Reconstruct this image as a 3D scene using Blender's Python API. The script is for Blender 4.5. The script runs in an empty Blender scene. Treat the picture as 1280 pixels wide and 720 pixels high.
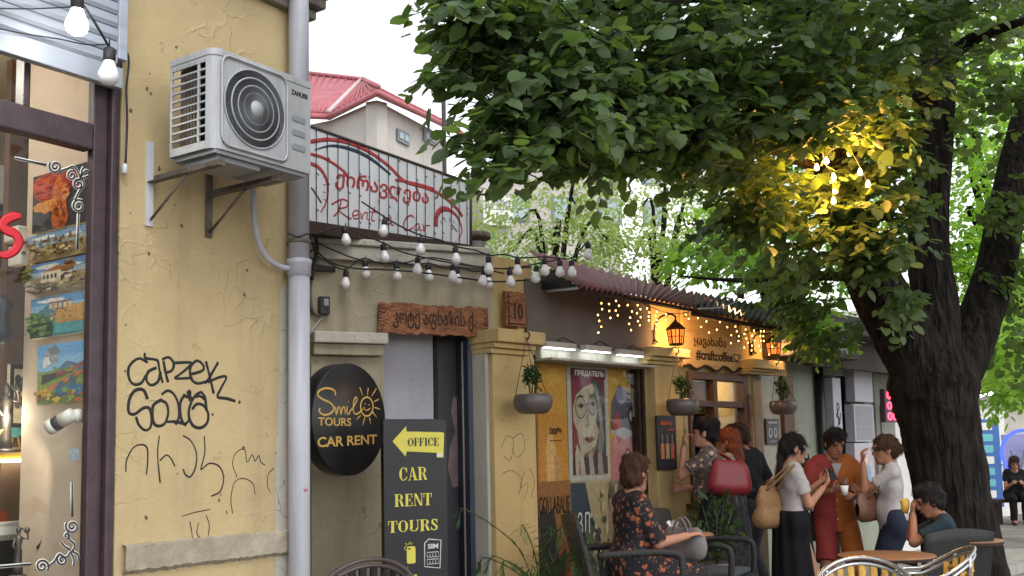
import bpy, bmesh, math, random
import numpy as np
from mathutils import Vector, Matrix
R = math.radians
rng = random.Random(7)
nrs = np.random.RandomState(11)
scene = bpy.context.scene
col = scene.collection

# ------------------------------------------------------------------ camera
FPX, CX, CY, PITCH, ROLL, CAMZ = 1320.0, 640.0, 431.0, R(5.9), R(1.26), 1.5
CAMP = np.array((0.0, 0.0, CAMZ))
_up0 = np.array((0, -math.sin(PITCH), math.cos(PITCH))); _rt0 = np.array((1.0, 0, 0))
FWD = np.array((0, math.cos(PITCH), math.sin(PITCH)))
RT = _rt0 * math.cos(ROLL) - _up0 * math.sin(ROLL)
UP = _up0 * math.cos(ROLL) + _rt0 * math.sin(ROLL)
cd = bpy.data.cameras.new('camera'); cam = bpy.data.objects.new('camera', cd); col.objects.link(cam)
cd.sensor_fit = 'HORIZONTAL'; cd.sensor_width = 36.0; cd.lens = 36.0 * FPX / 1280.0
cd.shift_x = 0.0; cd.shift_y = (CY - 360.0) / 1280.0
cd.clip_start = 0.05; cd.clip_end = 2000
m = Matrix.Identity(4)
for i in range(3):
    m[i][0] = RT[i]; m[i][1] = UP[i]; m[i][2] = -FWD[i]; m[i][3] = CAMP[i]
cam.matrix_world = m
scene.camera = cam

# ------------------------------------------------------------------ sky, sun, exposure
SUN_EL, SUN_AZ = R(52), R(150)          # soft overcast sun, behind the camera on the right
w = bpy.data.worlds.new('World'); scene.world = w; w.use_nodes = True
nt = w.node_tree; nt.nodes.clear()
sky = nt.nodes.new('ShaderNodeTexSky'); sky.sky_type = 'NISHITA'; sky.sun_disc = False
sky.sun_elevation = SUN_EL; sky.sun_rotation = SUN_AZ; sky.dust_density = 1.0; sky.air_density = 1.0
hs = nt.nodes.new('ShaderNodeHueSaturation'); hs.inputs['Saturation'].default_value = 0.15
bg = nt.nodes.new('ShaderNodeBackground'); bg.inputs['Strength'].default_value = 0.15
wo = nt.nodes.new('ShaderNodeOutputWorld')
nt.links.new(sky.outputs[0], hs.inputs['Color']); nt.links.new(hs.outputs[0], bg.inputs['Color']); nt.links.new(bg.outputs[0], wo.inputs['Surface'])
sd = bpy.data.lights.new('sun', 'SUN'); sd.energy = 0.5; sd.angle = R(25); sd.color = (1.0, 0.97, 0.92)
so = bpy.data.objects.new('sun', sd); col.objects.link(so)
_sv = Vector((math.sin(SUN_AZ) * math.cos(SUN_EL), math.cos(SUN_AZ) * math.cos(SUN_EL), math.sin(SUN_EL)))
so.rotation_euler = _sv.to_track_quat('Z', 'Y').to_euler(); so.location = (3, -4, 12)
vs = scene.view_settings; vs.view_transform = 'Standard'; vs.look = 'None'; vs.gamma = 1.0; vs.exposure = 1.2
vs.use_curve_mapping = False
cy = scene.cycles; cy.max_bounces = 8; cy.transparent_max_bounces = 24; cy.use_denoising = True
cy.caustics_reflective = False; cy.caustics_refractive = False; cy.sample_clamp_indirect = 6.0

# ------------------------------------------------------------------ projection helpers (real positions from the survey of the picture)
def ray(px, py):
    return FWD + RT * ((px - CX) / FPX) - UP * ((py - CY) / FPX)
def at(px, py, t):
    d = ray(px, py); return CAMP + d * (t / d[1])
def proj(P):
    q = np.asarray(P, float) - CAMP; z = q @ FWD
    return np.stack([CX + FPX * (q @ RT) / z, CY - FPX * (q @ UP) / z, z], -1)
class Frame:
    """a wall: x runs along it to the right, y goes into it, z is up"""
    def __init__(s, ox, oy, adeg):
        a = R(adeg); s.o = np.array((ox, oy, 0.0)); s.u = np.array((math.sin(a), math.cos(a), 0)); s.i = np.array((-math.cos(a), math.sin(a), 0))
        s.rz = math.atan2(s.u[1], s.u[0])
    def hit(s, px, py, off=0.0):
        d = ray(px, py); k = ((s.o - s.i * off - CAMP) @ s.i) / (d @ s.i); P = CAMP + d * k
        return ((P - s.o) @ s.u, P[2])
    def pt(s, x, y, z): return s.o + s.u * x + s.i * y + np.array((0, 0, z))
    def mat(s, x=0, y=0, z=0):
        M = Matrix.Identity(4); p = s.pt(x, y, z)
        for k in range(3): M[k][0] = s.u[k]; M[k][1] = s.i[k]; M[k][3] = p[k]
        return M
_a = R(34.3)
FL = Frame(-4.3 * math.cos(_a), 4.3 * math.sin(_a), 34.3)          # near yellow building on the left
_tx = (615 - 640) / 1320.0
FD = Frame(_tx * 8.05, 8.05, 64.5)                                   # doorway bay of the low building
FC = Frame(_tx * 8.05, 8.05, 42.5)                                   # café bay

# ------------------------------------------------------------------ materials
MATS = {}
def S(r, g, b):
    """sRGB 0-255 to linear"""
    f = lambda c: (c / 255 / 12.92) if c / 255 <= 0.04045 else ((c / 255 + 0.055) / 1.055) ** 2.4
    return (f(r), f(g), f(b), 1.0)
def mat(name, c, rough=0.7, var=0.15, scale=6.0, bump=0.0, bscale=None, metal=0.0, emit=None, estr=0.0, spec=0.5, c2=None, detail=4.0, stretch=None, trans=0.0, alpha=None, coat=0.0):
    if name in MATS: return MATS[name]
    M = bpy.data.materials.new(name); M.use_nodes = True; MATS[name] = M
    t = M.node_tree; b = t.nodes['Principled BSDF']
    b.inputs['Roughness'].default_value = rough; b.inputs['Metallic'].default_value = metal
    b.inputs['Specular IOR Level'].default_value = spec
    b.inputs['Coat Weight'].default_value = coat
    c = tuple(c)[:3] + (1.0,)
    if trans: b.inputs['Transmission Weight'].default_value = trans
    if alpha is not None: b.inputs['Alpha'].default_value = alpha
    if emit: b.inputs['Emission Color'].default_value = tuple(emit)[:3] + (1,); b.inputs['Emission Strength'].default_value = estr
    tc = t.nodes.new('ShaderNodeTexCoord'); mp = t.nodes.new('ShaderNodeMapping'); t.links.new(tc.outputs['Object'], mp.inputs['Vector'])
    if stretch: mp.inputs['Scale'].default_value = stretch
    if var or c2:
        n = t.nodes.new('ShaderNodeTexNoise'); n.inputs['Scale'].default_value = scale; n.inputs['Detail'].default_value = detail; n.inputs['Roughness'].default_value = 0.6
        t.links.new(mp.outputs[0], n.inputs['Vector'])
        r = t.nodes.new('ShaderNodeValToRGB'); e = r.color_ramp.elements
        e[0].position = 0.3; e[1].position = 0.7
        if c2: e[0].color = c; e[1].color = tuple(c2)[:3] + (1,)
        else:
            e[0].color = tuple(x * (1 - var) for x in c[:3]) + (1,); e[1].color = tuple(min(1, x * (1 + var)) for x in c[:3]) + (1,)
        t.links.new(n.outputs['Fac'], r.inputs[0]); t.links.new(r.outputs[0], b.inputs['Base Color'])
    else: b.inputs['Base Color'].default_value = c
    if bump:
        n2 = t.nodes.new('ShaderNodeTexNoise'); n2.inputs['Scale'].default_value = bscale or scale * 5; n2.inputs['Detail'].default_value = 5
        t.links.new(mp.outputs[0], n2.inputs['Vector'])
        bp = t.nodes.new('ShaderNodeBump'); bp.inputs['Strength'].default_value = bump; bp.inputs['Distance'].default_value = 0.02
        t.links.new(n2.outputs['Fac'], bp.inputs['Height']); t.links.new(bp.outputs[0], b.inputs['Normal'])
    return M
def plaster(name, c, stain, crack=0.5, stain_amt=0.6, rough=0.9, cscale=2.2, peel=None):
    """old painted plaster: broad stains, hairline cracks, flaked patches with a raised edge"""
    M = bpy.data.materials.new(name); M.use_nodes = True; t = M.node_tree; b = t.nodes['Principled BSDF']
    b.inputs['Roughness'].default_value = rough; b.inputs['Specular IOR Level'].default_value = 0.25
    N = t.nodes.new; L = t.links.new
    tc = N('ShaderNodeTexCoord'); co = tc.outputs['Object']
    def noise(s, d=5, r=0.6, vec=None):
        n = N('ShaderNodeTexNoise'); n.inputs['Scale'].default_value = s; n.inputs['Detail'].default_value = d; n.inputs['Roughness'].default_value = r
        L(vec or co, n.inputs['Vector']); return n.outputs['Fac']
    def ramp(src, p0, p1, a=(0, 0, 0, 1), z=(1, 1, 1, 1)):
        r = N('ShaderNodeValToRGB'); e = r.color_ramp.elements; e[0].position = p0; e[1].position = p1; e[0].color = a; e[1].color = z; L(src, r.inputs[0]); return r.outputs[0]
    def mix(f, a, z, mode='MIX'):
        x = N('ShaderNodeMix'); x.data_type = 'RGBA'; x.blend_type = mode
        for k, v in ((0, f), (6, a), (7, z)):
            if isinstance(v, (int, float)): x.inputs[k].default_value = v
            elif isinstance(v, tuple): x.inputs[k].default_value = v
            else: L(v, x.inputs[k])
        return x.outputs[2]
    def mth(op, a, z):
        x = N('ShaderNodeMath'); x.operation = op
        for k, v in ((0, a), (1, z)):
            if isinstance(v, (int, float)): x.inputs[k].default_value = v
            else: L(v, x.inputs[k])
        return x.outputs[0]
    base = mix(ramp(noise(1.3), 0.35, 0.7), tuple(x * 0.9 for x in c[:3]) + (1,), tuple(min(1, x * 1.08) for x in c[:3]) + (1,))
    mp = N('ShaderNodeMapping'); mp.inputs['Scale'].default_value = (3.0, 3.0, 0.45); L(co, mp.inputs['Vector'])
    st = mth('MULTIPLY', ramp(noise(1.6, 6, 0.65, mp.outputs[0]), 0.5, 0.78), stain_amt)
    base = mix(st, base, tuple(stain[:3]) + (1,))
    wv = N('ShaderNodeMapping'); L(co, wv.inputs['Vector'])
    nz = N('ShaderNodeTexNoise'); nz.inputs['Scale'].default_value = 3.0; nz.inputs['Detail'].default_value = 3; L(co, nz.inputs['Vector'])
    wrp = N('ShaderNodeMix'); wrp.data_type = 'RGBA'; wrp.blend_type = 'LINEAR_LIGHT'; wrp.inputs[0].default_value = 0.25; L(co, wrp.inputs[6]); L(nz.outputs['Color'], wrp.inputs[7])
    vo = N('ShaderNodeTexVoronoi'); vo.feature = 'DISTANCE_TO_EDGE'; vo.inputs['Scale'].default_value = cscale; L(wrp.outputs[2], vo.inputs['Vector'])
    ck = ramp(vo.outputs['Distance'], 0.0, 0.012, (1, 1, 1, 1), (0, 0, 0, 1))
    ck = mth('MULTIPLY', mth('MULTIPLY', ck, ramp(noise(1.1, 2), 0.52, 0.6)), crack)
    base = mix(ck, base, tuple(x * 0.75 for x in stain[:3]) + (1,))
    pm = ramp(noise(4.2, 6, 0.62), 0.655, 0.67)
    if peel: base = mix(pm, base, tuple(peel[:3]) + (1,))
    base = mix(mth('MULTIPLY', ramp(noise(26, 3), 0.69, 0.74), 0.6), base, tuple(x * 0.4 for x in stain[:3]) + (1,))
    L(base, b.inputs['Base Color'])
    h = mth('ADD', mth('MULTIPLY', noise(38, 6), 0.25), mth('MULTIPLY', noise(5, 4), 0.9))
    h = mth('SUBTRACT', h, mth('MULTIPLY', ck, 0.8)); h = mth('SUBTRACT', h, mth('MULTIPLY', pm, 0.35))
    v2 = N('ShaderNodeTexVoronoi'); v2.feature = 'DISTANCE_TO_EDGE'; v2.inputs['Scale'].default_value = 5.5; L(wrp.outputs[2], v2.inputs['Vector'])
    rg = mth('MULTIPLY', ramp(v2.outputs['Distance'], 0.0, 0.06, (1, 1, 1, 1), (0, 0, 0, 1)), ramp(noise(1.5, 4), 0.54, 0.66)); h = mth('ADD', h, mth('MULTIPLY', rg, 0.38))
    bp = N('ShaderNodeBump'); bp.inputs['Strength'].default_value = 0.55; bp.inputs['Distance'].default_value = 0.02; L(h, bp.inputs['Height']); L(bp.outputs[0], b.inputs['Normal'])
    MATS[name] = M; return M
def paint_mat(name='printed_picture', rough=0.55, noise=0.12, scale=30):
    """colour comes from the face colours of a flat picture, with a little brush / paper grain"""
    if name in MATS: return MATS[name]
    M = bpy.data.materials.new(name); M.use_nodes = True; t = M.node_tree; b = t.nodes['Principled BSDF']; b.inputs['Roughness'].default_value = rough
    a = t.nodes.new('ShaderNodeAttribute'); a.attribute_name = 'Col'
    tc = t.nodes.new('ShaderNodeTexCoord'); n = t.nodes.new('ShaderNodeTexNoise'); n.inputs['Scale'].default_value = scale; n.inputs['Detail'].default_value = 6
    t.links.new(tc.outputs['Object'], n.inputs['Vector'])
    mr = t.nodes.new('ShaderNodeMapRange'); mr.inputs[1].default_value = 0.3; mr.inputs[2].default_value = 0.7; mr.inputs[3].default_value = 1 - noise * 2; mr.inputs[4].default_value = 1 + noise
    t.links.new(n.outputs['Fac'], mr.inputs[0])
    x = t.nodes.new('ShaderNodeMix'); x.data_type = 'RGBA'; x.blend_type = 'MULTIPLY'; x.inputs[0].default_value = 1
    t.links.new(a.outputs['Color'], x.inputs[6]); t.links.new(mr.outputs[0], x.inputs[7]); t.links.new(x.outputs[2], b.inputs['Base Color'])
    MATS[name] = M; return M
def glass(name='window_glass', rough=0.03, tint=(0.95, 0.97, 0.96)):
    if name in MATS: return MATS[name]
    M = bpy.data.materials.new(name); M.use_nodes = True; t = M.node_tree; t.nodes.remove(t.nodes['Principled BSDF'])
    o = t.nodes['Material Output']; tr = t.nodes.new('ShaderNodeBsdfTransparent'); tr.inputs[0].default_value = tuple(tint) + (1,)
    g = t.nodes.new('ShaderNodeBsdfGlossy'); g.inputs['Roughness'].default_value = rough
    lw_ = t.nodes.new('ShaderNodeLayerWeight'); lw_.inputs['Blend'].default_value = 0.5
    pw = t.nodes.new('ShaderNodeMath'); pw.operation = 'POWER'; pw.inputs[1].default_value = 5.0; t.links.new(lw_.outputs['Facing'], pw.inputs[0])
    f = t.nodes.new('ShaderNodeMath'); f.operation = 'MULTIPLY_ADD'; f.inputs[1].default_value = 0.6; f.inputs[2].default_value = 0.015; t.links.new(pw.outputs[0], f.inputs[0])
    mx = t.nodes.new('ShaderNodeMixShader'); t.links.new(f.outputs[0], mx.inputs[0]); t.links.new(tr.outputs[0], mx.inputs[1]); t.links.new(g.outputs[0], mx.inputs[2]); t.links.new(mx.outputs[0], o.inputs['Surface'])
    MATS[name] = M; return M
def emis(name, c, s):
    if name in MATS: return MATS[name]
    M = bpy.data.materials.new(name); M.use_nodes = True; t = M.node_tree; t.nodes.remove(t.nodes['Principled BSDF'])
    e = t.nodes.new('ShaderNodeEmission'); e.inputs[0].default_value = tuple(c)[:3] + (1,); e.inputs[1].default_value = s
    t.links.new(e.outputs[0], t.nodes['Material Output'].inputs['Surface']); MATS[name] = M; return M

# ------------------------------------------------------------------ mesh collecting
def unit(v): v = np.asarray(v, float); n = np.linalg.norm(v); return v / n if n > 1e-9 else v
def smooth_path(pts, k=6, closed=False):
    P = [np.asarray(p, float) for p in pts]; n = len(P); out = []
    rngk = range(n if closed else n - 1)
    for i in rngk:
        p0 = P[i - 1] if (i or closed) else 2 * P[0] - P[1]; p1 = P[i]; p2 = P[(i + 1) % n]
        p3 = P[(i + 2) % n] if (closed or i + 2 < n) else 2 * P[-1] - P[-2]
        for j in range(k):
            t = j / k; out.append(0.5 * ((2 * p1) + (p2 - p0) * t + (2 * p0 - 5 * p1 + 4 * p2 - p3) * t * t + (3 * p1 - p0 - 3 * p2 + p3) * t ** 3))
    if not closed: out.append(P[-1])
    return out
class MB:
    def __init__(s): s.v = []; s.f = []; s.sm = []; s.c = []
    def add(s, v, f, sm=False, c=None):
        o = len(s.v); s.v.extend([tuple(map(float, p)) for p in v]); s.f.extend([tuple(int(i) + o for i in q) for q in f])
        s.sm.extend([sm] * len(f)); s.c.extend([c] * len(f)); return s
    def box(s, x0, y0, z0, x1, y1, z1, M=None, c=None):
        if x0 > x1: x0, x1 = x1, x0
        if y0 > y1: y0, y1 = y1, y0
        if z0 > z1: z0, z1 = z1, z0
        v = [(x, y, z) for x in (x0, x1) for y in (y0, y1) for z in (z0, z1)]
        if M is not None: v = [tuple(M @ Vector(p)) for p in v]
        return s.add(v, [(0, 1, 3, 2), (4, 6, 7, 5), (0, 4, 5, 1), (2, 3, 7, 6), (0, 2, 6, 4), (1, 5, 7, 3)], c=c)
    def tube(s, pts, r, n=8, cap=True, closed=False, flat=None, sm=True, c=None):
        P = [np.asarray(p, float) for p in pts]; k = len(P)
        rr = [r] * k if np.isscalar(r) else list(r)
        T = []
        for i in range(k):
            if closed: T.append(unit(P[(i + 1) % k] - P[i - 1]))
            else: T.append(unit(P[min(i + 1, k - 1)] - P[max(i - 1, 0)]))
        if flat is not None: up = np.asarray(flat, float)
        else: up = np.array((0, 0, 1.0)) if abs(T[0][2]) < 0.9 else np.array((1.0, 0, 0))
        V = []; a = None
        for i in range(k):
            if flat is not None or a is None:
                a = unit(np.cross(T[i], up)); 
                if np.linalg.norm(a) < 0.5: a = unit(np.cross(T[i], (0.3, 0.9, 0.1)))
            else: a = unit(a - T[i] * (a @ T[i]))
            b = np.cross(T[i], a)
            ra, rb = rr[i] if isinstance(rr[i], (tuple, list)) else (rr[i], rr[i])
            for j in range(n):
                q = 2 * math.pi * j / n; V.append(P[i] + a * (ra * math.cos(q)) + b * (rb * math.sin(q)))
        F = []
        for i in range(k if closed else k - 1):
            o, p = i * n, ((i + 1) % k) * n
            for j in range(n): F.append((o + j, p + j, p + (j + 1) % n, o + (j + 1) % n))
        if cap and not closed: F.append(tuple(range(n))); F.append(tuple((k - 1) * n + j for j in reversed(range(n))))
        F = [tuple(reversed(q)) for q in F]
        return s.add(V, F, sm, c)
    def lathe(s, prof, n=20, o=(0, 0, 0), ax=None, sm=True, c=None, cap=True):
        V = []; o = np.asarray(o, float)
        A = np.array(((1, 0, 0), (0, 1, 0), (0, 0, 1.0))) if ax is None else ax
        for r, z in prof:
            for j in range(n):
                q = 2 * math.pi * j / n; V.append(o + A[0] * (r * math.cos(q)) + A[1] * (r * math.sin(q)) + A[2] * z)
        F = []
        for i in range(len(prof) - 1):
            for j in range(n): F.append((i * n + j, i * n + (j + 1) % n, (i + 1) * n + (j + 1) % n, (i + 1) * n + j))
        if cap: F.append(tuple(reversed(range(n)))); F.append(tuple((len(prof) - 1) * n + j for j in range(n)))
        return s.add(V, F, sm, c)
    def prism(s, poly, y0, y1, c=None):
        """outline in x,z pulled from y0 (front) to y1"""
        n = len(poly); A = sum(poly[i - 1][0] * poly[i][1] - poly[i][0] * poly[i - 1][1] for i in range(n))
        if A < 0: poly = poly[::-1]
        v = [(x, y0, z) for x, z in poly] + [(x, y1, z) for x, z in poly]
        f = [tuple(range(n)), tuple(reversed(range(n, 2 * n)))] + [(i, i + n, (i + 1) % n + n, (i + 1) % n) for i in range(n)]
        return s.add(v, f, c=c)
    def stroke(s, pts, wd, y=0.0, dep=0.0015, n=6, sm=4, closed=False, c=None, plane='xz'):
        P = [((p[0], y, p[1]) if plane == 'xz' else p) for p in pts]
        if sm and len(P) > 2: P = smooth_path(P, sm, closed)
        wl = wd if not np.isscalar(wd) else [wd] * len(P)
        if len(wl) != len(P): wl = list(np.interp(np.linspace(0, 1, len(P)), np.linspace(0, 1, len(wl)), wl))
        return s.tube(P, [(q / 2, dep) for q in wl], n, True, closed, flat=(0, 1, 0), c=c)
    def quad(s, a, b, c_, d, c=None): return s.add([a, b, c_, d], [(0, 1, 2, 3)], c=c)
    def mesh(s, name):
        me = bpy.data.meshes.new(name); me.from_pydata(s.v, [], s.f)
        me.polygons.foreach_set('use_smooth', s.sm)
        if any(x is not None for x in s.c):
            ca = me.color_attributes.new('Col', 'FLOAT_COLOR', 'CORNER'); buf = np.ones((len(me.loops), 4), np.float32); k = 0
            for q, x in zip(s.f, s.c):
                if x is not None: buf[k:k + len(q), :3] = x[:3]
                k += len(q)
            ca.data.foreach_set('color', buf.ravel())
        me.update(); return me
    def build(s, name, m, parent=None, bevel=0.0, seg=2, M=None):
        o = bpy.data.objects.new(name, s.mesh(name)); col.objects.link(o)
        if m is not None: o.data.materials.append(MATS[m] if isinstance(m, str) else m)
        if parent is not None: o.parent = parent
        if M is not None: o.matrix_local = M
        if bevel:
            b = o.modifiers.new('bevel', 'BEVEL'); b.width = bevel; b.segments = seg; b.limit_method = 'ANGLE'; b.angle_limit = R(35)
        return o
def tag(o, label=None, cat=None, group=None, kind=None):
    if label: o['label'] = label
    if cat: o['category'] = cat
    if group: o['group'] = group
    if kind: o['kind'] = kind
    return o
def thing(name, label, cat, M=None, group=None):
    o = bpy.data.objects.new(name, None); col.objects.link(o); o.empty_display_size = 0.1
    if M is not None: o.matrix_world = M
    return tag(o, label, cat, group)
def T(x, y=None, z=None):
    if y is None: x, y, z = x
    return Matrix.Translation((float(x), float(y), float(z)))
def TR(p, rz): return T(p) @ Matrix.Rotation(rz, 4, 'Z')
def copy_tree(o, parent=None):
    c = o.copy(); col.objects.link(c); c.parent = parent
    for ch in o.children: copy_tree(ch, c)
    return c
def inst(ob_name, me, parent, M, m=None):
    o = bpy.data.objects.new(ob_name, me); col.objects.link(o); o.parent = parent; o.matrix_local = M
    return o
# ------------------------------------------------------------------ lettering
_txt = {}
def text_poly(s, bold=0.0):
    key = (s, bold)
    if key in _txt: return _txt[key]
    cu = bpy.data.curves.new('t', 'FONT'); cu.body = s; cu.resolution_u = 3; cu.offset = bold; cu.extrude = 0.01
    o = bpy.data.objects.new('t', cu); col.objects.link(o)
    dg = bpy.context.evaluated_depsgraph_get(); me = o.evaluated_get(dg).to_mesh()
    v = np.array([tuple(p.co) for p in me.vertices]); f = [tuple(p.vertices) for p in me.polygons]
    o.evaluated_get(dg).to_mesh_clear(); bpy.data.objects.remove(o); bpy.data.curves.remove(cu)
    _txt[key] = (v, f); return v, f
def text(mb, s, x0, z0, x1, z1, y, dep=0.002, bold=0.0, shear=0.0, c=None, slope=0.0):
    """write s so that it fills the rectangle x0..x1, z0..z1 on the plane y, letters dep proud"""
    v, f = text_poly(s, bold)
    if len(v) == 0: return
    lo, hi = v.min(0), v.max(0)
    q = (v - lo) / np.maximum(hi - lo, 1e-6)
    X = x0 + q[:, 0] * (x1 - x0); Z = z0 + q[:, 1] * (z1 - z0); X = X + shear * (Z - z0); Z = Z + slope * (X - x0)
    Y = y - q[:, 2] * dep
    mb.add(np.stack([X, Y, Z], 1), f, c=c)
# =================================================================== SETTING: ground, near building
def hs_(fr, px, off=0.0, py=450): return fr.hit(px, py, off)[0]
def hz_(fr, px, py, off=0.0): return fr.hit(px, py, off)[1]

plaster('yellow_plaster', S(178, 159, 121), S(120, 109, 90), crack=0.18, stain_amt=0.42, peel=S(168, 150, 112))
plaster('green_grey_plaster', S(158, 151, 130), S(90, 84, 72), crack=0.5, stain_amt=0.6, peel=S(120, 114, 100))
plaster('ochre_plaster', S(188, 163, 114), S(116, 100, 78), crack=0.4, stain_amt=0.4)
plaster('pale_plaster', S(176, 172, 162), S(110, 104, 96), crack=0.6, stain_amt=0.5, cscale=4)
plaster('white_rough_plaster', S(178, 176, 186), S(140, 138, 146), crack=0.2, stain_amt=0.3)
plaster('grey_green_wall', S(142, 146, 132), S(92, 94, 84), crack=0.4, stain_amt=0.5)
plaster('dark_render', S(70, 64, 60), S(44, 40, 38), crack=0.1, stain_amt=0.4)
plaster('house_plaster', S(186, 180, 174), S(150, 142, 134), crack=0.2, stain_amt=0.4, cscale=0.8)
mat('white_metal', S(186, 188, 194), 0.4, 0.06, 4, bump=0.05)
mat('ac_white', S(172, 175, 180), 0.42, 0.0, 3.5, c2=S(146, 147, 148), stretch=(2.5, 2.5, .8))
mat('ac_grey', S(132, 135, 140), 0.5, 0.06, 6)
mat('ac_dark', S(24, 25, 28), 0.6, 0.1)
mat('rust_metal', S(112, 104, 98), 0.65, 0, 14, bump=0.25, c2=S(62, 46, 38))
mat('pipe_grey', S(176, 178, 188), 0.45, 0.0, 4, c2=S(150, 150, 158), stretch=(3, 3, 0.35), bump=0.08)
mat('purple_brown_paint', S(62, 48, 54), 0.42, 0.25, 12, bump=0.1)
mat('shutter_metal', S(152, 160, 172), 0.45, 0.16, 5, stretch=(0.3, 1, 2), bump=0.06, metal=0.2)
mat('black_rubber', S(26, 26, 30), 0.6, 0.2, 20)
mat('bulb_white', S(226, 226, 230), 0.25, 0.0, coat=0.3)
mat('black_marker', S(22, 22, 24), 0.7, 0.3, 40)
mat('black_paint', S(24, 25, 30), 0.42, 0.15, 10)
mat('white_vinyl', S(214, 212, 208), 0.5, 0.0)
mat('gold_letter', S(196, 160, 84), 0.5, 0.08, 30)
mat('yellow_letter', S(214, 205, 84), 0.5, 0.05, 30)
mat('wood_carved', S(154, 100, 62), 0.6, 0, 16, bump=1.0, bscale=30, c2=S(96, 54, 30), stretch=(1, 1, 2))
mat('burnt_wood', S(46, 30, 22), 0.75, 0.3, 20, bump=0.3)
mat('stone_kerb', S(150, 146, 138), 0.9, 0.2, 6, bump=0.3)

# ground: one sheet of worn asphalt to the horizon, pavement of slabs by the café
def paving():
    M = bpy.data.materials.new('street_paving'); M.use_nodes = True; t = M.node_tree; b = t.nodes['Principled BSDF']; b.inputs['Roughness'].default_value = 0.85
    tc = t.nodes.new('ShaderNodeTexCoord'); n = t.nodes.new('ShaderNodeTexNoise'); n.inputs['Scale'].default_value = 1.6; n.inputs['Detail'].default_value = 9
    r = t.nodes.new('ShaderNodeValToRGB'); r.color_ramp.elements[0].color = S(96, 90, 84); r.color_ramp.elements[1].color = S(150, 142, 132); r.color_ramp.elements[0].position = .3; r.color_ramp.elements[1].position = .75
    t.links.new(tc.outputs['Object'], n.inputs['Vector']); t.links.new(n.outputs['Fac'], r.inputs[0]); t.links.new(r.outputs[0], b.inputs['Base Color'])
    n2 = t.nodes.new('ShaderNodeTexNoise'); n2.inputs['Scale'].default_value = 90; t.links.new(tc.outputs['Object'], n2.inputs['Vector'])
    bp = t.nodes.new('ShaderNodeBump'); bp.inputs['Strength'].default_value = .4; bp.inputs['Distance'].default_value = .01; t.links.new(n2.outputs['Fac'], bp.inputs['Height']); t.links.new(bp.outputs[0], b.inputs['Normal'])
    MATS['street_paving'] = M
paving()
g = MB(); g.quad((-400, -300, 0), (400, -300, 0), (400, 900, 0), (-400, 900, 0))
tag(g.build('ground', 'street_paving'), 'grey worn street paving under the trees', kind='structure')
# a drain strip with a stone edge crosses the open paving on the right
k = MB()
for j in range(-14, 16):
    a0 = j * 0.62; k.box(a0, -0.12, 0.0, a0 + 0.605, 0.12, 0.014 + 0.004 * (j % 2))
tag(k.build('kerb', 'stone_kerb', M=TR((9.0, 12.2, 0), R(4))), kind='structure')

# ------------------------------------------------------------------ near building
sF = hs_(FL, 142); sE = FL.hit(385, 360)[0]
HB = 4.1
LB = thing('yellow_plaster_building', 'weathered yellow plaster building with shop window at the left edge', 'building', FL.mat())
w_ = MB(); w_.box(sF + 0.02, 0, 0, sE, 0.4, HB); w_.box(sF - 4.2, 0, 0, sF - 3.4, 0.4, HB); w_.box(sF - 3.4, 0.02, 3.72, sF + 0.02, 0.4, HB)
w_.box(sF - 3.4, 0.03, 0, sF + 0.02, 0.4, 0.42)
wall = w_.build('wall', 'yellow_plaster', LB)
w_ = MB(); w_.box(sE - 0.4, 0.401, 0, sE, 6.0, HB); w_.box(sF - 4.2, 0.401, 0, sF - 4.0, 6, HB); w_.box(sF - 4.0, 5.8, 0, sE - 0.4, 6, HB); w_.build('side_wall', 'yellow_plaster', LB)
# plinth ledge: whitewashed, lumpy
zl = hz_(FL, 250, 672); zl2 = hz_(FL, 250, 702)
lg = MB()
xs = np.linspace(sF + 0.06, sE - 0.16, 60); lr = random.Random(2); jj = [(lr.uniform(-.005, .005), lr.uniform(-.004, .004), 0.0) for _ in xs]
for i in range(len(xs) - 1):
    (a0, c0_, d0), (a1, c1_, d1) = jj[i], jj[i + 1]; X0, X1 = xs[i], xs[i + 1]
    lg.add([(X0, -0.03 + d0, zl2 + c0_), (X1, -0.03 + d1, zl2 + c1_), (X1, -0.032 + d1, zl - 0.008 + a1), (X0, -0.032 + d0, zl - 0.008 + a0), (X1, -0.001, zl + a1), (X0, -0.001, zl + a0), (X0, -0.001, zl2 - .02 + c0_), (X1, -0.001, zl2 - .02 + c1_)],
           [(0, 1, 2, 3), (3, 2, 4, 5), (6, 7, 1, 0)])
lg.build('plinth_ledge', mat('dirty_whitewash', S(168, 160, 144), .9, 0, 5, bump=.6, bscale=20, c2=S(136, 126, 108)), LB)
# pale painted strip beside the downpipe
cs = MB(); x0 = hs_(FL, 344, py=560); cs.prism([(x0, 0.0), (sE - .001, 0.0), (sE - .001, hz_(FL, 360, 330)), (x0 + .04, hz_(FL, 352, 360)), (x0 + .03, hz_(FL, 348, 450)), (x0, hz_(FL, 344, 600))], -0.004, 0.01)
cs.build('corner_strip', 'pale_plaster', LB)
# eaves: stepped, crumbling cornice and roof slab
cn = MB()
for i, (o, z0, z1) in enumerate(((0.05, HB - 0.06, HB), (0.10, HB + .002, HB + 0.08), (0.18, HB + 0.082, HB + 0.2))):
    cn.box(sF - 0.3, -o, z0, sE + o * 0.6, 0.3, z1)
cn.build('cornice', mat('cornice_grey', S(112, 106, 98), .9, .3, 8, bump=.5), LB, bevel=0.015)
rf = MB(); rf.box(sF - 4.3, -0.2, HB + 0.202, sE + 0.25, 6.1, HB + 0.26); rf.build('roof', 'rust_metal', LB)

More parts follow.
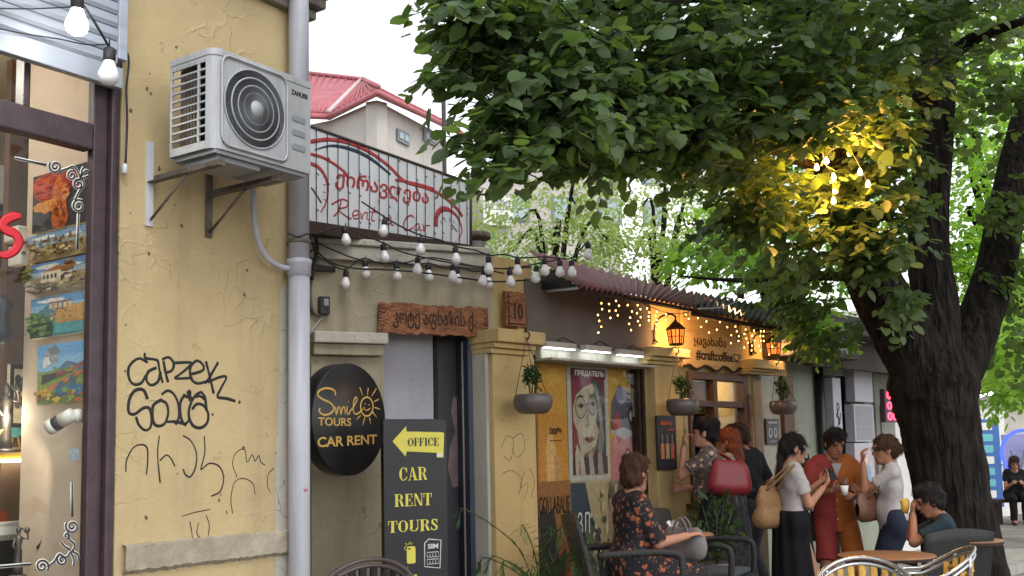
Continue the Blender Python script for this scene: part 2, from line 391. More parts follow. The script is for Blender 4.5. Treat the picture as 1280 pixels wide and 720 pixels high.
# --- shop front
FRM = MB()
zt0, zt1 = hz_(FL, 60, 181, -.1), hz_(FL, 60, 147, -.1)       # transom beam
jx0 = hs_(FL, 113, -0.03, 300); jx1 = sF + 0.019
wf = MB(); wf.box(jx0, 0.02, 0.42, jx0 + 0.075, 0.07, 3.72); wf.box(jx0 + 0.0751, -0.012, 0.42, jx1 - 0.03, 0.08, 3.72); wf.box(jx1 - 0.0299, 0.006, 0.42, jx1, 0.12, 3.72)
frame = wf.build('window_frame', 'purple_brown_paint', LB, bevel=0.006)
wf = MB(); wf.box(sF - 3.38, 0.015, zt0, jx0 - .001, 0.09, zt1); wf.build('transom', 'purple_brown_paint', frame, bevel=0.01)
mx = hs_(FL, 31, -.05, 100)
wf = MB(); wf.box(mx - 0.014, 0.03, zt1 + .001, mx + 0.014, 0.10, 3.72); wf.build('mullion', 'purple_brown_paint', frame, bevel=0.004)
wf = MB(); wf.box(sF - 3.38, 0.02, 0.43, jx0 - .001, 0.14, 0.5); wf.build('sill', 'purple_brown_paint', frame, bevel=0.004)
gl = MB(); gl.box(sF - 3.38, 0.045, 0.5, jx0, 0.051, zt0); pane = gl.build('pane', glass(), LB)
gl = MB(); gl.box(sF - 3.38, 0.045, zt1, jx0, 0.051, 3.72); gl.build('pane', glass(), LB)
# roller shutter of horizontal slats above the window (each slat a part)
shz0 = hz_(FL, 60, 78, .06); shx1 = hs_(FL, 157, .06, 40)
sh = thing('roller_shutter', 'grey metal roller shutter of horizontal slats above the shop window', 'shutter', FL.mat(sF - 3.0, -0.06, shz0))
nsl = 14; slz = 0.062; sw = shx1 - (sF - 3.0)
sm_ = MB(); sm_.add([(0, 0, 0.004), (sw - .05, 0, 0.004), (sw - .05, -0.012, 0.02), (0, -0.012, 0.02), (sw - .05, -0.012, slz - .014), (0, -0.012, slz - .014), (sw - .05, 0.0, slz), (0, 0.0, slz), (sw - .05, 0.008, slz), (0, 0.008, slz), (sw - .05, .008, .004), (0, .008, .004)],
                    [(0, 1, 2, 3), (3, 2, 4, 5), (5, 4, 6, 7), (7, 6, 8, 9), (9, 8, 10, 11), (11, 10, 1, 0)])
sme = sm_.mesh('slat'); sme.materials.append(MATS['shutter_metal'])
for i in range(nsl): inst('slat', sme, sh, T(0, 0, 0.08 + i * (slz + .002)))
b_ = MB(); b_.box(0, -0.016, -0.02, sw - .02, 0.03, 0.078); b_.build('bottom_rail', 'shutter_metal', sh, bevel=.004)
b_ = MB(); b_.box(sw - .049, -0.02, 0.12, sw, 0.05, 1.0); b_.build('side_rail', 'shutter_metal', sh, bevel=.004)
b_ = MB(); b_.box(0, 0.01, 0.08, sw - .05, 0.05, 1.0); b_.build('housing', 'shutter_metal', sh)

# --- inside the shop: return wall with damask paper, back wall, floor
def damask():
    M = bpy.data.materials.new('damask_paper'); M.use_nodes = True; t = M.node_tree; b = t.nodes['Principled BSDF']; b.inputs['Roughness'].default_value = .7
    N = t.nodes.new; L = t.links.new; tc = N('ShaderNodeTexCoord')
    wv = N('ShaderNodeTexWave'); wv.wave_type = 'RINGS'; wv.inputs['Scale'].default_value = 1.1; wv.inputs['Distortion'].default_value = 9; wv.inputs['Detail'].default_value = 1.5; wv.inputs['Detail Scale'].default_value = 2.2
    L(tc.outputs['Object'], wv.inputs['Vector'])
    n = N('ShaderNodeTexNoise'); n.inputs['Scale'].default_value = 3.0; L(tc.outputs['Object'], n.inputs['Vector'])
    r = N('ShaderNodeValToRGB'); r.color_ramp.elements[0].position = .62; r.color_ramp.elements[1].position = .8; L(wv.outputs['Fac'], r.inputs[0])
    r2 = N('ShaderNodeValToRGB'); r2.color_ramp.elements[0].position = .5; r2.color_ramp.elements[1].position = .6; L(n.outputs['Fac'], r2.inputs[0])
    mu = N('ShaderNodeMath'); mu.operation = 'MULTIPLY'; L(r.outputs[0], mu.inputs[0]); L(r2.outputs[0], mu.inputs[1])
    x = N('ShaderNodeMix'); x.data_type = 'RGBA'; x.inputs[6].default_value = S(196, 178, 160); x.inputs[7].default_value = S(186, 164, 142); L(mu.outputs[0], x.inputs[0]); L(x.outputs[2], b.inputs['Base Color']); MATS['damask_paper'] = M
damask()
s0 = hs_(FL, 120, -0.1, 400)
_o = FL.pt(s0, 0.0, 0); FI = Frame(_o[0], _o[1], 124.3)            # the papered return wall; x runs towards the street
xi0 = hs_(FI, 33, 0, 300)
iw = MB(); iw.box(xi0, 0.0, 0.4, -0.06, 0.06, 3.7); iw.build('papered_wall', 'damask_paper', LB, M=FL.mat().inverted() @ FI.mat())
mat('shop_brown', S(104, 78, 60), 0.7, 0.2, 4); mat('shop_beige', S(206, 182, 150), 0.7, 0.1, 4); mat('shop_cream', S(226, 214, 190), 0.6, 0.08)
iw = MB(); iw.box(sF - 4.0, 2.6, 0, sF + 1.0, 2.7, 3.7); iw.build('back_wall', 'shop_beige', LB)
iw = MB(); iw.box(s0 + .1, 1.05 - .0, 0.0, s0 + 1.0, 1.1, 3.7); iw.build('partition', 'shop_brown', LB)
iw = MB(); iw.box(sF - 4.0, 0.401, 0.36, sF + 1, 2.6, 0.4); iw.build('shop_floor', 'shop_brown', LB)
iw = MB(); iw.box(sF - 4.0, 0.401, 3.7, sF + 1, 2.6, 3.76); iw.build('shop_ceiling', 'shop_cream', LB)

# --- graffiti in black marker on the yellow wall
def gp(zx, zy, k=2.882, ox=140, oy=430): return FL.hit(ox + zx / k, oy + zy / k)
def graf(strokes, wd, name='graffiti'):
    for st in strokes:
        q = MB(); q.stroke([gp(*p) for p in st], [wd * rng.uniform(.75, 1.1) for _ in range(6)], -0.001, .0012); q.build(name, 'black_marker', wall)
C1 = [[(128, 66), (95, 52), (62, 80), (60, 120), (78, 145), (105, 140), (122, 112)], [(118, 32), (120, 50), (150, 55), (165, 62), (170, 90), (182, 140)], [(160, 85), (130, 100), (124, 130), (140, 148), (165, 135), (175, 100)],
      [(185, 60), (192, 100), (202, 138)], [(180, 55), (205, 48), (222, 70), (215, 95), (192, 104)], [(222, 68), (275, 66), (285, 72), (262, 95), (240, 112), (228, 124), (290, 122)], [(280, 110), (325, 96), (328, 76), (305, 60), (282, 85), (285, 125), (310, 142), (352, 130)],
      [(338, 62), (350, 110), (366, 178)], [(382, 66), (352, 118), (335, 142)], [(345, 138), (380, 122), (412, 118), (392, 160), (380, 190), (412, 196), (444, 206)], [(456, 208), (462, 211)],
      ]
C2 = [[(128, 198), (112, 165), (82, 168), (62, 200), (60, 245), (82, 252), (110, 232), (132, 230), (142, 260), (138, 300), (118, 310), (96, 290), (86, 262)], [(178, 200), (148, 222), (146, 270), (160, 294), (188, 288), (202, 250), (196, 215), (175, 202)],
      [(178, 182), (200, 168), (222, 180), (238, 215), (240, 262), (228, 290)], [(198, 280), (232, 280), (268, 292)], [(262, 180), (245, 215), (248, 265), (262, 288), (280, 270)], [(258, 186), (278, 190), (282, 172), (278, 205)], [(283, 168), (272, 176), (290, 200)],
      [(322, 172), (300, 185), (283, 215), (276, 255), (290, 292), (318, 302), (342, 284), (346, 250), (330, 222), (306, 216), (288, 235)], [(322, 172), (335, 195), (340, 240)], [(300, 190), (318, 188), (332, 200)], [(360, 252), (364, 256)]]
graf(C1, 0.016); graf(C2, 0.016)
graf([[(50, 460), (52, 420), (75, 375), (105, 362), (126, 375), (128, 420), (124, 470)], [(170, 330), (164, 400), (173, 500)], [(172, 420), (195, 400), (212, 412), (226, 440)], [(234, 466), (236, 468)], [(256, 330), (285, 350), (304, 395), (300, 445), (282, 478), (264, 470), (256, 450)], [(332, 332), (334, 390), (322, 440), (322, 452), (350, 430), (385, 440), (402, 480), (390, 530), (358, 548)]], 0.0085)
graf([[(450, 480), (434, 430), (448, 390), (478, 380), (486, 426), (505, 398), (515, 422), (528, 402), (536, 425), (550, 436)], [(434, 610), (428, 560), (440, 500), (470, 484), (505, 500), (516, 542)], [(252, 620), (300, 606), (352, 596)], [(280, 640), (286, 670), (290, 704)], [(312, 645), (305, 680), (322, 706)], [(338, 616), (350, 650), (346, 690)], [(412, 600), (414, 612)], [(582, 448), (562, 470), (560, 510), (570, 535)], [(586, 392), (604, 400), (616, 430)]], 0.005)

# ------------------------------------------------------------------ air conditioner outdoor unit on its wall brackets
AF = 0.50                                                          # front face distance from the wall
ax0, az1 = FL.hit(267, 60, AF); ax1, az1b = FL.hit(388, 104, AF); az0 = (hz_(FL, 284, 190, AF) + hz_(FL, 388, 216, AF)) / 2
AW, AH, AD = ax1 - ax0, (az1 + az1b) / 2 - az0, 0.31
print('AC size', AW, AH, az1, az1b, az0)
AC = thing('air_conditioner_unit', 'white outdoor air conditioner with round fan grille on the yellow wall', 'air conditioner', FL.mat(ax0, -AF, az0))
def rrect(x0, z0, x1, z1, r, n=5):
    P = []
    for cx_, cz_, a0 in ((x1 - r, z1 - r, 0), (x0 + r, z1 - r, 90), (x0 + r, z0 + r, 180), (x1 - r, z0 + r, 270)):
        for i in range(n + 1): a = R(a0 + 90 * i / n); P.append((cx_ + r * math.cos(a), cz_ + r * math.sin(a)))
    return P
ab = MB()
# shell: plan outline with a rounded front-left corner, open for the fan
rc = 0.05; plan = [(0, AD), (0, rc)] + [(rc - rc * math.cos(R(a)), rc - rc * math.sin(R(a))) for a in (30, 60)] + [(rc, 0), (AW, 0), (AW, AD)]
FXC, FZC, FR = AW * 0.405, AH * 0.51, AH * 0.405
def ring(cx_, cz_, r, n): return [(cx_ + r * math.cos(2 * math.pi * i / n), cz_ + r * math.sin(2 * math.pi * i / n)) for i in range(n)]
NR = 48; outer = []
for i in range(NR):
    a = 2 * math.pi * i / NR; dx, dz = math.cos(a), math.sin(a); ks = []
    for lim, dd, cc in ((AW - FXC, dx, 1), (rc - FXC, dx, -1), (AH - FZC, dz, 1), (-FZC, dz, -1)):
        if abs(dd) > 1e-9 and (lim / dd) > 0: ks.append(lim / dd)
    kk = min(ks); outer.append((FXC + dx * kk, FZC + dz * kk))
inner = ring(FXC, FZC, FR, NR)
V = [(x, 0, z) for x, z in outer] + [(x, 0, z) for x, z in inner] + [(x, 0.03, z) for x, z in inner]
F = [(i, (i + 1) % NR, NR + (i + 1) % NR, NR + i) for i in range(NR)] + [(NR + i, NR + (i + 1) % NR, 2 * NR + (i + 1) % NR, 2 * NR + i) for i in range(NR)]
ab.add(V, [tuple(q) for q in F])
for cx_, cz_ in ((rc, 0), (AW, 0), (AW, AH), (rc, AH)):            # fill the four corners of the front
    pass
# corner fillers: polygons between radial samples and the true corner
for (qx, qz) in ((AW, AH), (rc, AH), (rc, 0), (AW, 0)):
    best = []
    for i in range(NR):
        a_, b_ = outer[i], outer[(i + 1) % NR]
        if (abs(a_[0] - qx) < 1e-6 and abs(b_[1] - qz) < 1e-6) or (abs(a_[1] - qz) < 1e-6 and abs(b_[0] - qx) < 1e-6):
            ab.add([(a_[0], 0, a_[1]), (qx, 0, qz), (b_[0], 0, b_[1])], [(0, 1, 2)])
# curved corner, top, bottom, right side, back
cpl = plan[1:5]
for i in range(len(cpl) - 1):
    (xa, ya), (xb, yb) = cpl[i], cpl[i + 1]; ab.add([(xa, ya, 0), (xb, yb, 0), (xb, yb, AH), (xa, ya, AH)], [(0, 1, 2, 3)], sm=True)
ab.add([(x, y, AH) for x, y in plan], [tuple(range(len(plan)))]); ab.add([(x, y, 0) for x, y in plan], [tuple(reversed(range(len(plan))))])
ab.quad((AW, 0, 0), (AW, AD, 0), (AW, AD, AH), (AW, 0, AH))
ab.build('casing', 'ac_white', AC)
# lid lip and base tray
p = MB(); pl = [(x * 1.012 - .004, y * 1.02 - .004) for x, y in plan]
n_ = len(pl); p.add([(x, y, AH - .028) for x, y in pl] + [(x, y, AH + .006) for x, y in pl], [tuple(range(n_, 2 * n_)), tuple(reversed(range(n_)))] + [(i, (i + 1) % n_, (i + 1) % n_ + n_, i + n_) for i in range(n_)]); p.build('lid', 'ac_white', AC, bevel=.004)
p = MB(); p.box(.02, .01, -.02, AW - .02, AD, -.001); p.box(.05, .03, -.045, AW * .5, AD - .04, -.021); p.build('base_tray', 'ac_grey', AC)
# side grille facing the viewer: frame with two columns of slots, dark coil behind
sg = MB(); rows = 10; zt = AH - .05; zb_ = .035; hgt = (zt - zb_) / rows; th = .004
ycols = (rc + .004, rc + .05, rc + .062, AD - .012)
sg.box(-.002, ycols[1], zb_, .010, ycols[2], zt)
sg.box(-.002, rc + .0005, 0, .010, ycols[0], AH - .03); sg.box(-.002, ycols[3], 0, .010, AD, AH - .03)
for i in range(rows + 1): sg.box(-.0012, rc + .006, zb_ + i * hgt - .005, .009, AD - .014, zb_ + i * hgt + .005)
sg.box(-.0016, ycols[0], 0, .0095, ycols[3], zb_ - .004); sg.box(-.0016, ycols[0], zt + .005, .0095, ycols[3], AH - .03)
sg.build('side_grille', 'ac_white', AC, bevel=.003)
p = MB()
for i in range(9): p.box(.05, rc + .03 + i * .022, .01, .053, rc + .046 + i * .022, AH - .03)
p.box(.06, rc, .005, .07, AD, AH - .03); p.build('coil', 'rust_metal', AC)
# front panel: raised rim, fan guard of close curved spokes and five rings, hub plate
p = MB(); fo = rrect(AW * .075, AH * .05, AW * .735, AH * .965, .05); p.tube([(x, -.006, z) for x, z in fo], .007, 6, closed=True); fr_ = p.build('front_rim', 'ac_white', AC)
p = MB()
for x, z in ((.10, .08), (.715, .09), (.10, .93), (.715, .945)):
    p.lathe([(.008, 0), (.008, .004), (.004, .006)], 8, (AW * x, -.001, AH * z), ax=np.array(((1, 0, 0), (0, 0, 1), (0, -1, 0.))))
p.build('screw', 'ac_dark', AC)
p = MB()
nsp = 96
for i in range(nsp):
    pts = []
    for j in range(7):
        r = FR * (.21 + .78 * j / 6); a = 2 * math.pi * i / nsp + .75 * (j / 6) ** 1.1
        pts.append((FXC + r * math.cos(a), -.004 - .012 * (1 - j / 6), FZC + r * math.sin(a)))
    p.tube(pts, .0016, 4, cap=False)
p.build('fan_guard', mat('guard_grey', S(96, 99, 104), .5, .05), AC)
for q in (.40, .58, .78, .99):
    p = MB(); p.tube([(x, -.012 + .008 * q, z) for x, z in ring(FXC, FZC, FR * q, 40)], .0045, 6, closed=True); p.build('guard_ring', 'ac_white', AC)
p = MB(); p.lathe([(FR * .22, 0), (FR * .21, .008), (.0001, .012)], 28, (FXC, -.008, FZC), ax=np.array(((1, 0, 0), (0, 0, 1), (0, -1, 0.)))); p.build('hub_plate', 'ac_white', AC)
p = MB()
for b3 in range(3):
    for j in range(6):
        a = R(b3 * 120 + j * 14); a2 = a + R(14)
        p.add([(FXC + .05 * math.cos(a), .05 + j * .008, FZC + .05 * math.sin(a)), (FXC + FR * .93 * math.cos(a), .05 + j * .008, FZC + FR * .93 * math.sin(a)), (FXC + FR * .93 * math.cos(a2), .058 + j * .008, FZC + FR * .93 * math.sin(a2)), (FXC + .05 * math.cos(a2), .058 + j * .008, FZC + .05 * math.sin(a2))], [(0, 1, 2, 3)])
p.lathe([(.06, 0), (.06, .05)], 16, (FXC, .09, FZC), ax=np.array(((1, 0, 0), (0, 0, 1), (0, -1, 0.)))); p.build('fan_blades', 'ac_dark', AC)
p = MB(); p.box(.02, .11, .01, AW - .02, .12, AH - .03); p.build('inner_shroud', 'ac_dark', AC)
for i in range(3):
    p = MB(); z = AH * (.56 - .155 * i); p.prism(rrect(AW * .79, z - .016, AW * .94, z + .016, .012), -.004, .002); p.build('panel_dent', 'ac_grey', AC, bevel=.002)
p = MB(); text(p, 'ZANUSSI', AW * .785, AH * .81, AW * .965, AH * .865, -.0006, .0012, .03); p.build('lettering', 'ac_dark', AC)
# brackets: upright plate on the wall, arm, brace
for bx in (.04, .62):
    p = MB(); x = AW * bx
    p.box(x - .02, AF - .012, -.30, x + .02, AF, .12); p.build('bracket_plate', 'white_metal' if bx < .3 else 'rust_metal', AC)
    p = MB(); p.box(x - .018, -.03, -.086, x + .022, AF - .013, -.081); p.box(x + .017, -.03, -.0805, x + .022, AF - .013, -.046); p.build('bracket_arm', 'rust_metal', AC)
    p = MB(); p.tube([(x, AF - .02, -.27), (x, .22, -.09)], .007, 6); p.build('brace', 'rust_metal', AC)
# ------------------------------------------------------------------ downpipe
px_ = FL.hit(373, 360, .08)[0]; pr = .058
DP = thing('downpipe', 'tall grey plastic downpipe at the corner of the yellow wall', 'pipe', FL.mat(px_, -.085, 0))
zj = hz_(FL, 373, 325, .085)
p = MB(); p.tube([(0, 0, 0), (0, 0, zj - .02)], pr, 24); p.build('lower_pipe', 'pipe_grey', DP)
p = MB(); p.tube([(0, 0, zj - .019), (0, 0, 4.0), (0, 0, 4.36)], pr * .98, 24); p.build('upper_pipe', 'pipe_grey', DP)
p = MB(); p.lathe([(pr, -.09), (pr * 1.14, -.085), (pr * 1.14, -.03), (pr * 1.2, -.025), (pr * 1.2, 0), (pr, .005)], 24, (0, 0, zj)); p.build('socket_collar', 'pipe_grey', DP)
p = MB(); p.lathe([(pr * 1.01, 0), (pr * 1.08, .002), (pr * 1.08, .022), (pr * 1.01, .024)], 24, (0, 0, zj + .09), cap=False); p.box(-.01, .05, zj + .09, .01, .09, zj + .115); p.build('strap', 'rust_metal', DP)
p = MB(); p.tube(smooth_path([(pr * 1.1 * math.cos(R(a)), pr * 1.1 * math.sin(R(a)), zj + .13 + .012 * math.sin(a * .05)) for a in range(150, 400, 20)], 2), .004, 5); p.build('wire_tie', 'black_rubber', DP)
# sticker dots
st1 = MB(); st1.lathe([(.012, 0), (.012, .001)], 10, (-.01, -pr - .0005, hz_(FL, 378, 612, .14)), ax=np.array(((1, 0, 0), (0, 0, 1), (0, -1, 0.)))); mat('sticker_pink', S(200, 120, 150), .5, 0); st1.build('sticker', 'sticker_pink', DP)
# curved drain conduit from the air conditioner to the pipe
cp = [FL.hit(x, y, .07) for x, y in ((316, 215), (317, 262), (322, 298), (332, 320), (347, 332), (362, 336))]
p = MB(); p.tube(smooth_path([(a - cp[0][0], 0, b - cp[0][1]) for a, b in cp], 5), .016, 10)
o = p.build('drain_hose', 'pipe_grey'); o.matrix_world = FL.mat(cp[0][0], -.07, cp[0][1]); tag(o, 'thin grey drain hose curving under the air conditioner to the downpipe', 'hose')

# ------------------------------------------------------------------ bulbs hung on cables
def bulb_meshes():
    b = MB(); b.lathe([(.0001, -.062), (.016, -.0595), (.027, -.05), (.0315, -.036), (.030, -.022), (.0235, -.006), (.0185, .006), (.016, .014)], 16); gm = b.mesh('globe')
    b = MB(); b.lathe([(.0165, .0145), (.0185, .018), (.0185, .05), (.013, .056), (.006, .06)], 12); sm__ = b.mesh('socket'); sm__.materials.append(MATS['black_rubber']); return gm, sm__
GLOBE, SOCK = bulb_meshes(); GLOBE.materials.append(MATS['bulb_white'])
GLOBE_LIT = GLOBE.copy(); GLOBE_LIT.materials.clear(); GLOBE_LIT.materials.append(emis('bulb_lit_white', (1.0, .97, .9), 14))
def festoon(name, label, pts, bulbs, group='festoon light strings over the doorway', r=.006, lit=(), scale=1.0, sag=None):
    """pts: world cable points; bulbs: world points of the globe centres, each hung from the cable above it"""
    base = np.asarray(pts[0]); th_ = thing(name, label, 'string light', T(base), group)
    c = MB(); c.tube(smooth_path([np.asarray(p) - base for p in pts], 5), r, 6); c.build('cable', 'black_rubber', th_)
    for i, b in enumerate(bulbs):
        q = np.asarray(b) - base; e = Matrix.Rotation(rng.uniform(-.12, .12), 4, 'X') @ Matrix.Rotation(rng.uniform(-.15, .15), 4, 'Y') @ Matrix.Scale(scale, 4)
        s_ = inst('socket', SOCK, th_, T(q + (0, 0, .03 * scale)) @ e)
        inst('globe', GLOBE_LIT if i in lit else GLOBE, s_, Matrix.Identity(4))
        d = MB(); d.tube([q + (0, 0, .085 * scale), q + (0, 0, .112 * scale)], .004, 5); d.build('drop_wire', 'black_rubber', th_)
    return th_
P = lambda x, y, o: FL.pt(FL.hit(x, y, o)[0], -o, FL.hit(x, y, o)[1])
festoon('bulb_string', 'cable with one lit and one unlit bulb hanging by the roller shutter', [P(84, -60, .3), P(97, -6, .3), P(108, 12, .28), P(122, 34, .24), P(138, 62, .16), P(143, 75, .1)],
        [P(96, 30, .3), P(136, 94, .18)], group=None, lit=(0,), scale=1.5)
p = MB(); L0 = P(150, 60, .03); pts = [P(x, y, .03) - L0 for x, y in ((143, 52), (158, 64), (161, 80), (158, 110), (159, 150), (157, 205))]; p.tube(smooth_path(pts, 5), .005, 6)
o = thing('hanging_cable', 'loose black cable with a white plug hanging down the yellow wall', 'cable', T(L0)); p.build('cord', 'black_rubber', o)
p = MB(); q = P(156, 215, .03) - L0; p.lathe([(.008, .04), (.014, .03), (.014, -.005), (.010, -.01)][::-1], 10, q); p.build('plug', 'white_metal', o)
for (xa, ya, xb, yb, xc, yc) in ((-30, 10, 40, 11, 100, 8), (-30, 30, 30, 42, 75, 49), (75, 49, 110, 56, 135, 55)):
    p = MB(); L0 = P(xa, ya, .1); p.tube(smooth_path([P(xa, ya, .1) - L0, P(xb, yb, .1) - L0, P(xc, yc, .1) - L0], 6), .0035, 5)
    o = p.build('thin_wire', 'black_rubber', M=T(L0)); tag(o, 'thin dark wire slung across the roller shutter, %s' % ('uppermost' if ya == 10 else 'middle, left half' if xa < 0 else 'lower, right half'), 'wire', 'wires across the shutter')
# flaked scars and nail holes on the yellow wall, as small real pits/lumps
p = MB()
for i in range(26):
    x = rng.uniform(sF + .06, sE - .2); z = rng.uniform(1.2, 3.8); r = rng.uniform(.003, .011)
    if rng.random() < .6: x = rng.uniform(sF + .05, sF + .45); z = rng.uniform(2.4, 3.6)
    n = rng.randint(5, 8); a0 = rng.random() * 6; ol = [(x + r * rng.uniform(.5, 1.2) * math.cos(a0 + 2 * math.pi * k / n), z + r * 1.4 * rng.uniform(.5, 1.2) * math.sin(a0 + 2 * math.pi * k / n)) for k in range(n)]
    p.prism(ol, -.0015 - .002 * rng.random(), .004)
o = p.build('flaked_scars', mat('bare_plaster', S(92, 82, 68), .9, .3, 30), wall); tag(o, kind='stuff')
# =================================================================== LOW BUILDING: doorway bay (FD) and café bay (FC)
CW = FC.mat(); INV = CW.inverted(); MD = INV @ FD.mat()
LOW = thing('low_building', 'low plaster building with doorway, poster window and coffee hatch', 'building', CW)
mat('door_grey', S(58, 58, 62), .6, .15, 5); mat('door_blue', S(44, 54, 74), .5, .15, 8); mat('peeled_pink', S(130, 112, 112), .9, .2, 10, bump=.4)
mat('roof_sheet', S(128, 78, 78), .6, 0, 5, bump=.15, c2=S(88, 58, 60), stretch=(1, 1, 1))
mat('dark_sheet', S(54, 46, 46), .7, 0, 5, bump=.1, c2=S(34, 30, 30))
mat('wood_brown', S(84, 54, 38), .55, .25, 6, bump=.2, stretch=(1, 1, 4))
ZTOP = 3.03
dl, dr = hs_(FD, 480), hs_(FD, 600); dtop = hz_(FD, 540, 386)
wl = -2.4
# upper wall + wall left of the door + parapet, as one wall with the doorway opening cut through
p = MB(); p.box(wl, 0, 0, dl, .45, ZTOP); p.box(dl, 0.0, dtop, dr, .45, ZTOP); p.box(dr, 0, 0, .02, .45, ZTOP)
lw = p.build('wall', 'green_grey_plaster', LOW, M=MD); lw['label'] = 'stained grey green doorway wall'
p = MB(); p.box(wl, -.05, ZTOP - .0, -.01, .5, ZTOP + .05); p.box(wl, -.03, ZTOP - .11, -.01, .0, ZTOP - .001); p.build('coping', 'pale_plaster', LOW, bevel=.01, M=MD)
# doorway: whitewashed slab set back, grey leaf, blue jamb
p = MB(); x1 = hs_(FD, 541, -.22); p.box(dl, .22, 0, x1, .40, dtop); p.build('blocked_panel', 'white_rough_plaster', LOW, M=MD)
p = MB(); p.box(x1, .26, 0, dr, .31, dtop); dleaf = p.build('door', 'door_grey', LOW, M=MD)
p = MB(); pp = [FD.hit(x, y, -.255) for x, y in ((567, 495), (577, 500), (582, 540), (581, 590), (577, 606), (566, 610), (560, 585), (562, 560), (569, 540), (564, 515))]; p.prism(pp, .256, .27); p.build('peeled_patch', 'peeled_pink', dleaf)
p = MB(); p.box(x1 + .02, .245, .1, x1 + .05, .262, dtop - .02); p.build('door_edge', 'burnt_wood', dleaf)
p = MB(); jx = hs_(FD, 586); p.box(jx, .02, 0, dr + .0, .255, dtop); p.build('door_jamb', 'door_blue', LOW, M=MD, bevel=.006)
# pillar with stepped cap left of the door
p = MB(); cx0, cx1 = hs_(FD, 392, .05), hs_(FD, 476, .05)
p.box(cx0 - .02, -.05, 0, cx1, 0.1, hz_(FD, 440, 445, .05)); p.build('pillar', 'green_grey_plaster', LOW, M=MD, bevel=.008)
za, zb2, zc = hz_(FD, 440, 415, .14), hz_(FD, 440, 429, .14), hz_(FD, 440, 444, .11)
p = MB(); p.box(cx0 - .02, -.15, zb2, hs_(FD, 486, .15), .1, za); p.build('pillar_cap', 'pale_plaster', LOW, M=MD, bevel=.008)
p = MB(); p.box(cx0 - .015, -.11, zc, hs_(FD, 480, .11), .1, zb2 - .001); p.build('pillar_cap', 'green_grey_plaster', LOW, M=MD, bevel=.008)
# --- café bay
p2a, p2b = hs_(FC, 616, .1), hs_(FC, 668, .1)
wz0, wz1 = 0.0, hz_(FC, 735, 449)
wx0, wx1 = hs_(FC, 667), hs_(FC, 806)
ux0, ux1 = hs_(FC, 857), hs_(FC, 931); uz0, uz1 = 1.0, hz_(FC, 890, 469)
cEnd = hs_(FC, 983)
p = MB(); ZC = 2.9; p.box(.02, 0, 0, wx0, .4, ZTOP); p.box(wx1, 0, 0, ux0, .4, ZC); p.box(ux1, 0, 0, cEnd, .4, ZC)
p.box(wx0, .0, wz1, wx1, .4, ZC); p.box(ux0, 0, uz1, ux1, .4, ZC); p.box(ux0, 0, 0, ux1, .4, uz0)
o = p.build('wall', 'ochre_plaster', LOW); o['label'] = 'ochre plaster café wall'
def pillar(px0, px1, capx, capy, mat1='ochre_plaster', d=.1, mat2='ochre_plaster'):
    a, b = hs_(FC, px0, d), hs_(FC, px1, d); zz = [hz_(FC, (capx[0] + capx[1]) / 2, y, d + .08) for y in capy]
    q = MB(); q.box(a, -d, 0, b, .1, zz[2]); q.build('pillar', mat1, LOW, bevel=.008)
    c0, c1 = hs_(FC, capx[0], d + .12), hs_(FC, capx[1], d + .12)
    q = MB(); q.box(c0, -d - .12, zz[1], c1, .1, zz[0]); q.build('pillar_cap', mat2, LOW, bevel=.008)
    q = MB(); q.box(c0 + .01, -d - .07, (zz[1] + zz[2]) / 2, c1 - .06, .1, zz[1] - .001); q.build('pillar_cap', mat2, LOW, bevel=.006)
    q = MB(); q.box(c0 + .015, -d - .03, zz[2], c1 - .1, .1, (zz[1] + zz[2]) / 2 - .001); q.build('pillar_cap', mat2, LOW, bevel=.006)
pillar(616, 668, (624, 683), (414, 430, 443))
pillar(818, 851, (818, 864), (436, 447, 456))
pillar(950, 979, (944, 981), (451, 462, 468), 'pale_plaster', mat2='ochre_plaster')
# pale painted reveal left of pillar
p = MB(); p.box(-.14, -.06, 0, p2a - .002, .2, hz_(FC, 607, 425)); p.build('painted_reveal', 'pale_plaster', LOW, bevel=.006)
# dark fascia panel under the awning
fx0, fx1 = hs_(FC, 660, .03), hs_(FC, 816, .03); fz0 = hz_(FC, 740, 437, .03)
p = MB(); p.box(fx0, -.03, fz0, fx1, -.002, ZC - .01); p.build('fascia_panel', mat('fascia_grey', S(104, 95, 88), .85, .15, 3), LOW, bevel=.004)
# lit ledge above the poster window
lz0, lz1 = hz_(FC, 735, 451, .12), hz_(FC, 735, 444, .12)
p = MB(); p.box(wx0 + .02, -.17, lz0 - .02, wx1 - .06, .05, lz0); p.box(wx0 + .02, -.06, lz0 + .001, wx1 - .06, .0, fz0); p.build('light_shelf', 'pale_plaster', LOW, bevel=.004)
# poster window frame, glass and backing
p = MB(); p.box(wx0, .01, 0, wx0 + .03, .1, wz1 - .001); p.box(wx1 - .10, .01, 0, wx1 - .07, .1, wz1 - .001); p.box(wx1 - .03, .01, 0, wx1 - .0, .1, wz1 - .001); p.box(wx0 + .031, .01, wz1 - .03, wx1 - .101, .1, wz1 - .001)
for i in range(16): p.box(wx1 - .069, .03, .2 + i * .13, wx1 - .031, .045, .215 + i * .13)
wfr = p.build('window_frame', 'burnt_wood', LOW, bevel=.004)
p = MB(); p.box(wx0 + .03, .02, .05, wx1 - .10, .026, wz1 - .03); p.build('pane', glass(), LOW)
mat('poster_backing', S(190, 168, 140), .8, .1, 4)
p = MB(); p.box(wx0 + .02, .11, 0, wx1 - .02, .13, wz1); p.build('window_backing', 'poster_backing', LOW)
# flat sheet roof behind the parapet
p = MB(); p.box(-3.4, .46, ZTOP - .2, hs_(FC, 983), 3.4, ZTOP - .16)
p.build('roof', 'dark_sheet', LOW)
p = MB(); p.box(-3.3, 3.4, 0, hs_(FC, 983), 3.5, ZTOP - .1); p.build('rear_wall', 'dark_render', LOW)
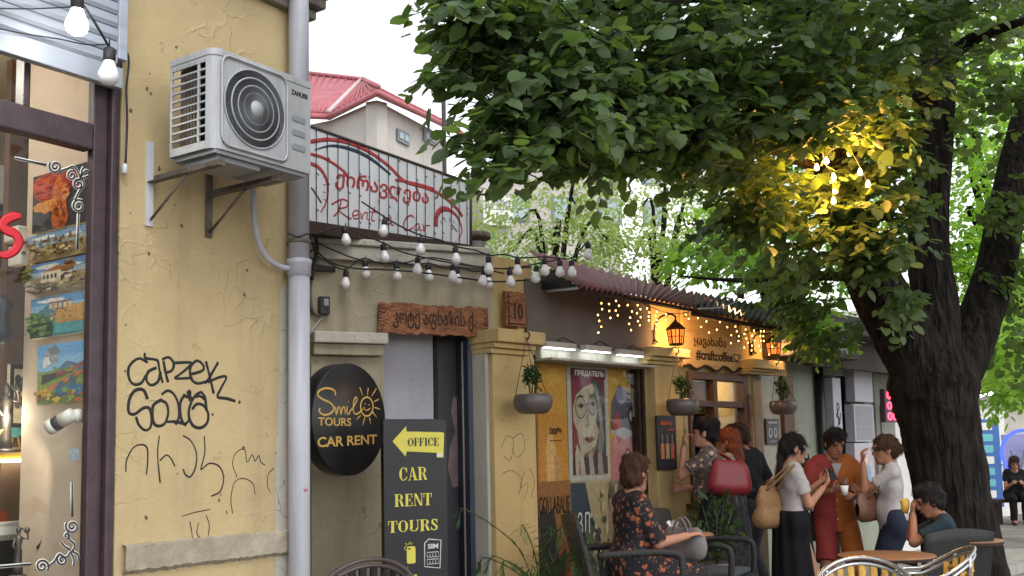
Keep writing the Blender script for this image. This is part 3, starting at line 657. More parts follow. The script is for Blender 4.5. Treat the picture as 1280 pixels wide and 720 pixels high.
# corrugated awning sheets
def corrugated(name, a0, a1, b0, b1, m, n, amp=.02, label=None):
    """a0,a1: back edge ends; b0,b1: front edge ends (local FC)"""
    a0, a1, b0, b1 = map(np.asarray, (a0, a1, b0, b1)); q = MB(); V = []; ns = n * 6
    nrm = unit(np.cross(a1 - a0, b0 - a0)); nrm = nrm if nrm[2] > 0 else -nrm
    for th in (0, -.003):
        for i in range(ns + 1):
            u = i / ns; w = math.sin(2 * math.pi * n * u) * amp
            for j in range(5):
                v = j / 4; V.append((a0 * (1 - u) + a1 * u) * (1 - v) + (b0 * (1 - u) + b1 * u) * v + nrm * (w + th))
    F = []; k = (ns + 1) * 5
    for i in range(ns):
        for j in range(4):
            e = i * 5 + j; F.append((e, e + 1, e + 6, e + 5)); F.append((k + e, k + e + 5, k + e + 6, k + e + 1))
        e = i * 5 + 4; F.append((e, k + e, k + e + 5, e + 5))
    q.add(V, F, sm=True); return q
def fcp(px, py, off): s, z = FC.hit(px, py, off); return (s, -off, z)
AW_ = thing('corrugated_awning', 'faded red corrugated sheet awning over the poster window', 'awning', CW)
q = corrugated('sheet', fcp(661, 314, -.1), fcp(906, 376, -.2), fcp(722, 357, .55), fcp(862, 383, .62), 'roof_sheet', 23); q.build('sheet', 'roof_sheet', AW_)
p = MB(); a, b = np.asarray(fcp(676, 330, .02)), np.asarray(fcp(676, 362, .02)); c = np.asarray(fcp(720, 358, .5))
p.add([a, b, c, a + (.02, 0, 0), b + (.02, 0, 0), c + (.02, 0, 0)], [(0, 1, 2), (5, 4, 3), (0, 2, 5, 3), (1, 4, 5, 2), (0, 3, 4, 1)]); p.build('end_board', 'black_paint', AW_)
p = MB(); p.tube([fcp(685, 364, .1), fcp(722, 360, .5)], .012, 6); p.build('strut', 'white_metal', AW_)
p = MB(); f0, f1 = np.asarray(fcp(726, 362, .5)), np.asarray(fcp(866, 388, .56)); p.tube([f0, f1], .018, 6); p.build('front_batten', 'burnt_wood', AW_)
AW2 = thing('corrugated_awning', 'dark corrugated sheet awning over the coffee hatch', 'awning', CW)
q = corrugated('sheet', fcp(868, 366, -.2), fcp(1010, 390, -.3), fcp(866, 386, .62), fcp(992, 411, .62), 'dark_sheet', 18); q.build('sheet', 'dark_sheet', AW2)
p = MB(); f0, f1 = np.asarray(fcp(866, 392, .55)), np.asarray(fcp(990, 416, .55)); p.tube([f0, f1], .02, 6); p.build('front_batten', 'burnt_wood', AW2)
p = MB(); w0, w1, w2 = [np.asarray(fcp(x, y, .7)) for x, y in ((872, 386), (905, 383), (946, 366))]; p.tube(smooth_path([w0, w1, w2], 6), .005, 5); p.build('bare_wire', 'white_metal', AW2)

# ------------------------------------------------------------------ carved street sign and number plaque
def ragged(x0, z0, x1, z1, amp, n=26, seed=3):
    r = random.Random(seed); P_ = []
    for i in range(n): P_.append((x0 + (x1 - x0) * i / n, z0 + r.uniform(-amp, amp)))
    for i in range(5): P_.append((x1 + r.uniform(-amp, amp) * .5, z0 + (z1 - z0) * i / 5))
    for i in range(n): P_.append((x1 - (x1 - x0) * i / n, z1 + r.uniform(-amp, amp)))
    for i in range(5): P_.append((x0 + r.uniform(-amp, amp) * .5, z1 - (z1 - z0) * i / 5))
    return P_
sx0, sz1 = FD.hit(470, 381, .0); sx1, _ = FD.hit(606, 390, .0); sz0 = hz_(FD, 538, 419, 0)
sz1 = hz_(FD, 538, 382, 0); sl = -.035
SG = thing('carved_street_sign', 'long carved wooden street name board hanging over the doorway', 'sign', FD.mat(sx0, -.02, sz0) @ Matrix.Rotation(R(.6), 4, 'Y'))
W_, H_ = sx1 - sx0, sz1 - sz0
p = MB(); p.prism(ragged(0, 0, W_, H_, .011), -.035, 0); p.build('board', 'wood_carved', SG, bevel=.004)
p = MB(); text(p, 'კოტე აფხაზის ქ.', W_ * .13, H_ * .17, W_ * .88, H_ * .84, -.0352, .004, .012); p.build('lettering', 'burnt_wood', SG)
p = MB()
for i in range(9):
    y = H_ * (.1 + .1 * i)
    p.stroke([(.004, y), (W_ * rng.uniform(.02, .06), y + rng.uniform(-.01, .01))], .006, -.036, .002); p.stroke([(W_ - .004, y), (W_ * rng.uniform(.94, .98), y + rng.uniform(-.01, .01))], .006, -.036, .002)
p.build('burn_marks', 'burnt_wood', SG)
FN = Frame(*(FC.pt(hs_(FC, 641, .04), -.06, 0)[:2]), 48)
nx0, nz1 = FN.hit(628, 364); nx1, nz0 = FN.hit(654, 411)
NP = thing('number_plaque', 'carved wooden house number plaque reading 10 above the pillar', 'sign', FN.mat(nx0, -.01, nz0))
W_, H_ = nx1 - nx0, nz1 - nz0
p = MB(); p.prism(ragged(0, 0, W_, H_, .006, 10, 5), -.03, 0.012); p.build('board', 'wood_carved', NP, bevel=.004)
p = MB(); text(p, '10', W_ * .38, H_ * .22, W_ * .82, H_ * .68, -.0302, .004, .02); p.build('lettering', 'burnt_wood', NP)
p = MB(); p.stroke([(W_ * .12, .01), (W_ * .12, H_ - .01)], .012, -.031, .002, sm=0); p.stroke([(.01, H_ * .1), (W_ * .9, H_ * .1)], .01, -.031, .002, sm=0)
for i in range(4): p.stroke([(.0, H_ * (.3 + .18 * i)), (W_ * .25, H_ * (.3 + .18 * i))], .006, -.0315, .002, sm=0)
p.build('burn_marks', 'burnt_wood', NP)

# ------------------------------------------------------------------ wiring by the downpipe, switch box
bx, bz = FD.hit(404, 382)
p = MB(); w1_, h1_ = .075, .13; EB = thing('switch_box', 'small dark electric switch box beside the downpipe', 'switch box', FD.mat(bx - .04, -.001, bz - .07))
p.box(0, -.06, 0, w1_, 0, h1_); p.build('box', 'black_paint', EB, bevel=.006)
p = MB(); p.box(.028, -.066, .06, .062, -.061, .11); p.build('rocker', 'ac_grey', EB, bevel=.003)
p = MB(); p.box(.045, -.064, .025, .062, -.061, .045); p.build('socket_face', 'ac_dark', EB)
def fdp(px, py, off): s, z = FD.hit(px, py, off); return FD.pt(s, -off, z)
def cable(label, pts, r=.008, m='black_rubber', name='cable', cat='cable', group=None, fine=5):
    b0 = np.asarray(pts[0]); q = MB(); q.tube(smooth_path([np.asarray(x) - b0 for x in pts], fine), r, 6); o = q.build(name, m, M=T(b0)); return tag(o, label, cat, group)
cable('grey conduit running down the wall behind the downpipe', [fdp(x, y, .03) for x, y in ((394, 285), (391, 300), (395, 320), (389, 345), (388, 372), (391, 390), (398, 394), (404, 388))], .014, 'rust_metal', 'conduit', 'conduit')
cable('thin pale cable looping down from the switch box', [fdp(x, y, .025) for x, y in ((403, 395), (394, 408), (390, 414), (390, 440), (393, 450), (398, 462))], .006, 'pipe_grey')
cable('dark tangled cable bundle at the top of the doorway wall', [fdp(x, y, .08) for x, y in ((386, 300), (391, 283), (394, 292), (397, 312), (393, 332), (390, 350))], .012)
cable('black cable sagging from the pipe along the parapet', [fdp(x, y, .12) for x, y in ((384, 318), (393, 312), (405, 322), (422, 331), (450, 336), (485, 337), (530, 341), (575, 347), (618, 352), (660, 350))], .007)
cable('black cable running along the parapet under the sign', [fdp(x, y, .10) for x, y in ((396, 303), (420, 314), (452, 325), (500, 329), (540, 322), (590, 332), (630, 336), (664, 334))], .006)
# ------------------------------------------------------------------ festoon strings with unlit white bulbs
def fst(name, label, cb, bl, off):
    festoon(name, label, [fdp(x, y, off) for x, y in cb], [fdp(x, y, off) for x, y in bl], scale=1.12)
fst('festoon_string', 'upper string of unlit white bulbs hanging from the rental sign', [(452, 252), (470, 264), (482, 272), (503, 284), (526, 294), (550, 300), (570, 308), (595, 313), (611, 319), (630, 318), (647, 322), (664, 322), (681, 321), (700, 323), (715, 322), (735, 301)],
    [(480, 290), (526, 313), (570, 325), (611, 337), (647, 339), (681, 339), (715, 341), (735, 319)], .34)
fst('festoon_string', 'middle string of unlit white bulbs across the doorway wall', [(397, 292), (412, 286), (432, 284), (455, 294), (480, 304), (500, 314), (522, 320), (545, 325), (566, 329), (585, 332), (604, 334), (620, 336), (638, 335), (655, 333), (670, 330), (700, 324)],
    [(432, 301), (480, 322), (522, 338), (566, 347), (604, 352), (638, 353), (670, 348), (700, 341)], .24)
fst('festoon_string', 'lowest string of unlit bulbs close against the wall', [(394, 318), (410, 328), (431, 337), (445, 327), (457, 323), (475, 329), (496, 327), (515, 331), (536, 329), (555, 335), (572, 334), (592, 339), (611, 338), (630, 342)],
    [(432, 355), (457, 342), (496, 345), (536, 346), (572, 351), (611, 355)], .09)

# ------------------------------------------------------------------ rental sign on the roof
Pq, Qq = at(388, 217, 7.2), at(588, 267, 8.6)
FS = Frame(Pq[0], Pq[1], math.degrees(math.atan2(Qq[0] - Pq[0], Qq[1] - Pq[1])))
cor = [FS.hit(x, y) for x, y in ((388, 158), (588, 229), (588, 307), (388, 277))]
RS = thing('rental_sign', 'white roof sign with red car outline and strung with wires', 'sign', FS.mat(0, 0, cor[3][1]))
cz = [(x, z - cor[3][1]) for x, z in cor]
def ext(a, b, k): return (a[0] + (a[0] - b[0]) * k, a[1] + (a[1] - b[1]) * k)
tl, bl = ext(cz[0], cz[1], .25), ext(cz[3], cz[2], .25); tr, br = cz[1], cz[2]
mat('sign_panel', S(196, 200, 206), .5, .12, 3, stretch=(1, 1, .4))
mat('sign_red', S(158, 52, 58), .55, .2, 20); mat('sign_navy', S(42, 50, 76), .55, .2, 20)
p = MB(); p.prism([bl, br, tr, tl], 0, .05); p.build('panel', 'sign_panel', RS)
p = MB(); p.prism([(bl[0], bl[1] - .10), (br[0], br[1] - .05), (br[0], br[1] - .001), (bl[0], bl[1] - .001)], -.03, .08); p.build('lower_rail', 'burnt_wood', RS)
p = MB(); p.tube([(tl[0], 0, tl[1]), (tr[0], 0, tr[1])], .012, 6); p.tube([(tr[0], .0, tr[1]), (br[0], 0, br[1] - .05)], .016, 6); p.build('edge_rail', 'dark_render', RS)
def sp(zx, zy): x, z = FS.hit(370 + zx / 2.668, 60 + zy / 2.668); return (x, z - cor[3][1])
def sgs(sts, wd, m, nm): 
    q = MB()
    for i, (st, ww) in enumerate(sts): q.stroke([sp(*a) for a in st], ww, -.0012 - .0001 * i, .0014)
    return q.build(nm, m, RS)
RW = .030
sgs([([(-40, 330), (20, 312), (50, 312), (110, 305), (180, 318), (250, 350), (310, 395), (350, 435), (375, 450), (420, 462), (470, 482), (510, 510), (540, 540), (555, 562)], RW), ([(-30, 360), (30, 352), (80, 362), (120, 382), (160, 412), (172, 430)], RW * .8), ([(330, 440), (400, 452), (460, 470)], RW * .7),
     ([(466, 595), (468, 560), (485, 538), (510, 540), (535, 560), (550, 590), (552, 615), (543, 640)], [.05, .05, .045, .03, .02, .015, .01]), ([(48, 385), (75, 398), (98, 430), (106, 470), (100, 515), (82, 548)], [.03, .03, .025, .02, .014, .01])], RW, 'sign_red', 'car_outline')
sgs([([(62, 340), (120, 326), (190, 340), (250, 370), (315, 422)], [.008, .02, .03, .03, .02])], .03, 'sign_navy', 'roof_outline')
sgs([([(50, 465), (68, 490), (84, 516)], .015), ([(520, 590), (536, 612)], .014)] + [([(482 + i * 14, 575 - 8 * math.sin(i)), (486 + i * 14, 588 - 8 * math.sin(i))], .006) for i in range(4)] + [([(90, 430 + i * 25), (99, 432 + i * 25)], .004) for i in range(4)], .01, 'sign_navy', 'dial_mark')
# lettering: Georgian word and italic "Rent a Car"
q = MB()
(xa, za1), (xb, zb1) = sp(128, 470), sp(440, 525); x0_, z0_ = sp(128, 470); _, zt_ = sp(128, 405)
text(q, 'ქირავდება', x0_, z0_, xb, zt_ + .01, -.001, .002, .018, shear=.15, slope=(sp(440, 535)[1] - z0_) / (xb - x0_) - .0); q.build('georgian_word', 'sign_red', RS)
rc_ = [([(130, 515), (150, 508), (140, 545), (125, 562)], .014), ([(118, 522), (150, 505), (172, 512), (168, 530), (142, 538), (165, 560), (185, 570)], .013), ([(188, 560), (205, 556), (208, 545), (196, 542), (188, 556), (196, 570), (212, 566)], .011), ([(216, 548), (218, 572), (226, 552), (238, 550), (236, 568), (244, 574)], .011), ([(262, 530), (254, 556), (252, 574), (262, 576)], .012), ([(246, 546), (274, 548)], .009),
       ([(318, 568), (304, 566), (300, 582), (310, 588), (318, 576), (318, 590), (326, 590)], .011),
       ([(392, 566), (384, 558), (368, 566), (358, 588), (362, 606), (378, 606), (390, 598)], .014), ([(410, 586), (398, 590), (396, 606), (406, 606), (412, 590), (412, 606), (420, 608)], .011), ([(424, 588), (426, 612), (432, 594), (446, 592)], .011)]
sgs(rc_, .012, 'sign_red', 'script_lettering')
# light wires strung down the face
for i in range(19):
    u = -.12 + 1.12 * (i + .5) / 19; a = np.asarray(cz[0]) * (1 - u) + np.asarray(cz[1]) * u; b = np.asarray(cz[3]) * (1 - u) + np.asarray(cz[2]) * u
    q = MB(); mid = (a + b) / 2 + (rng.uniform(-.008, .008), 0); q.tube([(a[0], -.01, a[1]), (mid[0], -.012, mid[1]), (b[0], -.01, b[1])], .0032, 5)
    for k_ in range(4):
        t_ = (k_ + rng.random()) / 4; c_ = a * (1 - t_) + b * t_; q.tube([(c_[0], -.012, c_[1]), (c_[0] + rng.choice((-1, 1)) * .012, -.02, c_[1] - .016)], .004, 5)
    q.build('light_wire', 'black_rubber', RS)
# legs that hold the sign to the roof
for xx in (bl[0] + .1, br[0] - .1):
    q = MB(); q.box(xx - .02, .06, -.3, xx + .02, .1, .25); q.build('post', 'rust_metal', RS)

# ------------------------------------------------------------------ round sign
c0 = at(438, 524, 7.0); FR_ = Frame(c0[0], c0[1], 31.5); rad = 70 / 1320 * 7.0
RD = thing('round_sign', 'black round sign with gold lettering and a smiling sun', 'sign', FR_.mat(0, 0, c0[2]))
AXF = np.array(((1, 0, 0), (0, 0, 1), (0, -1, 0.)))
p = MB(); p.lathe([(rad * .985, -.12), (rad, -.115), (rad, -.006), (rad * .99, 0)], 56, (0, 0, 0), ax=AXF); p.build('disc', 'black_paint', RD)
def rp(zx, zy): x, z = FR_.hit(380 + zx / 4.236, 440 + zy / 4.236); return (x, z - c0[2])
def rst(sts, nm, m='gold_letter'):
    q = MB()
    for i, (st, ww) in enumerate(sts): q.stroke([rp(*a) for a in st], ww, -.001 - .0002 * (i % 5), .002)
    return q.build(nm, m, RD)
rst([([(166, 232), (160, 205), (120, 192), (80, 206), (74, 232), (100, 252), (140, 272), (158, 300), (140, 326), (105, 334), (80, 316), (84, 298)], .016), ([(166, 290), (170, 332), (180, 296), (190, 296), (194, 330), (204, 294), (214, 296), (218, 330)], .013), ([(228, 288), (226, 318), (236, 330), (244, 310)], .013), ([(232, 262), (234, 266)], .014),
     ([(244, 312), (262, 290), (280, 250), (272, 240), (262, 262), (260, 310), (272, 330), (296, 318), (310, 300)], .013)], 'script_lettering')
rst([([(332 + 33 * math.cos(R(a)), 290 + 50 * math.sin(R(a))) for a in range(0, 361, 24)], .014), ([(316, 292), (324, 308), (338, 308), (348, 298)], .009), ([(322, 272), (324, 276)], .013), ([(342, 278), (344, 282)], .013)] +
    [([a, b], .010) for a, b in (((294, 188), (310, 232)), ((340, 190), (335, 230)), ((382, 194), (358, 234)), ((396, 250), (370, 264)), ((402, 304), (372, 294)), ((384, 348), (362, 318)), ((352, 380), (346, 348)), ((310, 388), (322, 346)), ((278, 358), (298, 336)))], 'smiling_sun')
q = MB(); (a0, b0), (a1, b1) = rp(74, 390), rp(248, 350); text(q, 'TOURS', a0, b0, a1, b1, -.0004, .0025, .012, slope=.0); q.build('lettering', 'gold_letter', RD)
q = MB(); (a0, b0), (a1, b1) = rp(70, 506), rp(384, 452); text(q, 'CAR RENT', a0, b0, a1, b1 + .0, -.0004, .0025, .02, slope=.035); q.build('lettering', 'gold_letter', RD)
q = MB(); q.tube([(-.1, .1, 0), (-.1, .5, 0.0)], .02, 8); q.tube([(.2, .1, 0), (.2, .35, 0)], .02, 8); q.build('mount_arm', 'rust_metal', RD)

# ------------------------------------------------------------------ upright office board
c0 = at(517, 600, 6.95); FO = Frame(c0[0], c0[1], 60)
ox0, oz1 = FO.hit(479, 524); ox1, _ = FO.hit(558, 526)
OB = thing('office_board', 'tall black board with yellow lettering and arrow in the doorway', 'sign', FO.mat(ox0, 0, 0))
W_ = ox1 - ox0
p = MB(); p.box(0, 0, .02, W_, .05, oz1); p.build('board', 'black_paint', OB, bevel=.004)
def op(zx, zy): x, z = FO.hit(470 + zx / 3.43, 510 + zy / 3.43); return (x - ox0, z)
q = MB(); q.prism([op(*a) for a in ((70, 143), (128, 78), (130, 101), (285, 104), (291, 110), (288, 212), (260, 212), (260, 192), (130, 186), (126, 208))], -.004, -.0002); q.build('arrow', 'yellow_letter', OB)
q = MB(); q.prism([op(*a) for a in ((259, 193), (284, 193), (282, 210), (259, 210))], -.0052, -.0042); q.build('arrow_fold', 'white_vinyl', OB)
def didone(mb, word, x0, z0, x1, z1, y, c=None):
    """fat-face serif capitals built from stems, hairlines, bowls and bracket serifs"""
    adv = {'C': .74, 'A': .8, 'R': .82, 'E': .7, 'N': .84, 'T': .74, 'O': .8, 'U': .84, 'S': .6, 'F': .66, 'I': .44, '+': .5}
    tot = sum(adv[ch] for ch in word); kx = (x1 - x0) / tot; H = z1 - z0; X = x0; cnt = [0]
    for ch in word:
        wd = adv[ch]; st, hr = .20, .05
        def pr(pts):
            cnt[0] += 1; mb.prism([(X + (a) * kx, z0 + b * H) for a, b in pts], y - .0015 - .00012 * (cnt[0] % 9), y)
        def stem(a, b0=0.0, b1=1.0, w=st): pr([(a, b0), (a + w, b0), (a + w, b1), (a, b1)])
        def serif(a, b, w=.3, up=True):
            d = .05 if up else -.05; pr([(a - w / 2, b), (a + w / 2, b), (a + w / 2, b + d), (a - w / 2, b + d)])
        def arc(cx_, cz_, rx, rz, a0, a1, th0, th1, n=14):
            o_, i_ = [], []
            for k_ in range(n + 1):
                a = R(a0 + (a1 - a0) * k_ / n); cs_ = abs(math.cos(a)); tx_ = th0 * cs_ + th1 * (1 - cs_)
                o_.append((cx_ + rx * math.cos(a), cz_ + rz * math.sin(a))); i_.append((cx_ + (rx - tx_) * math.cos(a), cz_ + (rz - th1) * math.sin(a)))
            for k_ in range(n): pr([o_[k_], o_[k_ + 1], i_[k_ + 1], i_[k_]])
        if ch == 'O': arc(wd / 2, .5, wd * .46, .5, 0, 360, st, hr, 24)
        elif ch == 'C': arc(wd / 2, .5, wd * .46, .5, 45, 318, st, hr, 22); stem(wd * .8, .62, .98, .07); stem(wd * .8, .14, .3, .06)
        elif ch == 'S': arc(wd / 2, .74, wd * .38, .26, 30, 262, st * .75, hr * 1.4, 14); arc(wd / 2, .27, wd * .42, .27, -150, 88, st * .75, hr * 1.4, 14); pr([(wd * .2, .66), (wd * .4, .7), (wd * .86, .34), (wd * .62, .3)]); stem(wd * .78, .66, .96, .06); stem(wd * .06, .04, .32, .06)
        elif ch == 'A': pr([(wd * .40, 1), (wd * .54, 1), (wd * .92, 0), (wd * .64, 0)]); pr([(wd * .40, 1), (wd * .45, .94), (wd * .19, 0), (wd * .13, 0)]); stem(wd * .24, .3, .35, wd * .46); serif(wd * .16, 0, .22); serif(wd * .78, 0, .34)
        elif ch == 'R': stem(wd * .12); serif(wd * .24, 0, .34); serif(wd * .2, 1, .3, False); arc(wd * .5, .75, wd * .34, .25, -90, 90, st * .9, hr); stem(wd * .3, .5, .55, wd * .22); stem(wd * .3, .95, 1, wd * .22); pr([(wd * .5, .5), (wd * .72, .48), (wd * .94, .02), (wd * .7, 0)]); 
        elif ch == 'E' or ch == 'F':
            stem(wd * .14); serif(wd * .26, 0, .34); stem(wd * .1, .95, 1, wd * .78); stem(wd * .34, .47, .52, wd * .3); stem(wd * .62, .38, .62, .05); stem(wd * .82, .7, .96, .06)
            if ch == 'E': stem(wd * .1, 0, .048, wd * .8); stem(wd * .84, .03, .32, .06)
        elif ch == 'N': stem(wd * .16, 0, 1, .05); stem(wd * .82, 0, 1, .05); pr([(wd * .1, 1), (wd * .34, 1), (wd * .88, 0), (wd * .7, 0)]); serif(wd * .18, 0, .22); serif(wd * .84, 1, .22, False)
        elif ch == 'T': stem(wd * .36); serif(wd * .5, 0, .36); stem(wd * .04, .95, 1, wd * .92); stem(wd * .04, .66, .96, .055); stem(wd * .88, .66, .96, .055)
        elif ch == 'U': stem(wd * .14, .28, 1); stem(wd * .8, .28, 1, .05); arc(wd * .485, .28, wd * .375, .28, 180, 360, .16, hr * 1.3, 14); serif(wd * .26, 1, .34, False); serif(wd * .83, 1, .24, False)
        elif ch == 'I': stem(wd * .28); serif(wd * .5, 0, .36); serif(wd * .5, 1, .36, False)
        X += wd * kx
for wd_, a, b in (('CAR', (98, 312), (220, 252)), ('RENT', (78, 424), (240, 364)), ('TOURS', (50, 536), (266, 474))):
    q = MB(); (a0, b0), (a1, b1) = op(*a), op(*b); didone(q, wd_, a0, b0, a1, b1, -.0003); o = q.build('lettering', 'yellow_letter', OB)
q = MB(); (a0, b0), (a1, b1) = op(134, 164), op(268, 127); didone(q, 'OFFICE', a0, b0, a1, b1, -.0044); q.build('lettering', 'black_paint', OB)
q = MB(); q.prism(rrect(*op(132, 668), *op(168, 592), .012), -.003, -.0002); q.build('phone_icon', 'yellow_letter', OB)
q = MB(); q.prism(rrect(*op(137, 608), *op(147, 600), .003), -.0042, -.0032)
q.build('phone_camera', 'black_paint', OB)
q = MB(); q.stroke([op(*a) for a in ((130, 612), (120, 600), (130, 594), (126, 580), (138, 586), (146, 572), (150, 586), (156, 580))], .006, -.0012, .0012, sm=0); q.build('phone_spark', 'yellow_letter', OB)
q = MB(); so_ = [op(*a) for a in ((208, 680), (208, 580), (226, 562), (278, 566), (274, 686), (208, 680))]; q.stroke(so_, .008, -.0012, .0012, sm=0)
(a0, b0), (a1, b1) = op(220, 652), op(266, 616)
for i in range(2):
    (a0, b0), (a1, b1) = op(219, 640 + 30 * i), op(267, 616 + 30 * i); q.stroke([(a0, b0), (a1, b0), (a1, b1), (a0, b1), (a0, b0)], .005, -.0014, .0012, sm=0)
    for k_ in range(1, 4): xx = a0 + (a1 - a0) * k_ / 4; q.stroke([(xx, b0), (xx, b0 + (b1 - b0) * .7)], .004, -.0016, .0012, sm=0)
q.build('sim_card_icon', 'white_vinyl', OB)
q = MB(); (a0, b0), (a1, b1) = op(222, 604), op(266, 580); text(q, 'SIM', a0, b0, a1, b1, -.0003, .0015, .03); q.build('lettering', 'white_vinyl', OB)
q = MB(); (a0, b0), (a1, b1) = op(42, 745), op(180, 712); text(q, '+WIFI CAR', a0, b0, a1, b1, -.0003, .0015, .03); q.build('lettering', 'yellow_letter', OB)
q = MB(); q.box(W_ * .1, .05, 0, W_ * .14, .4, .03); q.box(W_ * .86, .05, 0, W_ * .9, .4, .03); q.build('foot', 'black_paint', OB)

# faint scribbles on the ochre pillar
mat('faint_marker', S(120, 106, 86), .8, .2, 40)
for st in ([(626, 560), (634, 545), (642, 552), (638, 575), (630, 570)], [(640, 548), (652, 542), (656, 560), (646, 572), (640, 560)], [(628, 592), (640, 588), (652, 600), (648, 618)], [(656, 590), (650, 610), (660, 604), (656, 624)], [(662, 585), (668, 600), (664, 622)]):
    q = MB(); q.stroke([FC.hit(a, b, .1) for a, b in st], .006, -.101, .001); q.build('graffiti', 'faint_marker', LOW)
# =================================================================== PICTURES, SHOP WINDOW GOODS, CAFÉ FITTINGS
paint_mat(); paint_mat('oil_paint', .4, .2, 90)
def hexc(h): h = h.lstrip('#'); return S(*[int(h[i:i + 2], 16) for i in (0, 2, 4)])
def paint(parent, W, H, layers, m='printed_picture', name='print', y0=0.0, step=.0005):
    q = MB()
    for i, (pts, c) in enumerate(layers):
        c = hexc(c) if isinstance(c, str) else c
        P_ = [(x * W, z * H) for x, z in pts]; n = len(P_); A = sum(P_[k - 1][0] * P_[k][1] - P_[k][0] * P_[k - 1][1] for k in range(n))
        if A < 0: P_ = P_[::-1]
        q.add([(x, y0 - step * (i + 1), z) for x, z in P_], [tuple(range(n))], c=c)
    return q.build(name, m, parent)
def RC(x0, z0, x1, z1): return [(x0, z0), (x1, z0), (x1, z1), (x0, z1)]
def EL(cx_, cz_, rx, rz, n=18, a0=0, a1=360): return [(cx_ + rx * math.cos(R(a0 + (a1 - a0) * i / n)), cz_ + rz * math.sin(R(a0 + (a1 - a0) * i / n))) for i in range(n)]
def blot(cx_, cz_, rx, rz, seed, n=12, j=.3):
    r = random.Random(seed); return [(cx_ + rx * r.uniform(1 - j, 1 + j) * math.cos(2 * math.pi * i / n), cz_ + rz * r.uniform(1 - j, 1 + j) * math.sin(2 * math.pi * i / n)) for i in range(n)]
def dabs(n, x0, z0, x1, z1, cols_, s0, s1, seed, asp=1.6):
    r = random.Random(seed); out = []
    for i in range(n):
        s = r.uniform(s0, s1); x = r.uniform(x0 + s, max(x0 + s, x1 - s)); z = r.uniform(z0 + s, max(z0 + s, z1 - s)); out.append((blot(x, z, s * asp, s, r.random(), 7, .4), r.choice(cols_)))
    return out
def clipl(layers): return [([(min(1, max(0, x)), min(1, max(0, z))) for x, z in p_], c) for p_, c in layers]
def picture(fr, c4, name, label, cat, layers, th=.03, off=0.0, m='oil_paint', group=None, edge='shop_cream', y_in=0.0):
    h = [fr.hit(x, y, off) for x, y in c4]   # TL TR BR BL
    x0 = (h[0][0] + h[3][0]) / 2; x1 = (h[1][0] + h[2][0]) / 2; z1 = (h[0][1] + h[1][1]) / 2; z0 = (h[2][1] + h[3][1]) / 2
    t_ = thing(name, label, cat, fr.mat(x0, -off, z0), group); W, H = x1 - x0, z1 - z0
    q = MB(); q.box(0, 0, 0, W, th, H); q.build('panel', edge, t_)
    paint(t_, W, H, clipl(layers), m); return t_, W, H
# --- paintings on the papered wall (they hang on FI)
gP = 'paintings on the papered shop wall'
picture(FI, ((42, 217), (109, 207), (109, 282), (40, 288)), 'painting', 'painting of a figure in flame red and orange, topmost on the papered wall', 'painting',
        [(RC(0, 0, 1, 1), '#3a3a42'), (blot(.35, .72, .34, .22, 1), '#b8442c'), (blot(.2, .85, .2, .12, 2), '#c8502e'), (blot(.62, .82, .26, .14, 3), '#a83a28'), (blot(.5, .45, .16, .42, 4), '#c86a34'), (blot(.25, .42, .22, .1, 5), '#d08a44'), (blot(.52, .2, .14, .24, 6), '#b45a30'), (blot(.62, .6, .08, .16, 7), '#d89060')] + dabs(26, 0, .55, .9, 1, ['#c05438', '#a83c2a', '#b84a30', '#983426'], .008, .022, 5, 4.0) + dabs(12, .38, 0, .66, .5, ['#c87c44', '#b86238', '#a85432'], .03, .05, 6, .5), .025, .03, group=gP)
sky_ = lambda a, b, c_: [(RC(0, .55, 1, 1), a), (RC(0, .72, 1, 1), b), (blot(.3, .85, .2, .07, c_), '#e8e8e4'), (blot(.75, .78, .16, .05, c_ + 1), '#d8dcdc')]
picture(FI, ((36, 296), (111, 280), (111, 314.5), (34.5, 330)), 'painting', 'long painting of an old town under a blue sky, second from the top', 'painting',
        [(RC(0, 0, 1, 1), '#b09a70')] + sky_('#9ab4c8', '#7a9cc0', 3) + dabs(90, 0, .05, 1, .7, ['#8a6a44', '#c8a870', '#6a5238', '#d8c49a', '#9a7a4a', '#5a4a3a'], .02, .06, 8, .8) + [([(.1 + .12 * i, .5), (.14 + .12 * i, .82 - .05 * (i % 3)), (.18 + .12 * i, .5)], '#7a5a3a') for i in range(7)], .03, .035, group=gP)
picture(FI, ((38.6, 331), (109.5, 319), (109.5, 357), (38.6, 369)), 'painting', 'painting of white town houses on a square, third from the top', 'painting',
        [(RC(0, 0, 1, 1), '#a8946c')] + sky_('#a8bcd0', '#6a90c4', 5) + [(RC(.2, .3, .75, .68), '#d8d0bc'), ([(.2, .68), (.48, .85), (.75, .68)], '#a86a44'), (RC(.55, .3, .62, .5), '#40382e')] + [(RC(.24 + .07 * i, .45, .27 + .07 * i, .58), '#4a4a4e') for i in range(4)] + dabs(70, 0, .0, 1, .35, ['#6a5a44', '#c0a880', '#8a7252', '#d8c8a8', '#4e4438', '#7a8a5a'], .02, .05, 9) + dabs(26, 0, .35, .2, .8, ['#5a6e3e', '#7a8a4a', '#46582e'], .02, .05, 10) + dabs(26, .76, .35, 1, .85, ['#8a5a3a', '#b07a4a', '#5e4630'], .02, .05, 11), .03, .03, group=gP)
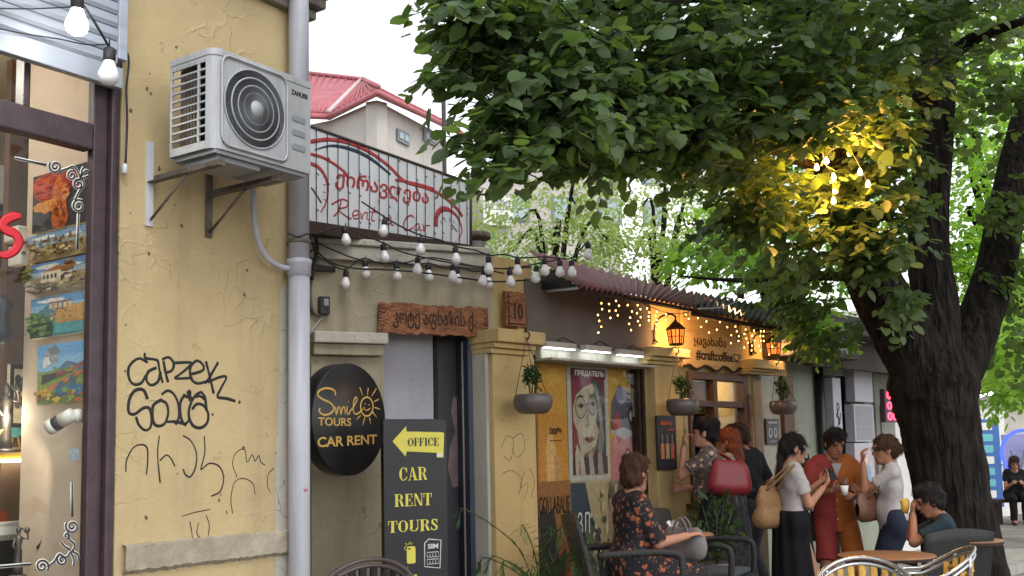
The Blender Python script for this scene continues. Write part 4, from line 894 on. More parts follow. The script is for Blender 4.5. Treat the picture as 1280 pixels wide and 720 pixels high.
picture(FI, ((38.6, 375.6), (104, 363), (106, 413), (38.6, 425.5)), 'painting', 'painting of a green river gorge with cliff houses, fourth from the top', 'painting',
        [(RC(0, 0, 1, 1), '#4a9a9e'), (RC(0, .55, 1, 1), '#8ab8d0'), (RC(0, .8, 1, 1), '#5a98c8'), (blot(.4, .9, .25, .05, 1), '#eeeade'), ([(.1, .6), (.3, .78), (.52, .86), (.75, .76), (1, .66), (1, .5), (.1, .5)], '#4e7e8e'), ([(0, .3), (0, .66), (.2, .6), (.45, .42), (.4, .3)], '#5e7a34'), ([(.48, .3), (.5, .62), (.62, .7), (1, .74), (1, .3)], '#c89a4a'), ([(0, 0), (0, .32), (.4, .36), (.48, .2), (.42, 0)], '#2e5230'), (RC(.46, .05, 1, .3), '#4aa0a8')] +
        dabs(60, 0, 0, .45, .6, ['#3a6a34', '#5a8a3e', '#24462a', '#7a9a4a'], .015, .05, 12) + dabs(40, .5, .3, 1, .7, ['#b07a3a', '#dcb060', '#94642e', '#e0c080'], .015, .04, 13, .6) + [(RC(.55 + .09 * i, .62, .61 + .09 * i, .74), '#d8b48a') for i in range(5)] + [(RC(.55 + .09 * i, .74, .61 + .09 * i, .78), '#a04a34') for i in range(5)], .03, .03, group=gP)
picture(FI, ((46, 432), (108.7, 425.5), (107, 500), (47.5, 509)), 'painting', 'painting of a steam train crossing a bridge, lowest on the papered wall', 'painting',
        [(RC(0, 0, 1, 1), '#8aa04e'), (RC(0, .55, 1, 1), '#8abce0'), (RC(0, .8, 1, 1), '#6aa8dc'), (blot(.3, .8, .14, .16, 1), '#9aa0aa'), (blot(.2, .7, .08, .1, 2), '#d8dade'), (blot(.36, .9, .12, .07, 3), '#787e8a'), ([(.4, .55), (.62, .7), (.85, .64), (1, .7), (1, .5), (.4, .5)], '#5a7a9a'), ([(0, .2), (.6, .42), (1, .56), (1, .5), (.6, .34), (0, .06)], '#c8763e'), ([(.1, .34), (.4, .44), (.42, .52), (.12, .5)], '#3a3e4a'), ([(.42, .44), (1, .62), (1, .66), (.42, .51)], '#a4483a'), (RC(.4, .12, 1, .3), '#3e7eb0'), (EL(.52, .28, .07, .1, 12), '#4a6a86'), (EL(.74, .36, .07, .1, 12), '#4a6a86')] +
        dabs(60, 0, 0, 1, .26, ['#d8a03a', '#5a7e34', '#c85e34', '#7aa04a', '#3a6aa0', '#e0c050'], .015, .045, 14) + dabs(24, .5, .46, 1, .6, ['#b8803a', '#7a8e3e', '#d0a24a'], .012, .03, 15), .03, .03, group=gP)
# --- framed butterflies, dish, shelf, case, statuettes, lamp, indoor unit in the window
FG = Frame(*FL.pt(0, 1.0, 0)[:2], 34.3)                               # a plane one metre inside the shop
t_, W, H = picture(FG, ((12, 456), (40, 456), (40, 533), (12, 536)), 'butterfly_frame', 'black frame holding two pinned butterflies in the shop window', 'picture frame',
        [(RC(0, 0, 1, 1), '#1c1a1a'), (RC(.18, .07, .82, .93), '#c8bca4')] + [(EL(.5 + sx * .15, zc_ + sz * .05, .15, .075, 10), c_) for zc_, c_ in ((.72, '#3a342e'), (.42, '#5a4e3e')) for sx in (-1, 1) for sz in (-1, 1)] + [(EL(.5, zc_, .025, .08, 8), '#241e1a') for zc_ in (.72, .42)], .03, .02, m='printed_picture')
mat('turquoise', S(90, 170, 178), .35, .2, 12); mat('gilt', S(206, 168, 70), .35, .2, 10); mat('bronze', S(86, 80, 76), .4, .35, 12, metal=.6); mat('red_lacquer', S(186, 50, 34), .35, .15); mat('lamp_white', S(214, 210, 202), .4, .05)
def fgp(px, py, dy=0.0): s_, z_ = FG.hit(px, py, dy); return FG.pt(s_, -dy, z_)
SHF = thing('display_shelf', 'gilt shelf of a glass display case in the shop window', 'shelf', T(fgp(0, 575)))
b0 = fgp(0, 575)
def wb(mb, px0, py0, px1, py1, dep, fr=FG, off=0.0, base=b0):
    x0, z1 = fr.hit(px0, py0, off); x1, z0 = fr.hit(px1, py1, off); P8 = [fr.pt(x, y, z) - base for x in (x0, x1) for y in (-off, -off + dep) for z in (z0, z1)]
    mb.add(P8, [(0, 1, 3, 2), (4, 6, 7, 5), (0, 4, 5, 1), (2, 3, 7, 6), (0, 2, 6, 4), (1, 5, 7, 3)])
q = MB(); wb(q, -60, 566, 42, 574, .5); q.build('gilt_board', 'gilt', SHF, bevel=.004)
q = MB(); wb(q, -60, 657, 48, 673, .5); q.build('lower_board', 'lamp_white', SHF, bevel=.004)
q = MB(); wb(q, 41, 575, 43, 656, .02); wb(q, -60, 575, 40, 656, .004, off=.0); q.build('glass_front', glass(), SHF)
q = MB(); wb(q, -60, 674, 60, 800, .45); q.build('cabinet', 'black_paint', SHF)
q = MB(); wb(q, 10, 636, 41, 650, .2, off=-.1); o = q.build('red_box', 'red_lacquer', M=T(b0)); tag(o, 'red lacquer box inside the glass display case', 'box')
q = MB(); wb(q, -20, 640, 9, 654, .15, off=-.05); mat('orange_cloth', S(206, 96, 40), .6, .3, 20); o = q.build('orange_box', 'orange_cloth', M=T(b0)); tag(o, 'orange box beside the red one inside the glass display case', 'box')
dp = fgp(20, 533); DISH = thing('turquoise_dish', 'round turquoise slatted dish on a small stand on the gilt shelf', 'dish', T(dp) @ Matrix.Rotation(FG.rz, 4, 'Z'))
q = MB(); q.lathe([(.0001, .014), (.045, .010), (.058, 0), (.05, -.008), (.0001, -.002)][::-1], 24, (0, 0, 0), ax=AXF)
for i in range(7): q.tube([(-.045, -.013, -.03 + .01 * i), (.045, -.013, -.03 + .01 * i)], .0025, 5)
q.build('dish', 'turquoise', DISH)
q = MB(); q.tube([(-.02, .01, -.12), (0, .01, 0)], .004, 5); q.tube([(.03, .01, -.12), (.01, .01, -.01)], .004, 5); q.tube([(-.06, .01, -.115), (.07, .01, -.115)], .006, 5); q.build('stand', 'gilt', DISH)
def statuette(name, label, px, py0, py1, dy, m, kind):
    b_ = fgp(px, py1, dy); h = fgp(px, py0, dy)[2] - b_[2]; t_ = thing(name, label, 'statuette', T(b_) @ Matrix.Rotation(FG.rz, 4, 'Z'))
    q = MB(); q.lathe([(h * .17, 0), (h * .17, h * .04), (h * .12, h * .06)], 14); q.build('base', m, t_)
    q = MB()
    if kind == 0:   # standing figure with a jar on the shoulder
        q.lathe([(h * .10, h * .06), (h * .085, h * .2), (h * .07, h * .42), (h * .075, h * .5), (h * .05, h * .6), (h * .08, h * .72), (h * .07, h * .78), (h * .025, h * .82), (h * .045, h * .88), (h * .05, h * .92), (h * .02, h * .99)], 14)
        q.tube([(h * .07, 0, h * .76), (h * .17, -.01, h * .72), (h * .16, -.01, h * .88), (h * .05, 0, h * .95)], h * .022, 6); q.tube([(-h * .07, 0, h * .76), (-h * .14, -.01, h * .62), (-h * .08, -.02, h * .52)], h * .022, 6)
        q.lathe([(h * .03, 0), (h * .06, h * .05), (h * .05, h * .1), (h * .025, h * .13)], 10, (h * .17, 0, h * .84))
    else:           # seated drinker with a tall hat
        q.lathe([(h * .17, h * .06), (h * .16, h * .2), (h * .10, h * .3), (h * .12, h * .46), (h * .10, h * .56), (h * .03, h * .6), (h * .06, h * .66), (h * .06, h * .72), (h * .075, h * .74), (h * .03, h * .99)], 14)
        q.tube([(h * .1, 0, h * .52), (h * .2, -.02, h * .42), (h * .08, -.05, h * .36)], h * .03, 6); q.tube([(-h * .1, 0, h * .52), (-h * .18, -.02, h * .44), (-h * .14, -.05, h * .6)], h * .03, 6)
        q.tube([(-.06 * h, -.05, h * .16), (-.12 * h, -.09, h * .2), (-.1 * h, -.09, h * .06)], h * .04, 6); q.tube([(.06 * h, -.05, h * .16), (.14 * h, -.09, h * .2), (.12 * h, -.09, h * .06)], h * .04, 6)
    q.build('figure', m, t_)
mat('terracotta_bronze', S(104, 72, 60), .45, .35, 14, metal=.4)
statuette('statuette', 'dark bronze standing figure with a jar at the shop window', 22, 657, 722, .5, 'bronze', 0)
statuette('statuette', 'small reddish seated figure in a tall hat at the shop window', 54, 648, 712, .45, 'terracotta_bronze', 1)
statuette('statuette', 'dark bronze bust-like figure beside the butterfly frame', 6, 478, 566, .15, 'bronze', 0)
# lit strip under the gilt board
sp_ = fgp(12, 578, .02) - b0; q = MB(); wb(q, -40, 575, 38, 577.5, .03, off=.012); q.build('lamp_strip', emis('case_strip', (1, .88, .66), 7), SHF)
ld = bpy.data.lights.new('case_light', 'POINT'); ld.energy = 2.5; ld.shadow_soft_size = .05; ld.color = (1, .84, .6); lo = bpy.data.objects.new('case_light', ld); col.objects.link(lo); lo.location = fgp(10, 520, .22)
q = MB(); bk = fgp(-6, 560, .1); bks = thing('souvenir_figures', 'gilt souvenir bowl beside the turquoise dish on the shelf', 'souvenir', T(bk)); q.lathe([(.03, 0), (.02, .02), (.05, .06), (.07, .09), (.06, .09), (.03, .04)], 16); q.build('bowl', 'gilt', bks)
# figurines and clutter at the left frame edge
o = MB(); b_ = fgp(2, 430, .3); o.lathe([(.03, 0), (.05, .06), (.03, .14), (.05, .2), (.02, .24)], 12); ob = o.build('dark_vase', 'black_paint', M=T(b_)); tag(ob, 'dark slim vase at the left edge of the shop window', 'vase')
# spotlight on the papered wall
s1 = FI.hit(100, 520, .05); b_ = FI.pt(s1[0], -.05, s1[1]); SPT = thing('spot_lamp', 'small white and grey spot lamp lit above the statuettes', 'lamp', T(b_))
a_ = at(101, 519, np.linalg.norm(b_[:2]) * .0 + b_[1]); d_ = unit(FI.pt(-.22, -.10, -.12) - FI.pt(0, 0, 0))
q = MB(); q.lathe([(.03, 0), (.035, .01), (.03, .03), (.01, .035)], 14, (0, 0, 0), ax=np.array((FI.u, (0, 0, 1.), -FI.i))); q.build('wall_mount', 'lamp_white', SPT)
e1 = unit(np.cross(d_, (0, 0, 1))); e2 = np.cross(e1, d_); AXS = np.array((e1, e2, d_))
q = MB(); q.lathe([(.022, -.02), (.032, -.015), (.034, .05)], 16, (-FI.i * .05), ax=AXS); q.build('body', 'lamp_white', SPT)
q = MB(); q.lathe([(.0345, .051), (.0345, .085)], 16, (-FI.i * .05), ax=AXS); q.build('band', 'ac_dark', SPT)
q = MB(); q.lathe([(.036, .086), (.036, .12)], 16, (-FI.i * .05), ax=AXS); q.build('head', 'lamp_white', SPT)
q = MB(); q.lathe([(.034, .121), (.030, .122)], 16, (-FI.i * .05), ax=AXS); q.build('lens', emis('spot_lens', (1, .93, .8), 6), SPT)
ld = bpy.data.lights.new('spot_light', 'SPOT'); ld.energy = 6; ld.spot_size = R(110); ld.shadow_soft_size = .03; ld.color = (1, .86, .68)
lo = bpy.data.objects.new('spot_light', ld); col.objects.link(lo); lo.location = b_ - FI.i * .05 + d_ * .13; lo.rotation_euler = Vector(-d_).to_track_quat('Z', 'Y').to_euler()
# unseen lamp added under the ceiling to brighten the shop interior
cl_ = FL.pt(sF - .9, .62, 3.55); CL = thing('shop_fill_lamp', 'ceiling lamp inside the shop behind the window', 'lamp', T(cl_))
q = MB(); q.lathe([(.12, .0), (.14, .02), (.14, .06), (.05, .08)], 18); q.build('housing', 'lamp_white', CL)
ld = bpy.data.lights.new('shop_fill_light', 'POINT'); ld.energy = 14; ld.shadow_soft_size = .12; ld.color = (1, .92, .82); lo = bpy.data.objects.new('shop_fill_light', ld); col.objects.link(lo); lo.location = cl_ - np.array((0, 0, .12))
# indoor air conditioner seen through the glass
ip = FG.hit(10, 240, -.6); IU = thing('indoor_unit', 'white indoor air conditioner high inside the shop', 'air conditioner', FG.mat(ip[0] - .62, .55, ip[1] - .14))
q = MB(); q.add([(0, 0, .06), (.8, 0, .06), (.8, 0, .28), (0, 0, .28), (0, .2, 0), (.8, .2, 0), (.8, .2, .3), (0, .2, .3), (0, .06, 0), (.8, .06, 0)], [(0, 1, 2, 3), (3, 2, 6, 7), (1, 9, 5, 6, 2), (0, 3, 7, 4, 8), (8, 9, 1, 0), (4, 5, 9, 8)]); q.build('casing', 'lamp_white', IU, bevel=.01)
q = MB(); q.box(.03, -.004, .015, .77, .05, .045); q.build('outlet_flap', 'ac_dark', IU)
q = MB(); q.box(.70, -.003, .1, .76, -.0005, .115); q.build('badge', 'ac_dark', IU)
for (x_, y_, w2, h2, lb) in ((27, 293, .1, .075, 'upper'), (31, 320, .09, .10, 'lower')):
    s_, z_ = FI.hit(x_ + 3, y_, .0); q = MB(); q.box(s_ - w2 * 1.0, -.05, z_ - h2 / 2, s_ + w2 * .3, 0, z_ + h2 / 2); o = q.build('junction_box', 'lamp_white', M=FI.mat(), bevel=.006); tag(o, '%s white junction box on the papered wall' % lb, 'junction box')
# decals on the glass: scrolled corners and a red letter
mat('vinyl_black', S(30, 30, 32), .5, 0); mat('vinyl_red', S(196, 30, 44), .45, 0)
def scroll(pts_list, wd, zoff, m, nm, k, ox, oy):
    q = MB()
    for i, st in enumerate(pts_list): q.stroke([FL.hit(ox + a / k, oy + b / k, -.042) for a, b in st], wd, .0435 + zoff - .0001 * (i % 6), .0006)
    return q.build(nm, m, pane)
def spiral(cx_, cz_, r0, r1, a0, turns, n=22): return [(cx_ + (r0 + (r1 - r0) * i / n) * math.cos(R(a0 + 360 * turns * i / n)), cz_ + (r0 + (r1 - r0) * i / n) * math.sin(R(a0 + 360 * turns * i / n))) for i in range(n + 1)]
up_s = [[(50, 20), (155, 43)], spiral(185, 48, 4, 22, 0, 1.6) , [(205, 62), (225, 55), (245, 48), (262, 70), (268, 90)], spiral(240, 78, 4, 16, 180, 1.3), spiral(262, 180, 4, 22, 90, 1.6), [(250, 160), (265, 130), (280, 110), (272, 90), (248, 98)], spiral(262, 108, 4, 18, 200, 1.2), [(262, 205), (258, 325)], [(268, 85), (285, 62), (296, 66)], [(270, 80), (274, 58), (280, 52)], [(272, 88), (296, 80)]]
lo_s = [[(0, 690), (100, 682)], spiral(135, 688, 4, 22, 180, 1.6), [(152, 690), (175, 672), (190, 650), (212, 660), (228, 640)], spiral(200, 668, 4, 18, 90, 1.4), spiral(232, 560, 4, 22, 0, 1.6), [(218, 575), (222, 600), (240, 620), (232, 640)], [(232, 530), (232, 418)], [(230, 640), (250, 650), (254, 668)], [(228, 645), (238, 668), (236, 688)], [(225, 635), (205, 622), (196, 610)], spiral(214, 590, 3, 10, 90, 1)]
scroll(up_s, .016, .0, 'white_vinyl', 'scroll_decal', 2.667, 0, 190); scroll(up_s, .008, -.0016, 'vinyl_black', 'scroll_decal', 2.667, 0, 190)
scroll(lo_s, .016, .0, 'white_vinyl', 'scroll_decal', 2.571, 0, 440); scroll(lo_s, .008, -.0016, 'vinyl_black', 'scroll_decal', 2.571, 0, 440)
scroll([[(72, 214), (50, 214), (22, 226), (10, 248), (26, 262), (52, 274), (64, 300), (50, 328), (20, 344), (-10, 338)]], [.02, .04, .045, .04, .045, .045, .045, .04, .035, .02], 0, 'vinyl_red', 'letter_decal', 2.667, 0, 190)
q = MB(); mat('sticker_blue', S(120, 160, 200), .5, 0, c2=S(220, 226, 230), scale=60); pts = [FI.hit(x, y, .001) for x, y in ((86, 561), (99, 559), (99, 575), (86, 577))]; q.prism(pts, -.001, .0); o = q.build('sticker', 'sticker_blue', M=FI.mat()); tag(o, 'blue and white paper sticker on the papered wall', 'sticker')

# ------------------------------------------------------------------ posters behind the café window glass
gQ = 'posters behind the café window'
PO = -.10
def poster(c4, label, layers, name='poster'): return picture(FC, c4, name, label, 'poster', layers, .003, PO, 'printed_picture', gQ, 'white_vinyl')
t_, W, H = poster(((669, 447), (708, 451), (709, 601), (671, 602)), 'orange poster with a small line of black lettering, left in the window',
       [(RC(0, 0, 1, 1), '#c8862c'), (RC(0, .55, 1, 1), '#cf9334'), (blot(.6, .85, .2, .08, 2), '#d8a044'), (blot(.45, .12, .2, .3, 4), '#d8a866'), (RC(.55, .0, .75, .2), '#c08a54'), (RC(0, 0, .06, 1), '#ad6a26')])
q = MB(); text(q, 'ქვევრი', W * .40, H * .38, W * .80, H * .445, -.006, .001, .02); text(q, 'wine and more bar', W * .40, H * .325, W * .80, H * .338, -.006, .001); q.build('lettering', 'burnt_wood', t_)
t_, W, H = poster(((671, 602), (714, 600), (715, 760), (671, 765)), 'rust brown poster with a dark horned silhouette, low in the window',
       [(RC(0, 0, 1, 1), '#9a5432'), (RC(0, .62, 1, 1), '#94602e'), (blot(.35, .35, .3, .4, 3, 16, .2), '#3a2c2a'), ([(.05, .7), (.2, .84), (.32, .74), (.5, .8), (.62, .5), (.2, .4)], '#342826'), ([(.62, .4), (.85, .48), (.8, .25), (.62, .2)], '#3e302c')] + [([(.6 + .03 * i, .5 + .05 * i), (.95, .66 + .04 * i), (.95, .68 + .04 * i), (.6 + .03 * i, .52 + .05 * i)], '#5a3428') for i in range(4)])
q = MB(); text(q, 'ICOLLABALIE', W * .04, H * .74, W * .97, H * .88, -.006, .001, .0); q.build('lettering', 'burnt_wood', t_)
face = [(RC(0, 0, 1, 1), '#bdb2a4'), (RC(.09, .05, .91, .945), '#7c2c3c'), ([(.12, .30), (.12, .60), (.2, .72), (.40, .79), (.60, .82), (.74, .72), (.78, .5), (.70, .34), (.55, .2), (.4, .17), (.25, .2)], '#b8a68e'),
        ([(.58, .84), (.72, .86), (.84, .78), (.9, .6), (.9, .2), (.74, .16), (.64, .26), (.74, .42), (.66, .5), (.72, .6), (.62, .72), (.66, .78)], '#4c4846')] + [([(.66 + .04 * i, .82 - .05 * i), (.70 + .035 * i, .81 - .05 * i), (.80 + .02 * i, .5 - .05 * i), (.72 + .03 * i, .24), (.70 + .03 * i, .24), (.765 + .02 * i, .5 - .05 * i)], '#8e8780') for i in range(4)] + [
        ([(.12, .3), (.12, .5), (.2, .42), (.26, .26)], '#8a3644'), (EL(.30, .615, .125, .095, 24), '#3a322c'), (EL(.30, .615, .115, .086, 24), '#b3a28a'), (EL(.585, .635, .115, .085, 24), '#3a322c'), (EL(.585, .635, .105, .076, 24), '#9a8d7c'), ([(.41, .635), (.48, .645), (.48, .655), (.41, .645)], '#3a322c'),
        ([(.2, .63), (.3, .655), (.4, .63), (.3, .605)], '#6a5c4e'), (EL(.31, .63, .03, .022, 12), '#2a2420'), ([(.5, .65), (.59, .668), (.67, .645), (.59, .63)], '#5e5348'), (EL(.59, .648, .028, .02, 12), '#2a2420'), ([(.18, .69), (.3, .725), (.42, .70), (.3, .705)], '#4a4038'), ([(.49, .715), (.6, .74), (.69, .715), (.6, .722)], '#4a4038'),
        ([(.44, .64), (.5, .47), (.46, .44), (.38, .46), (.43, .48)], '#9a866c'), ([(.36, .345), (.43, .37), (.48, .36), (.54, .375), (.62, .35), (.5, .315)], '#7a3e40'), ([(.36, .345), (.62, .35), (.5, .34)], '#4a2628'), ([(.3, .2), (.55, .2), (.66, .3), (.6, .25), (.4, .17)], '#93816a'), (RC(.09, .05, .91, .2), '#4e3a3c'),
        ([(.13, .05), (.12, .24), (.18, .32), (.23, .22), (.28, .31), (.32, .2), (.36, .05)], '#b8a896'), ([(.2, .05), (.22, .2), (.25, .05)], '#8e4a52'), ([(.46, .05), (.44, .22), (.52, .27), (.58, .05)], '#a89a8a'), ([(.66, .05), (.66, .22), (.76, .26), (.8, .05)], '#9a8e84'), (RC(.09, .86, .91, .945), '#7c2c3c')]
t_, W, H = poster(((708, 451), (761, 456), (761, 598), (712, 603)), 'red poster with a large face in round glasses and white lettering', face)
q = MB(); text(q, 'ПРЕДАТЕЛЬ', W * .14, H * .875, W * .86, H * .93, -.0235, .001, .05); q.build('lettering', 'white_vinyl', t_)
t_, W, H = poster(((761, 456), (797, 460), (797, 600), (761, 599)), 'yellow poster with a grey and pink film camera figure',
       [(RC(0, 0, 1, 1), '#c8983e'), ([(.05, .45), (.1, .68), (.4, .84), (.75, .7), (.9, .62), (.88, .38), (.4, .4)], '#5e5a64'), (EL(.45, .74, .2, .08, 14), '#8a86a0'), (EL(.78, .56, .12, .08, 14), '#24222a'), (EL(.78, .56, .07, .05, 14), '#b8a894'), ([(.0, .0), (.05, .36), (.5, .42), (1, .34), (1, 0)], '#c07a7a'), ([(.1, .5), (.32, .6), (.5, .4), (.3, .3)], '#b04a44'), (EL(.6, .22, .1, .06, 12), '#8a3440'), (EL(.6, .22, .05, .03, 12), '#caa0a0'), ([(.0, .42), (.5, .46), (.95, .4), (.5, .35)], '#b4aab0')])
q = MB(); text(q, 'СЭЛ', 0, 0, H * .28, W * .36, 0, .001, .02); V_ = [(W * .62 + z, -.0065 + y, H * .97 - x) for x, y, z in q.v]; q.v = V_; q.build('lettering', 'sign_navy', t_)
t_, W, H = poster(((714, 604), (760, 601), (762, 770), (716, 770)), 'slate blue and beige poster, low behind the seated woman',
       [(RC(0, 0, 1, 1), '#3a424c'), ([(.4, 1), (1, 1), (1, .3), (.75, .6), (.55, .75)], '#b09a74'), ([(.35, .75), (.7, .6), (.72, .1), (.4, 0)], '#6a665c')] + dabs(40, .4, .1, 1, .95, ['#8a7c62', '#c4ae86', '#5a564e'], .015, .04, 7))
q = MB(); text(q, 'ЗЛ', W * .10, H * .62, W * .42, H * .78, -.03, .001, .0); q.build('lettering', 'white_vinyl', t_)
t_, W, H = poster(((761, 600), (797, 601), (798, 770), (762, 770)), 'pale brown poster, low at the right of the window', [(RC(0, 0, 1, 1), '#9a8468')] + dabs(50, 0, 0, 1, 1, ['#7a6a58', '#b49c7c', '#6a5648', '#a88c70'], .02, .06, 17))
# ------------------------------------------------------------------ three LED strip fixtures on the shelf
for i, (xa, ya, xb, yb) in enumerate(((683, 428, 721, 438), (732, 432, 765, 442), (775, 437, 806, 447))):
    x0, z1 = FC.hit(xa, ya, .14); x1, z0 = FC.hit(xb, yb, .14); z0 = (z0 + hz_(FC, xa, yb - 5, .14)) / 2; z1 = z0 + .065
    t_ = thing('led_flood_light', '%s LED strip light above the poster window' % ('left', 'middle', 'right')[i], 'light', FC.mat(x0, -.14, z0), 'strip lights above the poster window')
    q = MB(); q.box(0, 0, .004, x1 - x0, .06, .05); q.build('housing', 'pale_plaster', t_, bevel=.005)
    q = MB(); q.box(.01, .006, -.002, x1 - x0 - .01, .05, .0035); q.build('diffuser', emis('led_white', (.92, 1.0, .98), 3.5), t_)
    q = MB(); q.tube(smooth_path([((x1 - x0) * .5, .05, .066), ((x1 - x0) * .6, .02, .09), ((x1 - x0) * .8, .04, .085), (x1 - x0 + .05, .04, .05)], 4), .005, 5); q.build('cord', 'black_rubber', t_)
# ------------------------------------------------------------------ hanging bowl planters
mat('bowl_glaze', S(92, 82, 80), .35, .12, 8); mat('soil', S(50, 38, 30), .95, .3, 30); mat('stem_green', S(66, 84, 44), .7, .2)
def leafmat(name, c, c2, tr=.3, rough=.45, gloss=.5):
    M = bpy.data.materials.new(name); M.use_nodes = True; t = M.node_tree; b = t.nodes['Principled BSDF']; b.inputs['Roughness'].default_value = rough; b.inputs['Specular IOR Level'].default_value = gloss
    N = t.nodes.new; L = t.links.new
    tc = N('ShaderNodeTexCoord'); n = N('ShaderNodeTexNoise'); n.inputs['Scale'].default_value = 2.4; n.inputs['Detail'].default_value = 3; L(tc.outputs['Object'], n.inputs['Vector'])
    at_ = N('ShaderNodeAttribute'); at_.attribute_name = 'Col'
    oi = N('ShaderNodeObjectInfo')
    r = N('ShaderNodeMix'); r.data_type = 'RGBA'; r.inputs[6].default_value = tuple(c)[:3] + (1,); r.inputs[7].default_value = tuple(c2)[:3] + (1,)
    ad = N('ShaderNodeMath'); ad.operation = 'MULTIPLY_ADD'; ad.inputs[1].default_value = .6; L(at_.outputs['Fac'], ad.inputs[0]); L(oi.outputs['Random'], ad.inputs[2]); 
    mu = N('ShaderNodeMath'); mu.operation = 'MULTIPLY'; mu.use_clamp = True; mu.inputs[1].default_value = .7; L(ad.outputs[0], mu.inputs[0]); L(mu.outputs[0], r.inputs[0])
    L(r.outputs[2], b.inputs['Base Color'])
    tl_ = N('ShaderNodeBsdfTranslucent'); br_ = N('ShaderNodeMix'); br_.data_type = 'RGBA'; br_.blend_type = 'MULTIPLY'; br_.inputs[0].default_value = 1; br_.inputs[7].default_value = (1.5, 1.6, .55, 1); L(r.outputs[2], br_.inputs[6]); L(br_.outputs[2], tl_.inputs['Color'])
    mx_ = N('ShaderNodeMixShader'); mx_.inputs[0].default_value = tr; L(b.outputs[0], mx_.inputs[1]); L(tl_.outputs[0], mx_.inputs[2]); L(mx_.outputs[0], t.nodes['Material Output'].inputs['Surface']); MATS[name] = M; return M
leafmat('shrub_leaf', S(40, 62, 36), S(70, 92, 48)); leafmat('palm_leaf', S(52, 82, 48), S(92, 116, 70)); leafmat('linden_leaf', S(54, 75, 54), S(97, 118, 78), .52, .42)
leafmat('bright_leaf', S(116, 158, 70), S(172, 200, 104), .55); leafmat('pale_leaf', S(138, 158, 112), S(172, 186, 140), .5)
def leaves_np(base, P_, N_, D_, size, rnd):
    """instance a leaf template (n verts, faces) at points P with normal N and direction D"""
    bv, bf = base; D_ = D_ / np.linalg.norm(D_, axis=1, keepdims=True); X_ = np.cross(D_, N_); X_ /= np.maximum(np.linalg.norm(X_, axis=1, keepdims=True), 1e-6); Z_ = np.cross(X_, D_)
    wv = .78 + .34 * np.modf(rnd * 37.7)[0]; cv_ = -1.2 + 4.0 * np.modf(rnd * 91.3)[0]
    Z_ = Z_ * cv_[:, None]; X_ = X_ * wv[:, None]
    V_ = P_[:, None, :] + size[:, None, None] * (X_[:, None, :] * bv[None, :, 0:1] + D_[:, None, :] * bv[None, :, 1:2] + Z_[:, None, :] * bv[None, :, 2:3])
    n = len(P_); nv = len(bv); F_ = (np.arange(n)[:, None, None] * nv + np.asarray(bf)[None]).reshape(-1, len(bf[0])); return V_.reshape(-1, 3), F_, np.repeat(rnd, len(bf))
def np_mesh(name, V_, F_, cv=None, smooth=False):
    me = bpy.data.meshes.new(name); k = F_.shape[1]
    me.vertices.add(len(V_)); me.vertices.foreach_set('co', np.ascontiguousarray(V_, np.float32).ravel()); me.loops.add(F_.size); me.loops.foreach_set('vertex_index', np.ascontiguousarray(F_, np.int32).ravel())
    me.polygons.add(len(F_)); me.polygons.foreach_set('loop_start', np.arange(0, F_.size, k, dtype=np.int32)); me.polygons.foreach_set('loop_total', np.full(len(F_), k, np.int32))
    if smooth: me.polygons.foreach_set('use_smooth', np.ones(len(F_), bool))
    if cv is not None:
        ca = me.attributes.new('Col', 'FLOAT', 'FACE'); ca.data.foreach_set('value', np.ascontiguousarray(cv, np.float32))
    me.update(calc_edges=True); return me
# small oval leaf (two quads folded on the midrib)
OVAL = (np.array(((0, 0, 0), (.28, .35, .06), (.24, .72, .05), (0, 1, -.04), (-.24, .72, .05), (-.28, .35, .06), (0, .5, -.02))), [(0, 1, 6), (1, 2, 6), (2, 3, 6), (3, 4, 6), (4, 5, 6), (5, 0, 6)])
# heart-shaped linden leaf
HEART = (np.array(((0, .04, 0), (.2, -.06, .02), (.42, .1, .05), (.49, .38, .05), (.36, .68, .03), (0, .98, -.08), (-.36, .68, .03), (-.49, .38, .05), (-.42, .1, .05), (-.2, -.06, .02), (0, .42, -.03))), [(0, 1, 10), (1, 2, 10), (2, 3, 10), (3, 4, 10), (4, 5, 10), (5, 6, 10), (6, 7, 10), (7, 8, 10), (8, 9, 10), (9, 0, 10)])
def shrub_leaves(n, c, rad, size, seed, up=.6, base=OVAL):
    r = np.random.RandomState(seed); d = r.normal(size=(n, 3)); d /= np.linalg.norm(d, axis=1, keepdims=True); q = d * (r.random(n) ** .5)[:, None] * np.asarray(rad) + np.asarray(c)
    D_ = d + r.normal(scale=.5, size=(n, 3)); D_[:, 2] += up * .5; N_ = r.normal(scale=.6, size=(n, 3)); N_[:, 2] += 1
    return leaves_np(base, q, N_, D_, r.uniform(.7, 1.3, n) * size, r.random(n))
